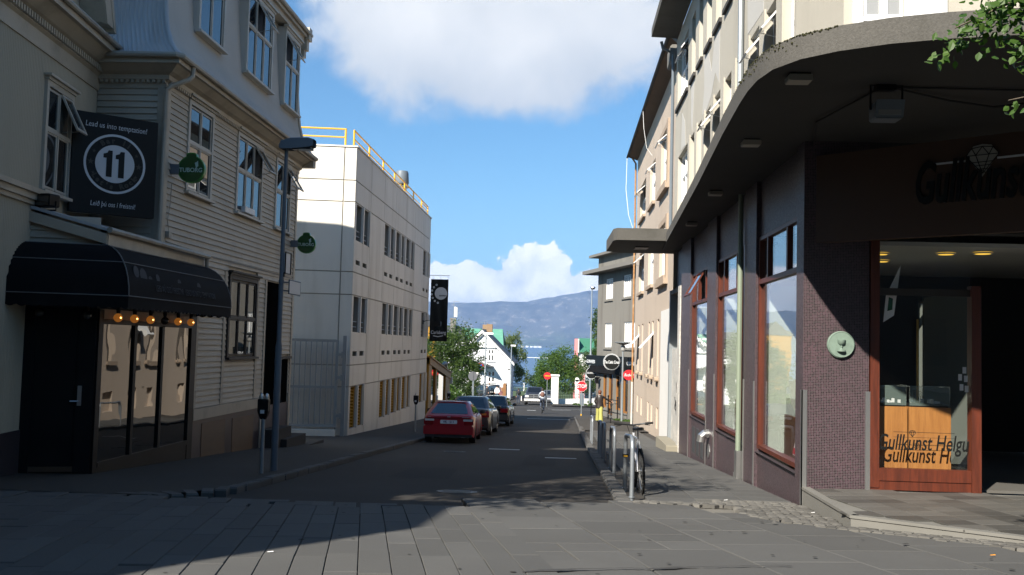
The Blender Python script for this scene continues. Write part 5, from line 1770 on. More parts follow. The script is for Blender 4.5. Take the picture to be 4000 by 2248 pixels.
def beige():
    slots = [(38.55, 39.3), (40.9, 41.6), (42.6, 43.3), (46.2, 47.0), (48.6, 49.4)]
    ops = [(36.2, 38.9, 7.85, 9.85), (41.3, 43.9, 7.85, 9.7), (46.1, 49.4, 7.95, 9.7), (36.2, 38.9, 4.3, 6.3), (41.5, 44.1, 4.3, 6.3), (46.4, 49.3, 4.3, 6.3)]
    ops += [(a, b, .45, 2.73) for a, b in slots] + [(a, b, -1.6, -.75) for a, b in slots]
    w = wall_open(MB(TB), 31.0, 51.6, -3.2, 11.65, ops, 0, .22)
    w.quad((51.6, 0, -3.2), (51.6, -8, -3.2), (51.6, -8, 11.65), (51.6, 0, 11.65))
    w.build('wall', 'beige_render', BEIGE)
    MB(TB).box(31, 51.5, -7.9, -.27, -3, 11.6).build('core', 'curtain', BEIGE)
    for (a, b, c, d) in ops[:6]:
        window(TB, BEIGE, a, b, c, d, [(0, .6, [.5]), (.6, 1, [.5])], casing=.06, nf=.07, n=-.20, mt='white_paint', glass='glass_white', sill=0, head=False, sash=.05, opens={(1, 0)} if a < 46 else {(1, 1)}, tilt=48)
        MB(TB).box(a - .1, b + .1, -.1, .12, c - .14, c).build('sill', 'beige_trim', BEIGE)
    for c, d in ((7.85, 9.85), (4.3, 6.3)):
        t = MB(TB); t.box(35.75, 36.19, -.01, .07, c - .142, d + .25); t.box(36.19, 38.9, -.01, .065, d, d + .2); t.box(35.70, 39.12, -.02, .16, c - .35, c - .142); t.build('window_surround', 'beige_trim', BEIGE)
    for i, (a, b) in enumerate(slots):
        MB(TB).box(a, b, -.20, -.19, .45, 2.73).build('pane', 'glass_dark', BEIGE)
        MB(TB).box(a, b, -.20, -.19, -1.6, -.75).build('cellar_pane', 'beige_render', BEIGE)
        MB(TB).cbox(a - .05, b + .05, -.1, .16, .28, .45, .04).build('sill', 'beige_trim', BEIGE)
        if i in (1, 4):
            s = MB(TB); s.prism([(a, -.12, 2.3), (b, -.12, 2.3), (b, .55, 1.55), (a, .55, 1.55)], (0, .03, .03)); s.build('open_sash', 'white_paint', BEIGE)
    MB(TB).box(31.0, 37.6, -.1, .03, -3, 3.0).build('white_end_wall', 'white_wall', BEIGE)
    MB(TB).box(33.2, 34.4, .03, .05, -2, 1.2).build('side_door', 'pole_grey', BEIGE)
    r = MB(TB)
    r.prism([(31.0, .5, 11.78), (51.9, .5, 11.78), (51.9, -6, 13.6), (31.0, -6, 13.6)], (0, 0, .12)); r.build('roof', 'roof_dark', BEIGE)
    s = MB(TB); s.prism([(31.0, 0, 11.6), (51.9, 0, 11.6), (51.9, .48, 11.76), (31.0, .48, 11.76)], (0, 0, .02)); s.build('eave_soffit', 'wood_under', BEIGE)
    MB(TB).tube([(30.8, .54, 11.82), (52.0, .54, 11.78)], .06, 8).build('gutter', 'roof_dark', BEIGE)
    MB(TB).tube([(51.7, .3, 11.7), (51.72, .1, 11.4), (51.72, .08, -.2)], .05, 8).build('downpipe', 'rust_pipe', BEIGE)
    MB(TB).tube([(51.72, .08, -.2), (51.72, .08, -3)], .055, 8).build('downpipe', 'cream_patch', BEIGE)
    MB(TB).tube([(31.2, .5, 11.7), (31.3, .1, 11.4), (31.5, .08, 11.0), (31.5, .08, 4)], .05, 8).build('downpipe', 'lamp_grey', BEIGE)
    for path in ([(41.5, .56, 11.8), (41.6, .5, 11.0), (41.8, .35, 10.2), (41.9, .1, 9.9)], [(51.9, .56, 11.8), (51.7, .6, 10), (51.5, .45, 8.6), (51.5, .1, 7.6)]):
        MB(TB).tube(path, .012, 5).build('hanging_cable', 'white_paint', BEIGE)


beige()

# ------------------------------------------------------------------ grey corner pub beyond
CA, CB = Vector((2.0, 64.5)), Vector((4.25, 56.5))
CU = (CB - CA).normalized()
TC = frame(CA.x, CA.y, CU.x, CU.y, CU.y, -CU.x)
PUB = thing('corner_pub_building', 'grey rendered corner pub with white barred windows and stepped cornice', 'building', (2.0, 64.5, g(64.5)))


def pub():
    u0, u1 = .72, 12
    ops = [(2.33, 3.76, 4.62, 5.92), (5.70, 7.12, 4.62, 5.95), (2.30, 3.68, 1.58, 3.10), (5.97, 7.95, 1.58, 3.12)]
    gops = [(2.2, 2.9, -2.2, -.05), (3.3, 4.1, -2.6, .1), (4.7, 5.6, -2.2, -.05), (6.0, 6.9, -2.3, -.05), (7.3, 8.0, -2.2, -.05)]
    w = wall_open(MB(TC), u0, u1, -3.4, 7.6, ops + gops, 0, .14, True)
    w.quad((u0, 0, -3.4), (u0, -9, -3.4), (u0, -9, 7.6), (u0, 0, 7.6)); w.quad((u0, 0, 7.6), (u1, 0, 7.6), (u1, -9, 7.6), (u0, -9, 7.6)); w.quad((u0, -9, -3.4), (u1, -9, -3.4), (u1, -9, 7.6), (u0, -9, 7.6))
    w.build('wall', 'grey_render', PUB)
    c = MB(TC); c.box(-.6, u1, -.5, .70, 6.35, 6.58); c.box(-.1, u1, -.5, .42, 7.44, 7.60); c.build('cornice', 'cornice_dark', PUB)
    for k, (a, b, z0, z1) in enumerate(ops):
        n = 5 if b - a > 1.6 else 3
        window(TC, PUB, a, b, z0, z1, [(0, 1, [(i + 1) / (n + 1) for i in range(n)])], casing=.07, nf=.07, n=-.12, mt='white_paint', glass='glass_white', sill=0, head=False, sash=.05)
        MB(TC).box(a - .15, b + .08, -.1, .08, z0 - .14, z0 - .02).build('sill', 'grey_render', PUB)
    for a, b, z0, z1 in gops:
        f = MB(TC); f.box(a, a + .10, -.12, -.02, z0, z1); f.box(b - .10, b, -.12, -.02, z0, z1); f.box(a + .1, b - .1, -.12, -.02, z1 - .1, z1); f.box(a + .1, b - .1, -.12, -.02, z0, z0 + .1)
        o = f.build('timber_frame', 'oak', PUB)
        MB(TC).box(a + .1, b - .1, -.11, -.10, z0 + .1, z1 - .1).build('pane', 'glass_dark', o)
    # black fascia with the name
    f = MB(TC); f.box(-.66, 9, 0, .28, .40, 1.04); f.build('fascia', 'sign_black', PUB)
    aw = MB(TC); aw.prism([(.2, .0, .38), (.2, .30, .38), (.2, .26, -.05), (.2, .0, -.1)], (8, 0, 0)); aw.build('valance', 'awning_cloth', PUB)
    # round name sign standing out from the fascia, turned to face up the street
    ps = thing('pub_name_sign', 'round black pub sign with white rings standing out from the fascia', 'sign', (2.90, 58.2, .69))
    TN = frame(2.90, 58.2, 1, 0, 0, -1)
    def rnd(r, n, mt, nm):
        m_ = MB(TN); m_.prism([(r * math.cos(2 * math.pi * i / 40), n, .71 + r * math.sin(2 * math.pi * i / 40)) for i in range(40)], (0, .03, 0)); return m_.build(nm, mt, ps)
    rnd(.50, -.10, 'sign_white', 'sign_rim'); rnd(.475, -.065, 'sign_black', 'sign_field'); rnd(.455, -.05, 'sign_white', 'sign_ring'); rnd(.435, -.04, 'sign_black', 'sign_face')
    MB(TN).box(.1, .8, -.25, -.08, .66, .76).build('sign_arm', 'black_paint', ps)
    lettering('The Celtic Cross', 'sign_white', shifted(TN, 0, .004, .70), .25, ps, sx=.52, thick=.005, bold=.006, name='pub_lettering')
    lettering('GUINNESS', 'sign_white', shifted(TC, .35, .285, .62), .30, PUB, sx=1.3, thick=.004, bold=.006, name='fascia_lettering')
    lettering('GUINNESS', 'sign_white', shifted(TC, 8.3, .285, .66), .30, PUB, sx=1.3, thick=.004, bold=.006, name='fascia_lettering')
    # iron railing in front of the windows
    r_ = MB(TC)
    for u in (2.6, 4.3, 6.0, 7.7): r_.cyl((u, .9, -3.2), (u, .9, -1.35), .035, None, 8); r_.sphere((u, .9, -1.32), .06, 8, 6)
    for z in (-1.5, -2.6): r_.tube([(2.6, .9, z), (7.7, .9, z)], .022, 6)
    r_.build('iron_railing', 'black_paint', PUB)
    ln = MB(TC); ln.box(1.55, 1.75, .15, .35, -.75, -.40); ln.prism([(1.5, .1, -.4), (1.8, .1, -.4), (1.8, .4, -.4), (1.5, .4, -.4)], (.0, 0, .06)); ln.tube([(1.65, .0, -.2), (1.65, .25, -.2), (1.65, .25, -.35)], .015, 5); ln.build('wall_lantern', 'black_paint', PUB)


mat('cornice_dark', (.17, .16, .145), .95, .1, 1, .1, 90)
pub()


def round_sign(name, lab, loc, rx, rz, txt, field, letter, size, rotz=0, rim='sign_white', arm=.25, script=False):
    t = thing(name, lab, 'sign', loc, rotz)
    def pl(k): return [(rx * k * math.cos(2 * math.pi * i / 36), rz * k * math.sin(2 * math.pi * i / 36)) for i in range(36)]
    MB().prism([(x, -.06, z) for x, z in pl(1)], (0, .12, 0)).build('sign_box', rim, t, 40, True)
    for s in (-1, 1):
        MB().poly([(x, s * .064, z) for x, z in pl(.94)]).build('face', field, t, 0, True)
    me = text_mesh(txt, size, thick=.003, sx=.85, bold=.003, shear=.25 if script else 0)
    me.materials.clear(); me.materials.append(MATS[letter])
    for v in me.vertices: v.co = Vector((v.co.x, -.068 - v.co.z, v.co.y))
    link('lettering', me, t, True)
    MB().tube([(0, 0, rz * .7), (rx + arm, 0, rz * .7)], .02, 6).build('bracket', 'black_paint', t, 0, True)
    return t


bs = round_sign('stout_sign', 'round black stout sign with white letters by the tall lamp post', (1.93, 65.5, -.16), .37, .40, 'GUINNESS', 'sign_black', 'sign_white', .15)
hp = MB(); hp.add([(-.08, -.07, .05), (.02, -.07, .05), (.08, -.07, .22), (-.05, -.07, .24)], [(0, 1, 2, 3)]); hp.build('harp_mark', 'brass', bs, 0, True)
round_sign('red_beer_sign', 'red oval beer sign with white script on the pub corner', (3.72, 55.2, .05), .32, .29, 'Budvar', 'stop_red', 'sign_white', .22, rim='stop_red', script=True)


def modern_lamp(x, y):
    t = thing('disc_lamp', 'slim steel lamp post with a flat disc top in front of the pub', 'street lamp', (x, y, g(y)))
    MB().cyl((0, 0, 0), (0, 0, 3.95), .075, .05, 12).build('post', 'pole_grey', t, 40, True)
    MB().lathe([(.06, 3.95), (.12, 4.0), (.13, 4.2), (.10, 4.28)], (0, 0, 0), 'Z', 14).build('lamp_head', 'glass_white', t, 40, True)
    MB().lathe([(.02, 4.28), (.5, 4.44), (.5, 4.46), (.02, 4.50)], (0, 0, 0), 'Z', 20).build('disc', 'pole_grey', t, 40, True)
    s = MB(); s.cyl((0, 0, 4.2), (0, 0, 4.45), .03, None, 6); s.build('stem', 'pole_grey', t, 0, True)


modern_lamp(3.4, 55.6)


# ------------------------------------------------------------------ vegetation
def mat_leaf(name, c1, c2, tr=.35):
    M = bpy.data.materials.new(name); MATS[name] = M; M.use_nodes = True
    t = M.node_tree; t.nodes.clear(); N = NT(t)
    out = N.n('ShaderNodeOutputMaterial'); geo = N.n('ShaderNodeNewGeometry')
    col = N.mix(geo.outputs['Random Per Island'], c1, c2)
    p = N.n('ShaderNodeBsdfPrincipled'); p.inputs['Roughness'].default_value = .5; p.inputs['Specular IOR Level'].default_value = .35
    N.l(col, p.inputs['Base Color'])
    tl = N.n('ShaderNodeBsdfTranslucent'); N.l(N.mix(1.0, col, (1.5, 1.7, .7), 'MULTIPLY'), tl.inputs['Color'])
    m_ = N.n('ShaderNodeMixShader'); m_.inputs[0].default_value = tr
    N.l(p.outputs[0], m_.inputs[1]); N.l(tl.outputs[0], m_.inputs[2]); N.l(m_.outputs[0], out.inputs['Surface'])
    return M


mat_leaf('leaf_mid', (.032, .065, .014), (.075, .12, .026))
mat_leaf('leaf_dark', (.025, .05, .012), (.06, .10, .025))
mat_leaf('leaf_pale', (.07, .11, .035), (.15, .19, .06))
mat_leaf('leaf_bright', (.045, .10, .016), (.105, .17, .034))
mat('bark', (.10, .08, .06), .9, .25, 4, .2, 40, .5, 30)


def leaf_cloud(mb, r, blobs, count, size, lean=0.0, flat=.5):
    """leaf-sized folded faces spread through blobs (x, y, z, rx, ry, rz), thicker towards each blob's skin"""
    tot = sum(b[3] * b[4] * b[5] for b in blobs)
    for b in blobs:
        n = int(count * b[3] * b[4] * b[5] / tot)
        # sub clumps give light and dark patches with gaps between
        cl = []
        for _ in range(max(6, int(n / 55))):
            d = Vector((r.gauss(0, 1), r.gauss(0, 1), r.gauss(0, 1))).normalized() * (r.uniform(.35, 1.0) ** .6)
            cl.append((d, r.uniform(.10, .26)))
        for _ in range(n):
            d, s = r.choice(cl)
            q = Vector((d.x + r.gauss(0, s), d.y + r.gauss(0, s), d.z + r.gauss(0, s * .8)))
            c = Vector((b[0] + q.x * b[3], b[1] + q.y * b[4], b[2] + q.z * b[5]))
            a = Vector((r.uniform(-1, 1), r.uniform(-1, 1), r.uniform(-.9, .35))).normalized()
            w = a.cross(Vector((r.uniform(-1, 1), r.uniform(-1, 1), r.uniform(-.3, 1)))).normalized()
            k = size * r.uniform(.6, 1.25); h = k * flat
            up = a.cross(w) * h * .25
            mb.add([tuple(c), tuple(c + a * k * .5 + w * h * .5 + up), tuple(c + a * k), tuple(c + a * k * .5 - w * h * .5 + up)], [(0, 1, 2), (0, 2, 3)])


def tree(name, lab, x, y, h, blobs, count, size, leaf, trunk=.16, seed=1, group='garden trees down the hill', cat='tree', gz=None):
    r = random.Random(seed)
    z0 = g(y) - .1 if gz is None else gz
    t = thing(name, lab, cat, (x, y, z0), 0, group)
    tb = MB()
    tb.tube([(x, y, z0), (x + .1, y, z0 + h * .2), (x - .05, y + .1, z0 + h * .45), (x, y, z0 + h * .8)], [trunk, trunk * .8, trunk * .6, trunk * .2], 8)
    for b in blobs:
        s = r.uniform(.2, .45); p0 = Vector((x, y, z0 + h * s)); p1 = Vector((b[0], b[1], b[2]))
        mid = (p0 + p1) / 2 + Vector((0, 0, .15 * h * .3))
        tb.tube([p0, mid, p1], [trunk * .5, trunk * .32, trunk * .12], 6)
    tb.build('trunk', 'bark', t, 60)
    mb = MB(); leaf_cloud(mb, r, blobs, count, size)
    me = bpy.data.meshes.new('crown'); me.from_pydata(mb.v, [], mb.f); me.materials.append(MATS[leaf])
    link('crown', me, t)
    return t


def trees():
    tree('broadleaf_tree', 'big leafy tree behind the hanging banner, left of the white house', -11.0, 92, 7, [(-11.6, 92, .6, 2.6, 2, 2.1), (-9.8, 91.5, 1.8, 2.1, 1.8, 1.7), (-8.5, 91, .4, 1.4, 1.5, 1.5), (-12.6, 92, -1.4, 2, 2, 1.8), (-9.6, 92, -1.2, 1.9, 2, 1.6)], 20000, .22, 'leaf_mid', .2, 3)
    tree('hedge_shrub', 'dark shrub below the leafy tree beside the no-parking sign', -10.4, 84, 3.2, [(-10.8, 84, -2.4, 2.0, 1.5, 1.4), (-8.9, 84, -2.5, 1.5, 1.4, 1.6), (-7.9, 84.5, -2.2, .8, 1, 1.3)], 7000, .2, 'leaf_dark', .1, 5, cat='shrub')
    tree('garden_shrub', 'low bright shrub at the foot of the ochre annex', -8.6, 72, 1.6, [(-8.8, 72, -2.3, 1.2, 1.2, .9), (-7.6, 73, -2.6, .8, 1, .7)], 2200, .18, 'leaf_bright', .06, 7, cat='shrub')
    tree('willow_tree', 'pale green tree just right of the white house, above the sea', -8.2, 158, 9.5, [(-8.9, 158, .8, 1.5, 2, 2.6), (-7.6, 158, 1.8, 1.0, 1.6, 2.2), (-6.9, 158, -1.0, 1.1, 1.6, 2.4), (-6.4, 157, -3.6, 1.0, 1.6, 1.8), (-8.2, 157, -3.0, 1.4, 1.6, 2.2)], 9000, .26, 'leaf_pale', .2, 9)
    tree('garden_tree', 'broad round tree behind the white gatepost', -.6, 123, 6.5, [(-1.6, 123, -1.1, 1.7, 1.8, 2.0), (.1, 123, -.3, 1.5, 1.7, 1.9), (1.5, 123, -1.3, 1.3, 1.6, 1.8), (-2.4, 123, -2.4, 1.1, 1.6, 1.3), (.6, 122, -2.8, 2.0, 1.4, 1.4)], 18000, .22, 'leaf_bright', .18, 13)
    tree('garden_tree', 'smaller tree between the pub and the pink gable', 3.5, 121, 6.5, [(3.6, 121, -.3, 1.2, 1.4, 1.6), (3.0, 121, -2.6, 1.5, 1.4, 1.6), (4.4, 121, .6, .9, 1.2, 1.3)], 7000, .22, 'leaf_mid', .14, 15)
    tree('tall_thin_tree', 'thin dark tree showing at the left edge of the pub wall', 5.6, 150, 13, [(5.0, 150, 4.5, .7, 1, 3.0), (5.7, 150, 2.0, .9, 1, 2.5)], 2200, .34, 'leaf_mid', .14, 17)
    tree('shore_tree', 'dark bushes at the end of the road by the sea', -4.6, 205, 4, [(-5.6, 205, -6.0, 1.6, 1.6, 1.6), (-3.6, 206, -6.6, 1.6, 1.6, 1.1), (-2.3, 205, -6.2, 1.4, 1.5, 1.3)], 4000, .36, 'leaf_dark', .12, 19, cat='bush')
    tree('street_weeds', 'weeds growing round the foot of the grey utility cabinet', 2.2, 99.4, .5, [(1.5, 99.4, -4.25, .4, .3, .16), (2.7, 99.4, -4.15, .35, .3, .25)], 500, .14, 'leaf_bright', .01, 21, cat='weeds', group='kerbside weeds')
    tree('wall_weeds', 'weeds along the base of the pub railing', 3.6, 56.2, .4, [(3.9, 55.6, -2.55, .5, .5, .10), (3.3, 56.8, -2.6, .3, .6, .10)], 700, .10, 'leaf_bright', .01, 23, cat='weeds', group='kerbside weeds')
    tree('corner_weeds', 'small tuft of dry weeds at the foot of the white end wall', 3.6, 33.6, .3, [(3.58, 33.7, g(33.7) + .08, .12, .4, .09)], 260, .09, 'leaf_bright', .008, 25, cat='weeds', group='kerbside weeds')
    # street trees just outside the picture; their shade and one branch reach into it
    tree('street_tree', 'street tree outside the frame that dapples the street', -5.6, 5.4, 9.5, [(-5.2, 6.2, 6.8, 1.9, 1.7, 1.5), (-6.2, 5.6, 8.0, 1.7, 1.6, 1.4), (-4.5, 7.0, 7.8, 1.5, 1.4, 1.2), (-4.1, 6.6, 6.2, 1.2, 1.2, .9), (-6.4, 6.6, 5.8, 1.3, 1.2, 1.0)], 3000, .17, 'leaf_mid', .15, 31, group='street trees at the crossing')
    tree('street_tree', 'second street tree outside the frame whose shade crosses the road', -6.6, 7.0, 11, [(-6.6, 7.2, 8.2, 2.0, 2.0, 1.7), (-7.6, 8.2, 9.4, 1.7, 1.7, 1.5), (-6.0, 8.6, 9.6, 1.5, 1.5, 1.3), (-6.0, 6.2, 6.6, 1.3, 1.3, 1.1)], 2700, .18, 'leaf_mid', .16, 33, group='street trees at the crossing')
    r = random.Random(41)
    t = thing('street_tree', 'green leafy branch hanging into the top right corner', 'tree', (4.9, 6.6, g(6.6)), 0, 'street trees at the crossing')
    tb = MB()
    tb.tube([(4.9, 6.6, -.2), (4.85, 6.6, 2.0), (4.7, 6.7, 3.6), (4.6, 6.8, 5.4)], [.11, .09, .07, .03], 8)
    tb.tube([(4.75, 6.65, 3.3), (4.0, 6.8, 3.9), (3.2, 7.0, 4.12), (2.75, 7.0, 3.9)], [.04, .025, .012, .005], 6)
    tb.tube([(4.8, 6.65, 2.9), (4.0, 6.9, 3.35), (3.3, 7.0, 3.42), (3.12, 7.0, 3.38)], [.03, .018, .008, .004], 6)
    tb.build('trunk', 'bark', t, 60)
    mb = MB()
    def leaf(c, a, w, k):
        n = a.cross(w).normalized()
        P = [c, c + a * k * .3 + w * k * .30 + n * k * .05, c + a * k * .62 + w * k * .26 + n * k * .05, c + a * k, c + a * k * .62 - w * k * .26 + n * k * .05, c + a * k * .3 - w * k * .30 + n * k * .05]
        mb.add([tuple(p) for p in P], [(0, 1, 2, 3), (0, 3, 4, 5)])
    def spray(path, n, spread, size):
        pts = [Vector(p) for p in path]
        for _ in range(n):
            f = r.random() * (len(pts) - 1); i = int(f); p = pts[i].lerp(pts[i + 1], f - i)
            c = p + Vector((r.gauss(0, spread), r.gauss(0, spread), r.gauss(-.02, spread * .8)))
            a = Vector((r.uniform(-1, .6), r.uniform(-.8, .5), r.uniform(-1, .1))).normalized()
            w = a.cross(Vector((r.uniform(-.3, .3), r.uniform(-1, -.2), r.uniform(.2, 1)))).normalized()
            leaf(c, a, w, size * r.uniform(.7, 1.2))
    spray([(3.5, 7, 4.05), (3.05, 7, 4.02), (2.78, 7, 3.85)], 260, .085, .068)
    spray([(2.86, 7, 3.9), (2.60, 7, 3.66)], 26, .035, .075)
    spray([(3.6, 7, 4.15), (3.0, 7.05, 4.12)], 330, .11, .07)
    spray([(3.35, 7, 3.9), (3.2, 7, 3.72)], 90, .08, .072)
    spray([(3.6, 7, 3.42), (3.14, 7, 3.36)], 60, .05, .072)
    spray([(5.2, 6.4, 4.2), (4.2, 6.8, 4.8), (4.6, 6.6, 5.6), (3.9, 6.7, 5.2)], 500, .35, .09)
    me = bpy.data.meshes.new('crown'); me.from_pydata(mb.v, [], mb.f); me.materials.append(MATS['leaf_near']); link('crown', me, t)


mat_leaf('leaf_near', (.03, .075, .012), (.075, .135, .025), .35)
trees()

# ------------------------------------------------------------------ houses down the hill
mat('house_white', (.72, .72, .72), .6, .03, 1)
mat('house_grey', (.60, .61, .63), .7, .03, 1)
mat('green_roof', (.10, .28, .20), .5, .12, .6, dirt=(.25, .38, .32), damt=.4, dscale=1.5)
mat('green_sheet', (.05, .17, .11), .5, .1, .8)
mat('pink_wall', (.62, .22, .22), .8, .06, 1)
mat('chimney_brick', (.26, .17, .10), .9, .2, 4)
mat('brown_fence', (.24, .12, .05), .8, .15, 2)
mat('slate_roof', (.055, .06, .07), .6, .15, 1)


def houses():
    # white timber house, gable to the street
    H = thing('white_house', 'white timber house with steep dark gable roof behind the leafy tree', 'house', (-11.2, 135, g(135)))
    T = frame(0, 135, 1, 0, 0, -1)
    ax, az, ex, ez = -11.25, 3.55, 3.95, -.55
    w = MB(T); w.prism([(ax - ex, 0, -6.5), (ax + ex, 0, -6.5), (ax + ex, 0, ez + .05), (ax, 0, az - .15), (ax - ex, 0, ez + .05)], (0, -10, 0)); w.build('wall', 'house_grey', H)
    r_ = MB(T)
    for s in (-1, 1):
        r_.prism([(ax, .45, az), (ax + s * (ex + .62), .45, ez - .42), (ax + s * (ex + .62), .45, ez - .22), (ax, .45, az + .2)], (0, -10.6, 0))
    r_.build('roof', 'slate_roof', H)
    b = MB(T)
    for s in (-1, 1):
        b.prism([(ax, .5, az + .02), (ax + s * (ex + .6), .5, ez - .40), (ax + s * (ex + .6), .5, ez - .72), (ax, .5, az - .38)], (0, .06, 0))
    b.box(ax - ex, ax + ex, 0, .08, -1.9, -1.72); b.box(ax - 1.9, ax + 1.9, 0, .3, 1.16, 1.32); b.box(ax + ex - .25, ax + ex + .03, 0, .08, -6.5, ez); b.box(-9.15, -9.0, 0, .07, -5, -1.8)
    b.build('barge_board', 'white_paint', H)
    for u0, u1, z0, z1, rows in ((-10.55, -9.4, -.78, 1.1, [(0, .58, [.5]), (.58, 1, [.5])]), (-10.5, -9.2, -3.65, -1.9, [(0, .5, [.5]), (.5, 1, [.5])]), (-13.4, -12.2, -3.6, -1.9, [(0, .5, [.5]), (.5, 1, [.5])])):
        window(T, H, u0, u1, z0, z1, rows, casing=.17, nf=.08, mt='white_paint', glass='glass_dark', sash=.09)
    p = MB(T); p.prism([(-13.4, 2.2, -.6), (-9.6, 2.2, -1.55), (-9.6, 2.2, -1.4), (-13.4, 2.2, -.45)], (0, -2.2, 0)); p.build('porch_roof', 'slate_roof', H)
    c = MB(T); c.box(-11.0, -10.2, -5, -4.2, 3.0, 4.5); c.build('chimney', 'chimney_brick', H)
    # green-roofed house behind
    G_ = thing('green_roof_house', 'house with a sheet metal green roof behind the white gable', 'house', (-12, 152, g(152)))
    r_ = MB(); r_.add([(-16.5, 150, 1.5), (-9.2, 150, 1.5), (-9.6, 153.5, 4.05), (-16.5, 153.5, 4.05), (-9.2, 157, 1.5), (-16.5, 157, 1.5)], [(0, 1, 2, 3), (3, 2, 4, 5)]); r_.build('roof', 'green_roof', G_)
    w = MB(); w.box(-16.4, -9.5, 150.2, 156.8, -7, 1.55); w.add([(-9.5, 150.2, 1.5), (-9.5, 156.8, 1.5), (-9.6, 153.5, 4.0)], [(0, 1, 2)]); w.build('wall', 'house_white', G_)
    c = MB(); c.box(-12.75, -12.05, 153.0, 153.9, 3.6, 4.7); c.build('chimney', 'chimney_brick', G_)
    an = MB(); an.tube([(-12.5, 153.5, 4.6), (-12.5, 153.5, 5.2)], .03, 5); an.tube([(-13.2, 153.5, 5.1), (-11.9, 153.5, 4.9)], .03, 5); an.build('aerial', 'steel', G_)
    # grey roof with the phone mast
    K = thing('grey_roof_house', 'grey roofed house with stone chimney half hidden by the banner', 'house', (-19, 150, g(150)))
    r_ = MB(); r_.add([(-24, 148, 2), (-14.5, 148, 2), (-16.4, 152, 4.4), (-24, 152, 4.6), (-24, 156, 2), (-14.5, 156, 2)], [(0, 1, 2, 3), (3, 2, 5, 4), (1, 5, 2)]); r_.build('roof', 'slate_roof', K)
    w = MB(); w.box(-24, -14.7, 148.2, 155.8, -7, 2.0); w.build('wall', 'house_white', K)
    c = MB(); c.box(-17.6, -16.8, 150.5, 151.3, 3.2, 5.5); c.box(-17.7, -16.7, 150.4, 151.4, 5.3, 5.55); c.build('chimney', 'grey_render', K)
    m_ = thing('phone_mast', 'white aerial panels and mast on the stone chimney', 'mast', (-17, 150.6, 5.5))
    a = MB(); a.tube([(-17.1, 150.4, 4.6), (-17.1, 150.4, 8.2)], .04, 6); a.tube([(-16.7, 150.4, 4.6), (-16.7, 150.4, 7.4)], .05, 6); a.tube([(-17.1, 150.4, 8.15), (-16.3, 150.4, 8.1)], .03, 5); a.build('pole', 'steel', m_)
    a = MB(); a.cyl((-16.86, 150.3, 5.7), (-16.86, 150.3, 7.3), .13, None, 10); a.cyl((-16.6, 150.3, 5.7), (-16.6, 150.3, 7.2), .12, None, 10); a.build('aerial_panel', 'white_paint', m_)
    # ochre gable sliver behind the banner
    Y = thing('ochre_house', 'sliver of an ochre wall between the car park and the banner', 'house', (-13.6, 100, g(100)))
    w = MB(); w.box(-16, -13.05, 100, 106, -5, 3.3); w.build('wall', 'ochre', Y)
    w = MB(); w.prism([(-16.2, 99.9, 3.3), (-12.95, 99.9, 3.3), (-14.6, 99.9, 4.6)], (0, 6.2, 0)); w.build('roof', 'slate_roof', Y)
    w = MB(); w.box(-14.6, -13.8, 99.95, 100.0, .6, 2.0); w.build('window', 'glass_dark', Y)
    # pink and green building by the right-hand trees
    P_ = thing('pink_gable_building', 'pink gable and green sheet metal roof between tree and pub', 'building', (2, 150, g(150)))
    w = MB(); w.box(1.74, 2.25, 150, 151, -2.5, 2.82); w.box(1.74, 4, 150, 158, -6.5, -2.0); w.build('gable', 'pink_wall', P_)
    w = MB(); w.prism([(2.35, 150, .76), (9, 150, .76), (9, 153.5, 2.85), (2.35, 153.5, 2.85)], (0, 0, .1)); w.build('roof', 'green_sheet', P_)
    w = MB(); w.box(2.3, 9, 150.4, 157, -6.6, .75); w.build('wall', 'house_white', P_)
    w = MB(); w.box(2.28, 2.42, 149.9, 153.5, .6, 2.8); w.build('verge_board', 'white_paint', P_)
    # white porch stair behind the stop sign
    w = thing('white_porch', 'white porch with sloping handrail glimpsed behind the trees', 'porch', (4, 128, g(128)))
    m_ = MB(); m_.box(3.0, 6.0, 128, 131, -6, -1.6); m_.build('wall', 'house_white', w)
    m_ = MB(); m_.prism([(2.4, 127.9, -2.3), (4.2, 127.9, -.9), (4.2, 127.9, -.7), (2.4, 127.9, -2.1)], (0, .2, 0)); m_.build('handrail', 'white_paint', w)


houses()


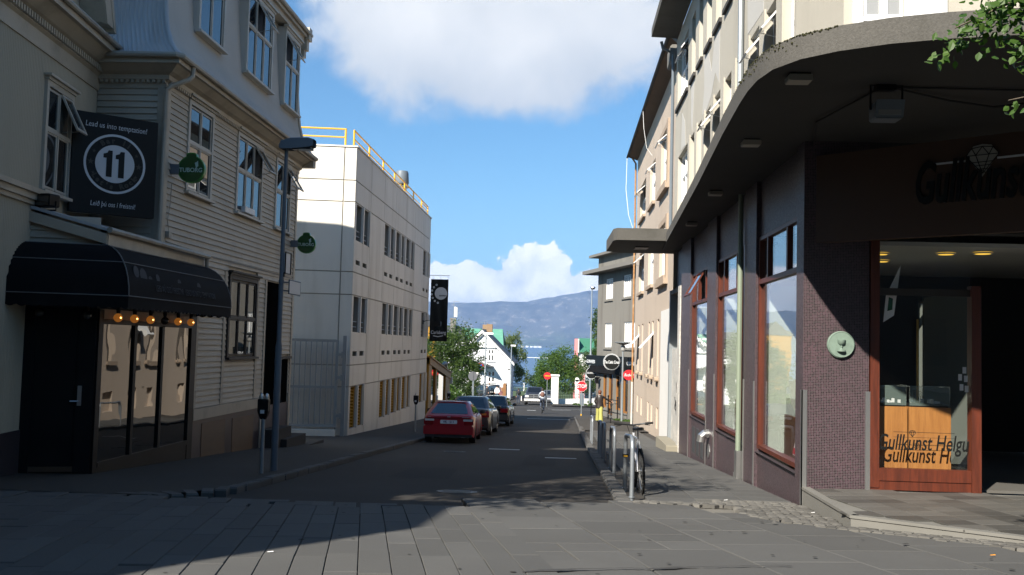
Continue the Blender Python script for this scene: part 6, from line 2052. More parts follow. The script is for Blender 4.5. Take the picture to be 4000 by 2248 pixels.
def fences():
    t = thing('lattice_fence', 'brown board fence with white lattice top in front of the white house', 'fence', (-9, 127, g(127)))
    for k in range(14):
        u = -11.4 + k * .27
        MB().box(u, u + .255, 127.0, 127.04, -5.5, -3.95 - .0).build('board', 'brown_fence', t)
    for k in range(3): MB().box(-11.45 + k * 1.9, -11.33 + k * 1.9, 126.95, 127.07, -5.5, -3.4).build('post', 'brown_fence', t)
    MB().box(-7.7, -7.3, 126.9, 129.5, -5.6, -3.5).build('side_fence', 'brown_fence', t)
    l = MB()
    for k in range(26):
        u = -11.3 + k * .15
        l.prism([(u, 127.0, -3.9), (u + .04, 127.0, -3.9), (u + .34, 127.0, -3.55), (u + .30, 127.0, -3.55)], (0, .02, 0)); l.prism([(u + .30, 127.02, -3.9), (u + .34, 127.02, -3.9), (u + .04, 127.02, -3.55), (u, 127.02, -3.55)], (0, .02, 0))
    l.box(-11.4, -7.4, 126.98, 127.05, -3.95, -3.9); l.box(-11.4, -7.4, 126.98, 127.05, -3.55, -3.5)
    tag(l.build('lattice', 'white_paint', t), kind='stuff')
    t = thing('white_rail_fence', 'low white openwork fence at the bend right of the white house', 'fence', (-6.2, 138, g(138)))
    for k in range(13): MB().box(-7.1 + k * .14, -7.03 + k * .14, 138, 138.05, -4.75, -3.75).build('picket', 'white_paint', t)
    f = MB(); f.box(-7.15, -5.4, 137.97, 138.08, -3.85, -3.72); f.box(-7.15, -5.4, 137.97, 138.08, -4.3, -4.2); f.box(-7.15, -5.4, 137.97, 138.08, -4.85, -4.68); f.build('rail', 'white_paint', t)
    # white gateposts, low wall and iron fence across the cross street
    for x, y, w, h, lab, cap in ((-.82, 108.3, .40, 3.05, 'broad white gatepost with a flat cap by the pickup', True), (1.68, 112.0, .24, 2.75, 'narrow white gatepost with rounded top behind the stop sign', False)):
        t = thing('gatepost', lab, 'gatepost', (x, y, g(y)), 0, 'white gateposts')
        m_ = MB(); m_.cbox(-w, w, -w, w, 0, h, .03); m_.build('shaft', 'white_wall', t, 0, True)
        if cap: MB().cbox(-w - .12, w + .12, -w - .12, w + .12, h, h + .18, .04).build('cap', 'white_wall', t, 0, True)
        else: MB().tube([(0, -w, h), (0, w, h)], w, 16).build('cap', 'white_wall', t, 40, True)
    t = thing('garden_wall', 'low white garden wall along the far pavement', 'wall', (2, 110, g(110)))
    m_ = MB(); m_.prism([(-.5, 109.0, -5.2), (10, 112.6, -5.4), (10, 112.6, -4.05), (-.5, 109.0, -4.28)], (0, .25, 0)); m_.build('wall_body', 'white_wall', t)
    t = thing('iron_fence', 'black iron railings standing on the low white wall', 'fence', (2, 110, -4.2))
    for k in range(46):
        x = -.35 + k * .2; y = 109.15 + (x + .5) * .343
        MB().cyl((x, y, -4.3), (x, y, -2.75 + .02 * (k % 2)), .018, None, 5).build('bar', 'black_paint', t)
    m_ = MB()
    for z in (-4.05, -3.75, -2.9): m_.tube([(-.4, 109.18, z), (9, 112.4, z)], .02, 5)
    m_.build('rail', 'black_paint', t)


fences()

# ------------------------------------------------------------------ signs and lamps on the road
mat('no_blue', (.05, .12, .55), .4, .05, 3)
mat('sign_orange', (.75, .30, .02), .4, .05, 3)


mat('sign_rear', (.10, .105, .115), .6, .1, 3)


def ngon(r, n, a0=0): return [(r * math.cos(a0 + 2 * math.pi * i / n), r * math.sin(a0 + 2 * math.pi * i / n)) for i in range(n)]


def road_sign(name, lab, x, y, zc, kind, r, pole='pole_grey', rotz=0):
    t = thing(name, lab, 'road sign', (x, y, g(y)), rotz)
    zc -= g(y)
    MB().cyl((0, .03, -.1), (0, .03, zc + r * .6), .032, None, 8).build('pole', pole, t, 40, True)
    def plate(pts, n, mt, nm, th=.012): return MB().prism([(a, n, zc + b) for a, b in pts], (0, -th, 0)).build(nm, mt, t, 0, True)
    if kind == 'stop':
        plate(ngon(r, 8, R(22.5)), 0, 'sign_white', 'plate'); plate(ngon(r * .95, 8, R(22.5)), -.014, 'stop_red', 'field', .004)
        me = text_mesh('STOP', r * .88, bold=.008, thick=.002, sx=.80); me.materials.clear(); me.materials.append(MATS['sign_white'])
        for v in me.vertices: v.co = Vector((v.co.x, -.022 - v.co.z, v.co.y + zc))
        link('lettering', me, t, True)
        MB().cyl((0, .03, 0), (0, .03, .12), .04, None, 8).build('pole_base', 'yellow_metal', t, 0, True)
    elif kind == 'noentry':
        plate(ngon(r, 28), 0, 'stop_red', 'plate'); plate([(-r * .72, -r * .14), (r * .72, -r * .14), (r * .72, r * .14), (-r * .72, r * .14)], -.014, 'sign_orange', 'bar', .004)
    elif kind == 'nopark':
        plate(ngon(r, 28), 0, 'stop_red', 'plate'); plate(ngon(r * .78, 28), -.014, 'no_blue', 'field', .003)
        c, s = math.cos(R(135)), math.sin(R(135)); k = r * .09
        plate([(c * r * .8 - s * k, s * r * .8 + c * k), (c * r * .8 + s * k, s * r * .8 - c * k), (-c * r * .8 + s * k, -s * r * .8 - c * k), (-c * r * .8 - s * k, -s * r * .8 + c * k)], -.018, 'stop_red', 'slash', .003)
    elif kind == 'back':
        plate(ngon(r, 28), 0, 'sign_rear', 'plate'); MB().box(-.05, .05, -.05, -.014, zc - r, zc + r).build('backing_rail', 'sign_rear', t, 0, True)
    elif kind == 'yield':
        plate([(-r, r * .5), (r, r * .5), (0, -r * 1.1)], 0, 'white_wall', 'plate')
    return t


road_sign('stop_sign', 'red octagonal stop sign at the junction by the pub', 1.28, 64.3, -1.02, 'stop', .36)
road_sign('no_entry_sign', 'round red no-entry sign with an orange bar beside the white gatepost', -1.5, 96.4, -1.37, 'noentry', .36)
road_sign('no_parking_sign', 'blue and red no-parking disc in front of the leafy tree', -8.5, 100, -.72, 'nopark', .38)
road_sign('sign_back', 'grey back of a round road sign above the parked cars', -6.9, 75, -.90, 'back', .36)
road_sign('give_way_sign', 'white back of a triangular sign above the grey disc', -7.28, 80, -.95, 'yield', .40)


def tall_lamp(name, lab, x, y, ztop, kind, arm=0.0):
    t = thing(name, lab, 'street lamp', (x, y, g(y)), 0, 'street lamps down the hill'); h = ztop - g(y)
    MB().lathe([(.11, 0), (.11, h * .45), (.075, h * .47), (.06, h)], (0, 0, 0), 'Z', 10).build('post', 'pole_grey', t, 40, True)
    if kind == 'ball':
        MB().lathe([(.001, -.12), (.18, -.05), (.28, .08), (.24, .2), (.001, .26)], (.1, -.1, h), 'Z', 14).build('lamp_head', 'steel', t, 50, True)
    else:
        m_ = MB(); m_.cbox(-.1, arm, -.14, .14, h, h + .2, .04); m_.build('lamp_head', 'white_paint', t, 0, True)


tall_lamp('street_lamp', 'tall grey street lamp with a round head beside the pub', 2.9, 103, 7.75, 'ball')
tall_lamp('street_lamp', 'street lamp with a flat white head in front of the white gable', -7.95, 100, 2.6, 'flat', .75)
tall_lamp('street_lamp', 'small street lamp with white head at the right corner of the white house', -6.62, 125, 1.42, 'flat', .55)
t = thing('utility_cabinet', 'grey utility cabinet behind the stop sign pole', 'cabinet', (2.02, 100.1, g(100.1)))
MB().cbox(-.23, .23, -.15, .15, 0, 1.28, .015).build('cabinet_body', 'pole_grey', t, 0, True)
MB().box(-.20, .20, -.162, -.152, .1, 1.18).build('cabinet_door', 'lamp_grey', t, 0, True)


# ------------------------------------------------------------------ sea, mountain and air
def distance():
    from mathutils import noise
    M = bpy.data.materials.new('sea'); MATS['sea'] = M; M.use_nodes = True
    N = NT(M.node_tree); p = M.node_tree.nodes['Principled BSDF']
    p.inputs['Base Color'].default_value = (.018, .075, .17, 1); p.inputs['Roughness'].default_value = .30; p.inputs['Specular IOR Level'].default_value = .5
    geo = N.n('ShaderNodeNewGeometry'); b = N.n('ShaderNodeBump'); b.inputs['Strength'].default_value = .6; b.inputs['Distance'].default_value = .6
    N.l(N.noise(geo.outputs['Position'], .12, 4, .6), b.inputs['Height']); N.l(b.outputs[0], p.inputs['Normal'])
    s = MB(); s.quad((-12000, 380, -14.6), (12000, 380, -14.6), (12000, 9600, -14.6), (-12000, 9600, -14.6)); tag(s.build('sea', 'sea'), kind='structure')
    # mountain across the bay
    M = bpy.data.materials.new('mountain_rock'); MATS['mountain_rock'] = M; M.use_nodes = True
    N = NT(M.node_tree); p = M.node_tree.nodes['Principled BSDF']; p.inputs['Roughness'].default_value = .95
    geo = N.n('ShaderNodeNewGeometry'); sep = N.n('ShaderNodeSeparateXYZ'); N.l(geo.outputs['Position'], sep.inputs[0])
    mp = N.n('ShaderNodeMapping'); mp.inputs['Scale'].default_value = (1, 1, .8); N.l(geo.outputs['Position'], mp.inputs['Vector'])
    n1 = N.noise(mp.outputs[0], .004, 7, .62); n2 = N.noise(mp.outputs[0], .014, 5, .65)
    hh = N.math('ADD', N.math('DIVIDE', sep.outputs[2], 420.0), N.math('MULTIPLY', N.math('SUBTRACT', n1, .5), .9))
    c = N.mix(N.ss(hh, .08, .45), (.06, .085, .035), (.07, .072, .068))
    c = N.mix(N.ss(n2, .52, .72), c, (.26, .23, .205))  # pale sunlit patches painted into the rock colour
    c = N.mix(N.math('MULTIPLY', N.ss(n1, .53, .44), .7), c, (.03, .033, .036))  # dark patches painted in as cloud shadows on the slope
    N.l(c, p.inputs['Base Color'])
    def crest(x):
        base = 470 + 30 * math.sin(x / 900 + .6)
        if x > -420: base += 130 * min(1, (x + 420) / 900) ** .9
        return base + 10 * noise.noise(Vector((x / 420, 3.1, 0)))
    rows = []
    ys = [8800 + 60 * k for k in range(44)]
    xs = [-6500 + 55 * k for k in range(240)]
    for y in ys:
        f = (y - 8800) / (11000 - 8800); row = []
        for x in xs:
            q = min(1, f / .62)
            prof = q ** 1.35 * .62 + .38 * max(0, min(1, (q - .45) / .35)) ** 1.2
            gl = noise.fractal(Vector((x / 210, y / 900, 1.7)), 1.0, 2.0, 4)
            h = crest(x) * min(1.0, prof) * (1 + .11 * gl * math.sin(math.pi * min(1, q)))
            h += 14 * noise.fractal(Vector((x / 150, y / 150, 5)), 1.0, 2.1, 3) * min(1, q * 2)
            # shoulder ridge coming forward on the right
            h += 120 * math.exp(-((x - 260) / 300) ** 2) * math.exp(-((f - .35) / .2) ** 2) * .5
            row.append((x, y, -16 + max(0, h)))
        rows.append(row)
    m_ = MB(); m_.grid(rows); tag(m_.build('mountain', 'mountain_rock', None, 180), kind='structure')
    for x0, x1, lab in ((-380, -200, 'white far shore buildings across the bay on the left'), (250, 390, 'white far shore buildings across the bay beside the tree')):
        t = thing('shore_buildings', lab, 'buildings', ((x0 + x1) / 2, 8790, -14))
        w = MB(); x = x0
        while x < x1:
            k = rng.uniform(18, 40); w.box(x, x + k, 8780, 8800, -14.5, -14.5 + rng.uniform(9, 17)); x += k + rng.uniform(2, 14)
        tag(w.build('far_block', 'house_white', t), kind='stuff')
    t = thing('breakwater', 'thin pale breakwater line across the blue bay', 'breakwater', (-40, 1320, -14.6))
    MB().box(-75, 0, 1318, 1322, -14.6, -13.9).build('rubble', 'white_wall', t)
    # the air itself
    V = bpy.data.materials.new('haze_air'); MATS['haze_air'] = V; V.use_nodes = True
    tr = V.node_tree; tr.nodes.clear(); N = NT(tr)
    o = N.n('ShaderNodeOutputMaterial'); v = N.n('ShaderNodeVolumePrincipled')
    v.inputs['Color'].default_value = (.33, .56, 1.0, 1); v.inputs['Density'].default_value = 7.5e-5; v.inputs['Anisotropy'].default_value = 0.0
    N.l(v.outputs[0], o.inputs['Volume'])
    b = MB(); b.box(-13000, 13000, -300, 11900, -19, 950); tag(b.build('haze', 'haze_air'), kind='stuff')


distance()


def shade_house():
    """unseen house behind the camera, its blocks shaped to keep the bar in shade"""
    t = thing('unseen_shade_house', 'unseen tall house across the crossing, shaped to shade the bar', 'house', (-14, -6, 0))
    b = MB(); b.box(-30, -13.5, -5, 2.0, -.5, 21.0); b.build('wall', 'grey_render', t)
    b = MB(); b.box(-13.5, -8.0, -1.2, 2.0, -.5, 9.2); b.build('wall', 'cream_render', t)  # shallow unseen block, shaped to set the foreground shade edge
    b = MB(); b.prism([(-30.2, 2.2, 21.0), (-13.3, 2.2, 21.0), (-13.3, -5.2, 21.0), (-30.2, -5.2, 21.0)], (0, 0, .4)); b.build('roof', 'roof_dark', t)
    for k in range(4):
        for j in range(5): MB().box(-28.5 + k * 3.6, -27.0 + k * 3.6, 2.0, 2.04, 1 + j * 3.2, 2.9 + j * 3.2).build('window', 'glass_dark', t)


shade_house()


def rear_row():
    """closed row of unseen houses behind the camera, added to cut the sky light"""
    for k, (x0, x1, h, mt, lab) in enumerate(((-34, -12, 11.5, 'cream_render', 'unseen cream house added behind the viewer to deepen the shade'), (-11.8, 4, 12.5, 'grey_render', 'unseen grey house added behind the viewer to deepen the shade'), (4.2, 22, 11.0, 'beige_render', 'unseen beige house added behind the viewer to deepen the shade'), (22.2, 48, 12.0, 'cream_render', 'unseen long cream house added at the end of the row to deepen the shade'))):
        t = thing('unseen_row_house', lab, 'house', ((x0 + x1) / 2, -12, 0), 0, 'unseen houses added behind the viewer')
        MB().box(x0, x1, -24, -10, -.5, h).build('wall', mt, t)
        MB().prism([(x0, -9.6, h), (x0, -24.4, h), (x0, -17, h + 3.2)], (x1 - x0, 0, 0)).build('roof', 'roof_dark', t)
        n = int((x1 - x0) / 2.6)
        for i in range(n):
            for j in range(3):
                u = x0 + .8 + i * (x1 - x0 - 1) / n; MB().box(u, u + 1.2, -9.99, -9.95, 1.2 + j * 3.3, 3.0 + j * 3.3).build('window', 'glass_dark', t)


rear_row()


# ------------------------------------------------------------------ vehicles
mat('car_red', (.34, .012, .018), .28, .03, 2, coat=.8)
mat('car_grey', (.075, .07, .065), .3, .03, 2, metal=.5, coat=.8)
mat('car_black', (.008, .009, .012), .25, .05, 2, coat=.9)
mat('car_blue_black', (.035, .042, .06), .25, .05, 2, coat=.9)
mat('car_silver', (.30, .31, .33), .3, .05, 2, metal=.7, coat=.5)
mat('tyre', (.014, .014, .014), .85, .15, 8)
mat('bumper_dark', (.03, .03, .032), .6, .1, 4)
mat('lamp_red', (.25, .006, .008), .15, .05, 5, coat=.8)
mat('lamp_amber', (.65, .20, .02), .2, .05, 5, coat=.6)
mat('lamp_clear', (.62, .60, .58), .15, .05, 5, coat=.8)
mat('plate_white', (.70, .71, .72), .4, .03, 5)
mat('plate_ink', (.02, .03, .10), .5, .05, 5)


def car(name, lab, loc, rotz, P, paint, group=None):
    """front along +y. P: L, W, H, belt, wheel positions, greenhouse corner stations"""
    t = thing(name, lab, P.get('cat', 'car'), loc, rotz, group)
    t.rotation_euler = (math.atan(gs(loc[1])) * math.cos(rotz), 0, rotz)
    L, W, H, belt = P['L'], P['W'], P['H'], P['belt']; hw = W / 2; wr = P['wr']; zb = P.get('zb', .20)
    st = []; n = 72
    ys = [-L / 2 + L * i / n for i in range(n + 1)]
    top = P['top']
    def lerp(tab, y):
        for (a, b), (c, d) in zip(tab, tab[1:]):
            if a <= y <= c: return b + (d - b) * (y - a) / (c - a)
        return tab[0][1] if y < tab[0][0] else tab[-1][1]
    rows = []
    for i, y in enumerate(ys):
        e = min(y + L / 2, L / 2 - y)
        k = 1 - .10 * max(0, 1 - e / .35) ** 2
        w = hw * k; zt = lerp(top, y) - .05 * max(0, 1 - e / .12) ** 2
        b = zb + .10 * max(0, 1 - e / .2)
        for yw in P['wheels']:
            d = abs(y - yw); ra = wr + .055
            if d < ra: b = max(b, wr + math.sqrt(ra * ra - d * d))
        b = min(b, zt - .12)
        m1 = b + (zt - b) * .35; sh = zt - .07
        half = [(w * .955, b), (w * .99, b + (m1 - b) * .4), (w, max(m1, b + .02)), (w * .995, (m1 + sh) / 2 + .05), (w * .975, sh), (w * .90, zt - .012), (w * .5, zt + .012), (0, zt + .018)]
        rows.append([(-x, y, z) for x, z in half] + [(x, y, z) for x, z in reversed(half[:-1])])
    b = MB(); b.grid(rows); b.poly(rows[0]); b.poly(list(reversed(rows[-1])))
    b.build('body', paint, t, 32, True)
    u = MB(); u.box(-hw * .86, hw * .86, -L / 2 + .12, L / 2 - .12, zb + .02, zb + .35); u.build('underbody', 'tyre', t, 0, True)
    # greenhouse
    rb, rr, fr, fb = P['gh']; wb, wt = hw * P.get('gwb', .93), hw * P.get('gwt', .68)
    lev = []
    for f in (0, .5, .9, 1.0):
        fk = f
        y0 = rb + (rr - rb) * fk; y1 = fb + (fr - fb) * fk; w = wb + (wt - wb) * (fk ** 1.1); z = belt - .03 + (H - .045 - belt + .03) * f
        if f == 1.0: y0 += .05; y1 -= .06; w -= .05; z = H - .02
        c = .13; out = []
        for (sx, yy, s2) in ((-1, y0, 1), (1, y0, 1), (1, y1, -1), (-1, y1, -1)):
            out.append((sx, yy, s2))
        ring = [(-w + c, y0), (0, y0 - .03), (w - c, y0), (w - c * .3, y0 + c * .3), (w, y0 + c), (w + .012, (y0 + y1) / 2), (w, y1 - c), (w - c * .3, y1 - c * .3), (w - c, y1), (0, y1 + .05), (-w + c, y1), (-w + c * .3, y1 - c * .3), (-w, y1 - c), (-w - .012, (y0 + y1) / 2), (-w, y0 + c), (-w + c * .3, y0 + c * .3)]
        lev.append([(x, y, z) for x, y in ring])
    gm = MB(); gm.grid(lev, wrap=True)
    c0 = (0, (lev[-1][1][1] + lev[-1][9][1]) / 2, H + .012); k = len(lev[-1])
    gm.add(lev[-1] + [c0], [(i, (i + 1) % k, k) for i in range(k)])
    gm.build('cabin', paint, t, 40, True)
    def gp(f, side, s):
        """point on the greenhouse: f height 0..1, s across/along 0..1"""
        y0 = rb + (rr - rb) * f; y1 = fb + (fr - fb) * f; w = wb + (wt - wb) * (f ** 1.1); z = belt - .03 + (H - .045 - belt + .03) * f
        if side == 'rear': x = -w + .11 + (2 * w - .22) * s; return (x, y0 - .012 - .03 * (1 - abs(2 * s - 1)), z + .006)
        if side == 'front': x = -w + .11 + (2 * w - .22) * s; return (x, y1 + .012 + .05 * (1 - abs(2 * s - 1)), z + .006)
        sx = 1 if side == 'right' else -1
        y = y0 + .10 + (y1 - y0 - .20) * s; return (sx * (w + .02), y, z)
    def pane(nm, side, f0, f1, s0, s1, m_='glass_car'):
        q = MB(); k = 6
        q.grid([[gp(f, side, s0 + (s1 - s0) * i / k) for i in range(k + 1)] for f in (f0, (f0 + f1) / 2, f1)]); q.build(nm, m_, t, 60, True)
    pane('rear_window', 'rear', .12, .90, .04, .96); pane('windscreen', 'front', .08, .92, .03, .97)
    for sd in ('right', 'left'):
        for s0, s1 in P.get('side', ((.06, .44), (.48, .92))):
            pane('side_window', sd, .14, .88, s0, s1)
    # wheels
    for yw in P['wheels']:
        for sx in (-1, 1):
            x = sx * (hw - .115)
            wh = MB().lathe([(wr * .62, -.10), (wr * .95, -.10), (wr, -.07), (wr, .07), (wr * .95, .10), (wr * .62, .10)], (x, yw, wr), 'X', 22, caps=False).build('wheel', 'tyre', t, 40, True)
            MB().lathe([(.03, .06 * sx), (wr * .55, .05 * sx), (wr * .63, .09 * sx), (wr * .63, -.05 * sx)], (x, yw, wr), 'X', 18).build('rim', P.get('rim', 'car_silver'), wh, 40, True)
    for sx in (-1, 1):
        ym = fb - .55
        m_ = MB(); m_.sphere((0, 0, 0), 1, 10, 6)
        m_.v = [(sx * (hw + .08) + a * .10, ym + b_ * .055, belt + .06 + c_ * .075) for a, b_, c_ in m_.v]
        m_.build('wing_mirror', P.get('mirror', paint), t, 60, True)
    for nm, x0, x1, y0, y1, z0, z1, m_, mir in P['bits']:
        for s in ((1, -1) if mir else (1,)):
            a, c_ = (x0, x1) if s == 1 else (-x1, -x0)
            MB().cbox(a, c_, y0, y1, z0, z1, min(.015, (z1 - z0) * .25)).build(nm, m_, t, 0, True)
    return t


def plate_text(t, txt, y, z, s=-1):
    me = text_mesh(txt, .105, bold=.002, thick=.001, sx=.95); me.materials.clear(); me.materials.append(MATS['plate_ink'])
    for v in me.vertices: v.co = Vector((v.co.x * -s, y + s * v.co.z, v.co.y + z))
    link('plate_number', me, t, True)


def vehicles():
    L = 4.10
    red = car('red_hatchback', 'red hatchback parked nearest the camera on the left kerb', (-3.66, 33.4, g(33.4) - .10), R(1), dict(
        L=L, W=1.68, H=1.36, belt=.93, wr=.29, wheels=(-1.24, 1.22), top=[(-2.05, .90), (-1.9, .93), (.95, .95), (1.7, .84), (2.05, .66)], gh=(-1.98, -1.05, .05, 1.0), rim='bumper_dark', mirror='bumper_dark', side=((.04, .24), (.27, .58), (.61, .95)),
        bits=[('rear_bumper', -.80, .80, -2.16, -1.98, .30, .56, 'car_red', False), ('bumper_skirt', -.76, .76, -2.12, -1.98, .21, .31, 'bumper_dark', False),
              ('tail_lamp', .50, .80, -2.075, -1.95, .60, .78, 'lamp_red', True), ('reversing_lamp', .47, .77, -2.082, -1.95, .72, .785, 'lamp_clear', True),
              ('boot_seam', -.80, .80, -2.066, -2.04, .795, .805, 'tyre', False), ('number_plate', -.27, .27, -2.085, -2.05, .635, .75, 'plate_white', False),
              ('badge', -.05, .05, -2.07, -2.04, .84, .87, 'steel', False), ('model_badge', .42, .66, -2.068, -2.04, .84, .855, 'steel', False), ('trim_badge', -.68, -.58, -2.068, -2.04, .84, .855, 'steel', False),
              ('roof_edge', -.50, .50, -1.10, -1.02, 1.352, 1.368, 'car_red', False), ('exhaust', .40, .56, -2.08, -1.8, .20, .26, 'steel', False)]), 'car_red', 'cars parked along the left kerb')
    plate_text(red, 'VK · 511', -2.088, .69)
    car('grey_saloon', 'dark grey saloon parked between the red and the black car', (-3.52, 38.9, g(38.9) - .10), R(-1), dict(
        L=4.5, W=1.76, H=1.47, belt=.98, wr=.31, wheels=(-1.3, 1.32), top=[(-2.25, .93), (-2.15, 1.0), (-1.55, 1.03), (1.05, .99), (1.9, .86), (2.25, .68)], gh=(-1.72, -.85, .05, 1.15),
        bits=[('rear_bumper', -.83, .83, -2.34, -2.15, .30, .60, 'car_grey', False), ('tail_lamp', .50, .84, -2.27, -2.0, .70, .93, 'lamp_red', True), ('turn_lamp', .56, .74, -2.285, -2.2, .78, .86, 'lamp_amber', True),
              ('number_plate', -.27, .27, -2.285, -2.24, .70, .81, 'plate_white', False), ('reflector', .48, .66, -2.355, -2.3, .38, .43, 'lamp_red', True), ('chrome_strip', -.4, .4, -2.272, -2.2, .86, .89, 'steel', False)]), 'car_grey', 'cars parked along the left kerb')
    car('black_hatchback', 'black boxy car parked farthest down the left kerb', (-3.28, 48.0, g(48.0) - .10), R(-1), dict(
        L=4.3, W=1.70, H=1.43, belt=.94, wr=.30, wheels=(-1.25, 1.25), top=[(-2.15, .90), (-2.05, .96), (-1.6, .97), (1.0, .95), (1.8, .84), (2.15, .68)], gh=(-1.85, -1.15, .1, 1.05), mirror='car_black',
        bits=[('rear_bumper', -.80, .80, -2.24, -2.05, .30, .56, 'bumper_dark', False), ('tail_lamp', .44, .80, -2.17, -2.0, .66, .84, 'lamp_red', True), ('number_plate', -.27, .27, -2.18, -2.1, .72, .83, 'plate_white', False), ('badge', -.1, .4, -2.165, -2.1, .88, .90, 'steel', False), ('aerial_base', -.02, .02, -1.0, -.96, 1.42, 1.75, 'tyre', False)]), 'car_black', 'cars parked along the left kerb')
    p = car('pickup_truck', 'dark blue pickup truck with chrome grille driving up the road', (-2.95, 105.3, g(105.3) - .10), R(180), dict(cat='pickup',
        L=5.7, W=2.02, H=1.92, belt=1.28, wr=.40, zb=.38, wheels=(-1.75, 1.85), top=[(-2.85, 1.2), (-.9, 1.25), (.9, 1.26), (1.3, 1.22), (2.6, 1.12), (2.85, .98)], gh=(-.95, -.75, .55, 1.25), gwt=.74, rim='steel', mirror='bumper_dark', side=((.08, .44), (.5, .9)),
        bits=[('grille', -.46, .46, 2.80, 2.90, .72, 1.10, 'slot_dark', False), ('grille_bar', -.48, .48, 2.88, 2.93, .88, .93, 'steel', False), ('grille_post', -.04, .04, 2.88, 2.935, .70, 1.12, 'steel', False), ('grille_top', -.5, .5, 2.86, 2.92, 1.07, 1.13, 'steel', False), ('grille_base', -.5, .5, 2.86, 2.92, .68, .73, 'steel', False),
              ('headlamp', .54, .92, 2.70, 2.88, .80, 1.02, 'lamp_clear', True), ('front_bumper', -1.0, 1.0, 2.78, 3.0, .42, .66, 'lamp_clear', False), ('number_plate', -.22, .22, 3.0, 3.02, .52, .66, 'plate_white', False), ('fog_lamp', .6, .8, 2.98, 3.02, .48, .58, 'lamp_clear', True), ('air_dam', -.9, .9, 2.75, 2.9, .30, .42, 'bumper_dark', False)]), 'car_blue_black')
    car('silver_car', 'silver car half hidden behind the pickup', (-1.55, 118, g(118) - .10), R(180), dict(
        L=4.4, W=1.75, H=1.5, belt=.98, wr=.31, wheels=(-1.3, 1.3), top=[(-2.2, .95), (1.0, 1.0), (1.8, .88), (2.2, .70)], gh=(-1.7, -1.0, .1, 1.1), bits=[('headlamp', .5, .82, 2.1, 2.19, .58, .74, 'lamp_clear', True), ('number_plate', -.25, .25, 2.19, 2.23, .45, .55, 'plate_white', False)]), 'car_silver')
    car('dark_van', 'dark van parked in the shade behind the person in white', (-9.9, 124, g(124) + .0), R(80), dict(cat='van',
        L=4.4, W=1.8, H=1.85, belt=1.05, wr=.32, wheels=(-1.3, 1.3), top=[(-2.2, 1.03), (1.2, 1.05), (1.9, .92), (2.2, .75)], gh=(-2.1, -1.9, .6, 1.5), gwt=.8, bits=[('tail_lamp', .6, .85, -2.24, -2.1, .7, 1.0, 'lamp_red', True)]), 'car_black')


vehicles()


# ------------------------------------------------------------------ bicycles and stands
mat('bike_pink', (.45, .04, .16), .3, .1, 4, coat=.5)
mat('bike_black', (.015, .015, .017), .4, .1, 4, coat=.3)
mat('bike_white', (.70, .70, .72), .3, .1, 4, coat=.4)


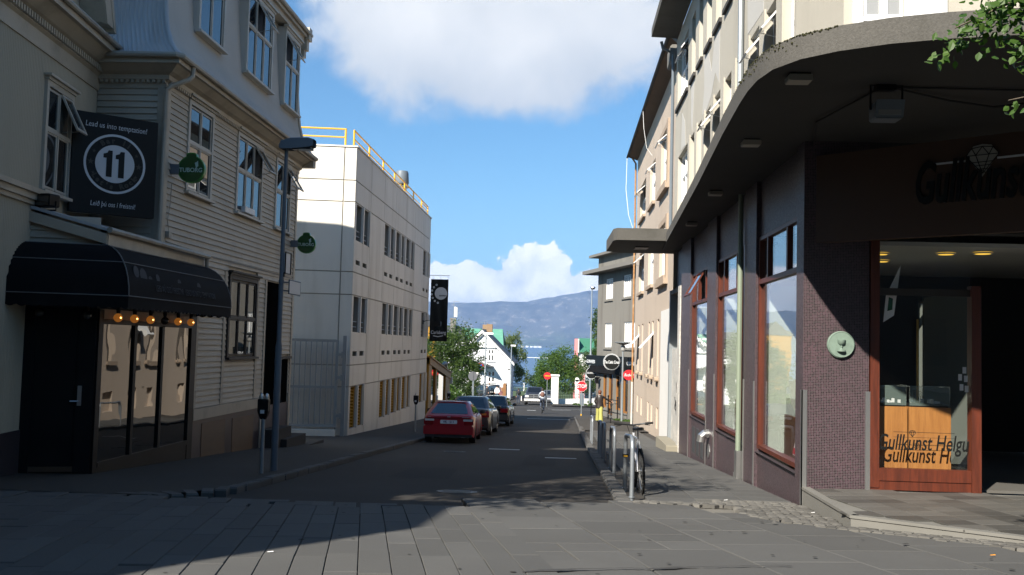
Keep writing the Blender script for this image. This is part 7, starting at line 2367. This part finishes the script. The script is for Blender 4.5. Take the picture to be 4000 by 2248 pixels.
def bicycle(lab, loc, rotz, lean, paint, detail=True, steer=0.0):
    t = thing('bicycle', lab, 'bicycle', loc, rotz, 'bicycles')
    t.rotation_euler = (math.atan(gs(loc[1])), lean, rotz)
    r = .335; ry, fy = -.52, .53; seg = 30 if detail else 18
    def circ(y, rad): return [(0, y + rad * math.cos(2 * math.pi * k / seg), r + rad * math.sin(2 * math.pi * k / seg)) for k in range(seg)]
    for y in (ry, fy):
        w = MB().tube(circ(y, r - .024), .024, 8, closed=True).build('wheel', 'tyre', t, 50, True)
        if detail:
            kn = MB()
            for k in range(44):
                a = 2 * math.pi * k / 44
                for dx in (-.015, .015): kn.box(dx - .007, dx + .007, y + (r - .003) * math.cos(a) - .006, y + (r - .003) * math.cos(a) + .006, r + (r - .003) * math.sin(a) - .006, r + (r - .003) * math.sin(a) + .006)
            tag(kn.build('tread', 'tyre', w, 0, True), kind='stuff')
        MB().tube(circ(y, r - .055), .011, 6, closed=True).build('rim', 'steel', w, 50, True)
        sp = MB()
        for k in range(28 if detail else 14):
            a = 2 * math.pi * k / (28 if detail else 14); b = a + (.35 if k % 2 else -.35); sx = .03 if k % 4 < 2 else -.03
            sp.tube([(sx, y + .02 * math.cos(b), r + .02 * math.sin(b)), (0, y + (r - .06) * math.cos(a), r + (r - .06) * math.sin(a))], .0022 if detail else .004, 4)
        tag(sp.build('spokes', 'steel', w, 0, True), kind='stuff')
        MB().cyl((-.045, y, r), (.045, y, r), .022, None, 10).build('hub', 'steel', w, 40, True)
    bb = (0, -.10, .30); sc = (0, -.26, .80); hd = (0, .36, .82); hl = (0, .40, .68)
    f = MB()
    f.tube([bb, sc], .017, 8); f.tube([sc, hd], .017, 8); f.tube([bb, hl], .02, 8); f.tube([(0, .345, .88), (0, .41, .65)], .021, 8)
    for sx in (-1, 1):
        f.tube([(.02 * sx, -.12, .30), (.055 * sx, ry, r)], .010, 6); f.tube([(.015 * sx, -.25, .77), (.055 * sx, ry, r)], .009, 6)
    f.build('frame', paint, t, 50, True)
    k = MB()
    for sx in (-1, 1): k.tube([(.05 * sx, .42, .62), (.055 * sx, .45, .5), (.05 * sx, fy, r)], .013, 6)
    k.tube([(-.05, .42, .62), (.05, .42, .62)], .014, 6); k.build('fork', 'bike_pink' if detail else paint, t, 50, True)
    h = MB(); h.tube([(0, .35, .86), (0, .34, .97), (0, .38, 1.0)], .014, 6); h.tube([(-.31, .30, 1.03), (-.18, .34, 1.02), (0, .38, 1.0), (.18, .34, 1.02), (.31, .30, 1.03)], .013, 7); h.build('handlebar', 'bike_black', t, 50, True)
    for sx in (-1, 1): MB().cyl((.19 * sx, .335, 1.02), (.31 * sx, .30, 1.03), .018, None, 8).build('grip', 'tyre', t, 40, True); MB().tube([(.17 * sx, .36, 1.03), (.20 * sx, .42, 1.0), (.27 * sx, .40, .99)], .007, 5).build('brake_lever', 'bike_black', t, 40, True)
    s = MB(); s.grid([[(-w_, y, z - .04), (-w_, y, z - .01), (-w_ * .6, y, z), (w_ * .6, y, z), (w_, y, z - .01), (w_, y, z - .04)] for y, w_, z in ((-.42, .05, .975), (-.38, .085, .985), (-.32, .085, .98), (-.24, .05, .975), (-.14, .022, .975), (-.12, .01, .965))])
    s.poly([(-.05, -.42, .935), (-.05, -.42, .965), (.05, -.42, .965), (.05, -.42, .935)])
    s.build('saddle', 'bike_black', t, 50, True)
    MB().tube([sc, (0, -.29, .94)], .013, 6).build('seat_post', 'steel', t, 50, True)
    c = MB(); c.tube([(.045, -.10, .30), (.055, -.02, .16)], .009, 6); c.tube([(-.045, -.10, .30), (-.055, -.18, .44)], .009, 6); c.box(.055, .145, -.055, .015, .145, .165); c.box(-.145, -.055, -.215, -.145, .43, .45)
    c.lathe([(.07, .03), (.085, .032), (.085, .038), (.07, .04)], (0, -.10, .30), 'X', 20, caps=False); c.build('crank', 'steel', t, 30, True)
    ca = MB(); ca.tube([(.1, .36, 1.0), (.05, .46, .93), (0, .42, .72)], .004, 4); ca.tube([(-.1, .36, 1.0), (-.06, .47, .9), (0, .40, .70)], .004, 4); ca.tube([(.035, -.10, .385), (.035, ry, r + .04)], .004, 4); ca.tube([(.035, -.10, .215), (.035, ry, r - .04)], .004, 4)
    ca.build('cable', 'tyre', t, 0, True)
    return t


bicycle('pale mountain bike with a pink fork and knobbly tyres parked at the nearest hoop', (1.22, 15.42, g(15.42) - .0), R(2), R(-3), 'bike_white')


def stand(y0, y1, lab):
    t = thing('bike_stand', lab, 'bike stand', (1.03, y0, g(y0)), 0, 'bike stand hoops along the right kerb')
    L = y1 - y0; za = 0; zb = g(y1) - g(y0); h = .85
    pts = [(0, 0, -.1), (0, 0, h - .16)]
    for k in range(1, 6): a = R(90) * k / 5; pts.append((0, .16 - .16 * math.cos(a), h - .16 + .16 * math.sin(a)))
    for k in range(0, 6): a = R(90) * k / 5; pts.append((0, L - .16 + .16 * math.sin(a), h + zb - .16 + .16 * math.cos(a)))
    pts.append((0, L, zb - .1))
    MB().tube(pts, .032, 12).build('hoop', 'galvanised', t, 50, True)
    for y, z in ((0, 0), (L, zb)): MB().lathe([(.045, 0), (.045, .012), (.033, .014)], (0, y, z), 'Z', 12).build('collar', 'galvanised', t, 40, True)


for (a, b), l in zip(((14.2, 15.72), (18.95, 20.4), (23.2, 24.6), (25.6, 27.0), (32.6, 34.2)), ('nearest galvanised bike hoop, with the bicycle leaning beside it', 'second galvanised bike hoop from the camera', 'third galvanised bike hoop along the right kerb', 'fourth bike hoop, just behind the third', 'farthest bike hoop, dark in the shade at the kerb')):
    stand(a, b, l)
t = thing('bike_lock', 'small yellow and black lock clamped round the nearest bike hoop', 'lock', (1.03, 14.2, .0))
MB().lathe([(.036, -.02), (.05, -.02), (.05, .02), (.036, .02)], (1.03, 15.70, g(15.7) + .52), 'Z', 12).build('clamp', 'black_paint', t)
MB().box(1.0, 1.06, 15.63, 15.66, g(15.7) + .505, g(15.7) + .525).build('tag', 'yellow_metal', t)


# ------------------------------------------------------------------ people
mat('skin', (.52, .30, .21), .55, .06, 9)
mat('hair_red', (.13, .045, .022), .6, .2, 14)
mat('hair_dark', (.03, .022, .016), .6, .2, 14)
mat('leather', (.022, .017, .016), .4, .2, 8)
mat('cloth_yellow', (.36, .35, .10), .85, .12, 6)
mat('cloth_white', (.78, .78, .78), .8, .06, 6)
mat('cloth_dark', (.025, .027, .032), .85, .2, 6)
mat('cloth_jeans', (.05, .065, .10), .85, .2, 6)
mat('cloth_shirt', (.45, .50, .56), .8, .08, 6)
mat('bag_brown', (.16, .08, .06), .7, .15, 6)
mat('shoe', (.03, .025, .022), .6, .1, 6)


def person(lab, loc, rotz, J, mats_, h=1.7, extra=None, hair=None, group='people on the street'):
    """one continuous skinned body. J: joint name -> (x, y, z, radius); facing +y. mats_: region -> material"""
    t = thing('person', lab, 'person', loc, rotz, group)
    bones = [('pelvis', 'waist', 'top'), ('waist', 'chest', 'top'), ('chest', 'neck', 'top'), ('neck', 'head', 'skin'), ('head', 'crown', 'skin')]
    for s in ('l', 'r'):
        bones += [('chest', 'sho_' + s, 'top'), ('sho_' + s, 'elb_' + s, 'top'), ('elb_' + s, 'wri_' + s, 'top'), ('wri_' + s, 'han_' + s, 'skin'),
                  ('pelvis', 'hip_' + s, 'legs'), ('hip_' + s, 'kne_' + s, 'legs'), ('kne_' + s, 'ank_' + s, 'legs'), ('ank_' + s, 'toe_' + s, 'shoe')]
    names = ['pelvis', 'waist', 'chest', 'neck', 'head', 'crown'] + [a + s for s in ('_l', '_r') for a in ('sho', 'elb', 'wri', 'han', 'hip', 'kne', 'ank', 'toe')]
    idx = {n: i for i, n in enumerate(names)}
    me = bpy.data.meshes.new('body'); me.from_pydata([J[n][:3] for n in names], [(idx[a], idx[b]) for a, b, _ in bones], [])
    o = bpy.data.objects.new('body', me); COL.objects.link(o)
    o.modifiers.new('s', 'SKIN'); ss = o.modifiers.new('u', 'SUBSURF'); ss.levels = ss.render_levels = 1
    for n in names:
        v = me.skin_vertices[0].data[idx[n]]; rr = J[n][3]; v.radius = rr if isinstance(rr, tuple) else (rr, rr); v.use_root = (n == 'pelvis')
    dg = bpy.context.evaluated_depsgraph_get(); em = bpy.data.meshes.new_from_object(o.evaluated_get(dg))
    bpy.data.objects.remove(o)
    reg = list(mats_.keys()); em.materials.clear()
    for r_ in reg: em.materials.append(MATS[mats_[r_]])
    for p in em.polygons:
        c = p.center; best, br = 1e9, 'top'
        for a, b, rg in bones:
            A, B = Vector(J[a][:3]), Vector(J[b][:3]); d = B - A; k = max(0, min(1, (c - A).dot(d) / max(d.length_squared, 1e-9)))
            q = (c - (A + d * k)).length
            if q < best: best, br = q, rg
        p.material_index = reg.index(br) if br in reg else 0
    em.shade_smooth()
    link('body', em, t, True)
    hx, hy, hz = J['head'][:3]
    if hair:
        hb = MB(); hb.sphere((0, 0, 0), 1, 14, 10)
        hb.v = [(hx + a * .098, hy - .018 + b * .112, hz + .055 + c * .105 - (.03 if b < -.3 and c < 0 else 0)) for a, b, c in hb.v if True]
        hb.build('hair', hair, t, 60, True)
    nose = MB(); nose.add([(hx - .014, hy + .088, hz - .01), (hx + .014, hy + .088, hz - .01), (hx, hy + .115, hz - .005), (hx, hy + .09, hz + .04)], [(0, 1, 2), (0, 2, 3), (1, 3, 2)]); nose.build('nose', 'skin', t, 60, True)
    # five fingers on each hand
    for s in ('_l', '_r'):
        w, hn = Vector(J['wri' + s][:3]), Vector(J['han' + s][:3]); d = (hn - w).normalized(); side = d.cross(Vector((0, 1, 0)) if abs(d.y) < .8 else Vector((0, 0, 1))).normalized(); nrm = d.cross(side)
        fg = MB()
        for k in range(4):
            b0 = hn + side * (k - 1.5) * .018; ln = (.065, .075, .07, .055)[k]
            fg.tube([b0 - d * .01, b0 + d * ln * .5, b0 + d * ln * .85 + nrm * .02, b0 + d * ln * .8 + nrm * .045], [.010, .0095, .009, .007], 6)
        fg.tube([w + d * .03 + side * .03, w + d * .06 + side * .055, w + d * .095 + side * .06 + nrm * .015], [.012, .011, .008], 6)
        fg.build('fingers', 'skin', t, 60, True)
    if extra: extra(t)
    return t


def joints(**over):
    """standing body, 1.70 m, facing +y"""
    J = dict(pelvis=(0, 0, .93, (.155, .115)), waist=(0, 0, 1.08, (.135, .10)), chest=(0, 0, 1.30, (.165, .115)), neck=(0, .005, 1.46, .055), head=(0, .02, 1.57, (.078, .095)), crown=(0, .01, 1.655, (.062, .075)))
    for s, k in (('l', -1), ('r', 1)):
        J['sho_' + s] = (.17 * k, 0, 1.38, .062); J['elb_' + s] = (.23 * k, -.02, 1.10, .048); J['wri_' + s] = (.24 * k, .06, .87, .034); J['han_' + s] = (.24 * k, .09, .79, (.030, .042))
        J['hip_' + s] = (.09 * k, 0, .88, .105); J['kne_' + s] = (.10 * k, .02, .48, .068); J['ank_' + s] = (.10 * k, -.02, .09, .046); J['toe_' + s] = (.11 * k, .16, .03, (.042, .03))
    J.update(over)
    return J


def people():
    zc = lambda y: g(y) + .005
    # woman pushing a bicycle, seen from behind
    y = 52.6
    def skirt(t):
        f = MB()
        for s, dy in ((-1, .10), (1, -.14)):
            rows = []
            for z, rx, ry, cx, cy in ((.95, .12, .12, .06 * s, 0), (.78, .115, .14, .075 * s, dy * .3), (.50, .095, .13, .085 * s, dy * .8), (.28, .11, .15, .095 * s, dy * 1.3), (.10, .12, .17, .10 * s, dy * 1.6)):
                rows.append([(cx + (rx + .012 * math.sin(k * 2.4)) * math.cos(2 * math.pi * k / 18), cy + ry * math.sin(2 * math.pi * k / 18), z) for k in range(18)])
            f.grid(rows, wrap=True)
        f.build('wide_trousers', 'cloth_yellow', t, 60, True)
        j = MB(); rows = []
        for z, rx, ry in ((1.42, .16, .10), (1.30, .20, .145), (1.10, .18, .135), (.92, .215, .16), (.78, .235, .175)):
            rows.append([(rx * math.cos(2 * math.pi * k / 18), ry * math.sin(2 * math.pi * k / 18), z) for k in range(18)])
        j.grid(rows, wrap=True); j.build('jacket', 'leather', t, 60, True)
    person('woman with short auburn hair in dark leather jacket and yellow trousers pushing a bicycle', (2.02, y, zc(y)), R(-6), joints(elb_r=(.42, .10, 1.20, .05), wri_r=(.58, .30, 1.10, .036), han_r=(.64, .36, 1.08, (.03, .04)), elb_l=(-.26, -.05, 1.12, .05), wri_l=(-.22, .12, .98, .036), han_l=(-.19, .18, .94, (.03, .04)), kne_r=(.10, -.10, .48, .068), ank_r=(.10, -.22, .12, .046), toe_r=(.11, -.08, .03, (.042, .03)), kne_l=(-.09, .12, .49, .068), ank_l=(-.09, .12, .09, .046), toe_l=(-.1, .30, .03, (.042, .03))),
           dict(top='leather', legs='cloth_yellow', skin='skin', shoe='shoe'), extra=skirt, hair='hair_red')
    bicycle('black bicycle being pushed beside the woman in yellow trousers', (2.62, 52.7, g(52.7)), R(-3), R(2), 'bike_black', False)
    # cyclist riding away
    y = 71.0
    def pack(t):
        b = MB(); b.sphere((0, 0, 0), 1, 12, 8); b.v = [(a * .17, -.20 + b_ * .11, 1.36 + c * .20) for a, b_, c in b.v]; b.build('backpack', 'bag_brown', t, 60, True)
        s = MB()
        for k in (-1, 1): s.tube([(k * .10, -.16, 1.22), (k * .14, .08, 1.30), (k * .12, .06, 1.48), (k * .09, -.12, 1.52)], .016, 5)
        s.build('strap', 'cloth_dark', t, 0, True)
    zo = .10
    person('cyclist with brown backpack and pale shirt riding away down the road', (-1.42, y, zc(y) - .10), R(0), joints(
        pelvis=(0, -.22, 1.04, (.15, .12)), waist=(0, -.16, 1.19, (.135, .10)), chest=(0, -.04, 1.40, (.165, .115)), neck=(0, .03, 1.56, .055), head=(0, .07, 1.67, (.078, .095)), crown=(0, .06, 1.755, (.062, .075)),
        sho_l=(-.17, -.02, 1.47, .06), elb_l=(-.27, .14, 1.24, .045), wri_l=(-.26, .30, 1.08, .034), han_l=(-.25, .36, 1.06, (.03, .04)), sho_r=(.17, -.02, 1.47, .06), elb_r=(.27, .14, 1.24, .045), wri_r=(.26, .30, 1.08, .034), han_r=(.25, .36, 1.06, (.03, .04)),
        hip_l=(-.09, -.20, .99, .105), kne_l=(-.11, .12, .78, .07), ank_l=(-.11, -.10, .48, .046), toe_l=(-.11, .06, .44, (.04, .03)), hip_r=(.09, -.20, .99, .105), kne_r=(.11, .02, .60, .07), ank_r=(.11, -.05, .20, .046), toe_r=(.11, .12, .16, (.04, .03))),
        dict(top='cloth_shirt', legs='cloth_jeans', skin='skin', shoe='shoe'), extra=pack, hair='hair_dark')
    bicycle('bicycle ridden by the cyclist with the backpack', (-1.42, y + .05, g(y) - .10), R(0), 0, 'bike_black', False)
    # walkers
    y = 121.5
    def coat(t):
        j = MB(); rows = []
        for z, rx, ry in ((1.46, .12, .09), (1.38, .215, .15), (1.15, .225, .17), (.95, .24, .185), (.80, .245, .19)):
            rows.append([(rx * math.cos(2 * math.pi * k / 18), ry * math.sin(2 * math.pi * k / 18), z) for k in range(18)])
        j.grid(rows, wrap=True); j.build('padded_jacket', 'cloth_white', t, 60, True)
    person('person in a padded white jacket walking towards the parked cars', (-8.1, y, zc(y)), R(178), joints(sho_l=(-.18, 0, 1.38, .085), elb_l=(-.27, -.02, 1.12, .075), wri_l=(-.28, .05, .90, .055), sho_r=(.18, 0, 1.38, .085), elb_r=(.27, -.02, 1.12, .075), wri_r=(.28, .05, .90, .055), kne_l=(-.10, .10, .48, .068), ank_l=(-.10, .12, .09, .046), toe_l=(-.11, .28, .03, (.042, .03))), dict(top='cloth_white', legs='cloth_jeans', skin='skin', shoe='shoe'), extra=coat, hair='hair_dark')
    y = 121.8
    person('person in black walking in the shade next to the white jacket', (-9.4, y, zc(y)), R(170), joints(kne_r=(.10, .12, .48, .07), ank_r=(.10, .12, .09, .046), toe_r=(.11, .28, .03, (.042, .03))), dict(top='cloth_dark', legs='cloth_dark', skin='skin', shoe='shoe'), hair='hair_dark')
    y = 106.5
    def bag(t):
        b = MB(); b.cbox(.28, .36, -.14, .16, .35, .85, .02); b.build('bag', 'cloth_white', t, 0, True)
        b = MB(); b.sphere((0, 0, 0), 1, 12, 8); b.v = [(a * .18, -.18 + b_ * .12, 1.25 + c * .22) for a, b_, c in b.v]; b.build('backpack', 'cloth_dark', t, 60, True)
    person('person in dark clothes with a long white bag beside the pickup', (-4.75, y, zc(y) - .1), R(8), joints(kne_l=(-.10, .14, .49, .07), ank_l=(-.10, .10, .10, .046), toe_l=(-.11, .26, .03, (.042, .03)), wri_r=(.27, .02, .95, .036), han_r=(.29, .03, .88, (.03, .04))), dict(top='cloth_dark', legs='cloth_jeans', skin='skin', shoe='shoe'), extra=bag, hair='hair_dark')


people()

# ------------------------------------------------------------------ small things on the ground
def litter():
    rr = random.Random(5)
    for k, (x, y, lab) in enumerate(((3.25, 12.9, 'white paper scrap on the cobbles by the mosaic pillar'), (2.35, 14.2, 'pale paper scrap at the end of the pavement slabs'), (4.1, 9.6, 'small orange wrapper on the paving at lower right'), (-2.45, 8.2, 'thin white paper strip on the paving at lower left'))):
        t = tag(MB().add([(x, y, g(y) + .008), (x + .05, y + .006, g(y) + .012), (x + .045, y + .02, g(y) + .016), (x - .006, y + .018, g(y) + .009)], [(0, 1, 2, 3)]).build('litter_scrap', 'sign_orange' if k == 2 else 'white_paint'), lab, 'litter', 'litter on the paving')
    sp = tag(MB().add([(2.5 + .035 * math.cos(a), 11.6 + .03 * math.sin(a), g(11.6) + .015) for a in [i * .7 for i in range(9)]] + [(2.5, 11.6, g(11.6) + .05)], [(i, (i + 1) % 9, 9) for i in range(9)]).build('pebble', 'kerbstone'), 'small round stone lying on the big slabs', 'stone')
    # old chewing gum and stains
    m_ = MB()
    for _ in range(60):
        x, y = rr.uniform(-3, 5), rr.uniform(7, 12); r_ = rr.uniform(.012, .03)
        if pip(x, y, PLAT): continue
        m_.poly([(x + r_ * math.cos(a) * rr.uniform(.8, 1.3), y + r_ * math.sin(a), g(y) + .006) for a in [i * .785 for i in range(8)]])
    tag(m_.build('gum_spots', 'joint_dark'), 'dark chewing gum spots scattered over the foreground paving', 'stains', kind='stuff')


litter()


def wet_streak():
    rr = random.Random(8); top, bot = [], []
    path = [(-.28, 7.80), (.15, 7.98), (.58, 8.12), (.75, 8.13), (1.2, 8.32), (1.65, 8.48), (2.0, 8.57)]
    for i in range(60):
        f = i / 59 * 6; k = min(5, int(f)); a, b = path[k], path[k + 1]; q = f - k
        x, y = a[0] + (b[0] - a[0]) * q, a[1] + (b[1] - a[1]) * q + rr.uniform(-.012, .012)
        w = .006 + .030 * max(0, math.sin(f * 2.1 + .4)) ** 2 * (1 if f < 3.6 else .3) + rr.uniform(0, .008)
        top.append((x, y + w, g(y) + .0055)); bot.append((x, y - w, g(y) + .0055))
    m_ = MB(); m_.grid([top, bot]); tag(m_.build('wet_streak', 'stain'), 'thin dark wet streak running across the big paving slabs', 'stain')


wet_streak()
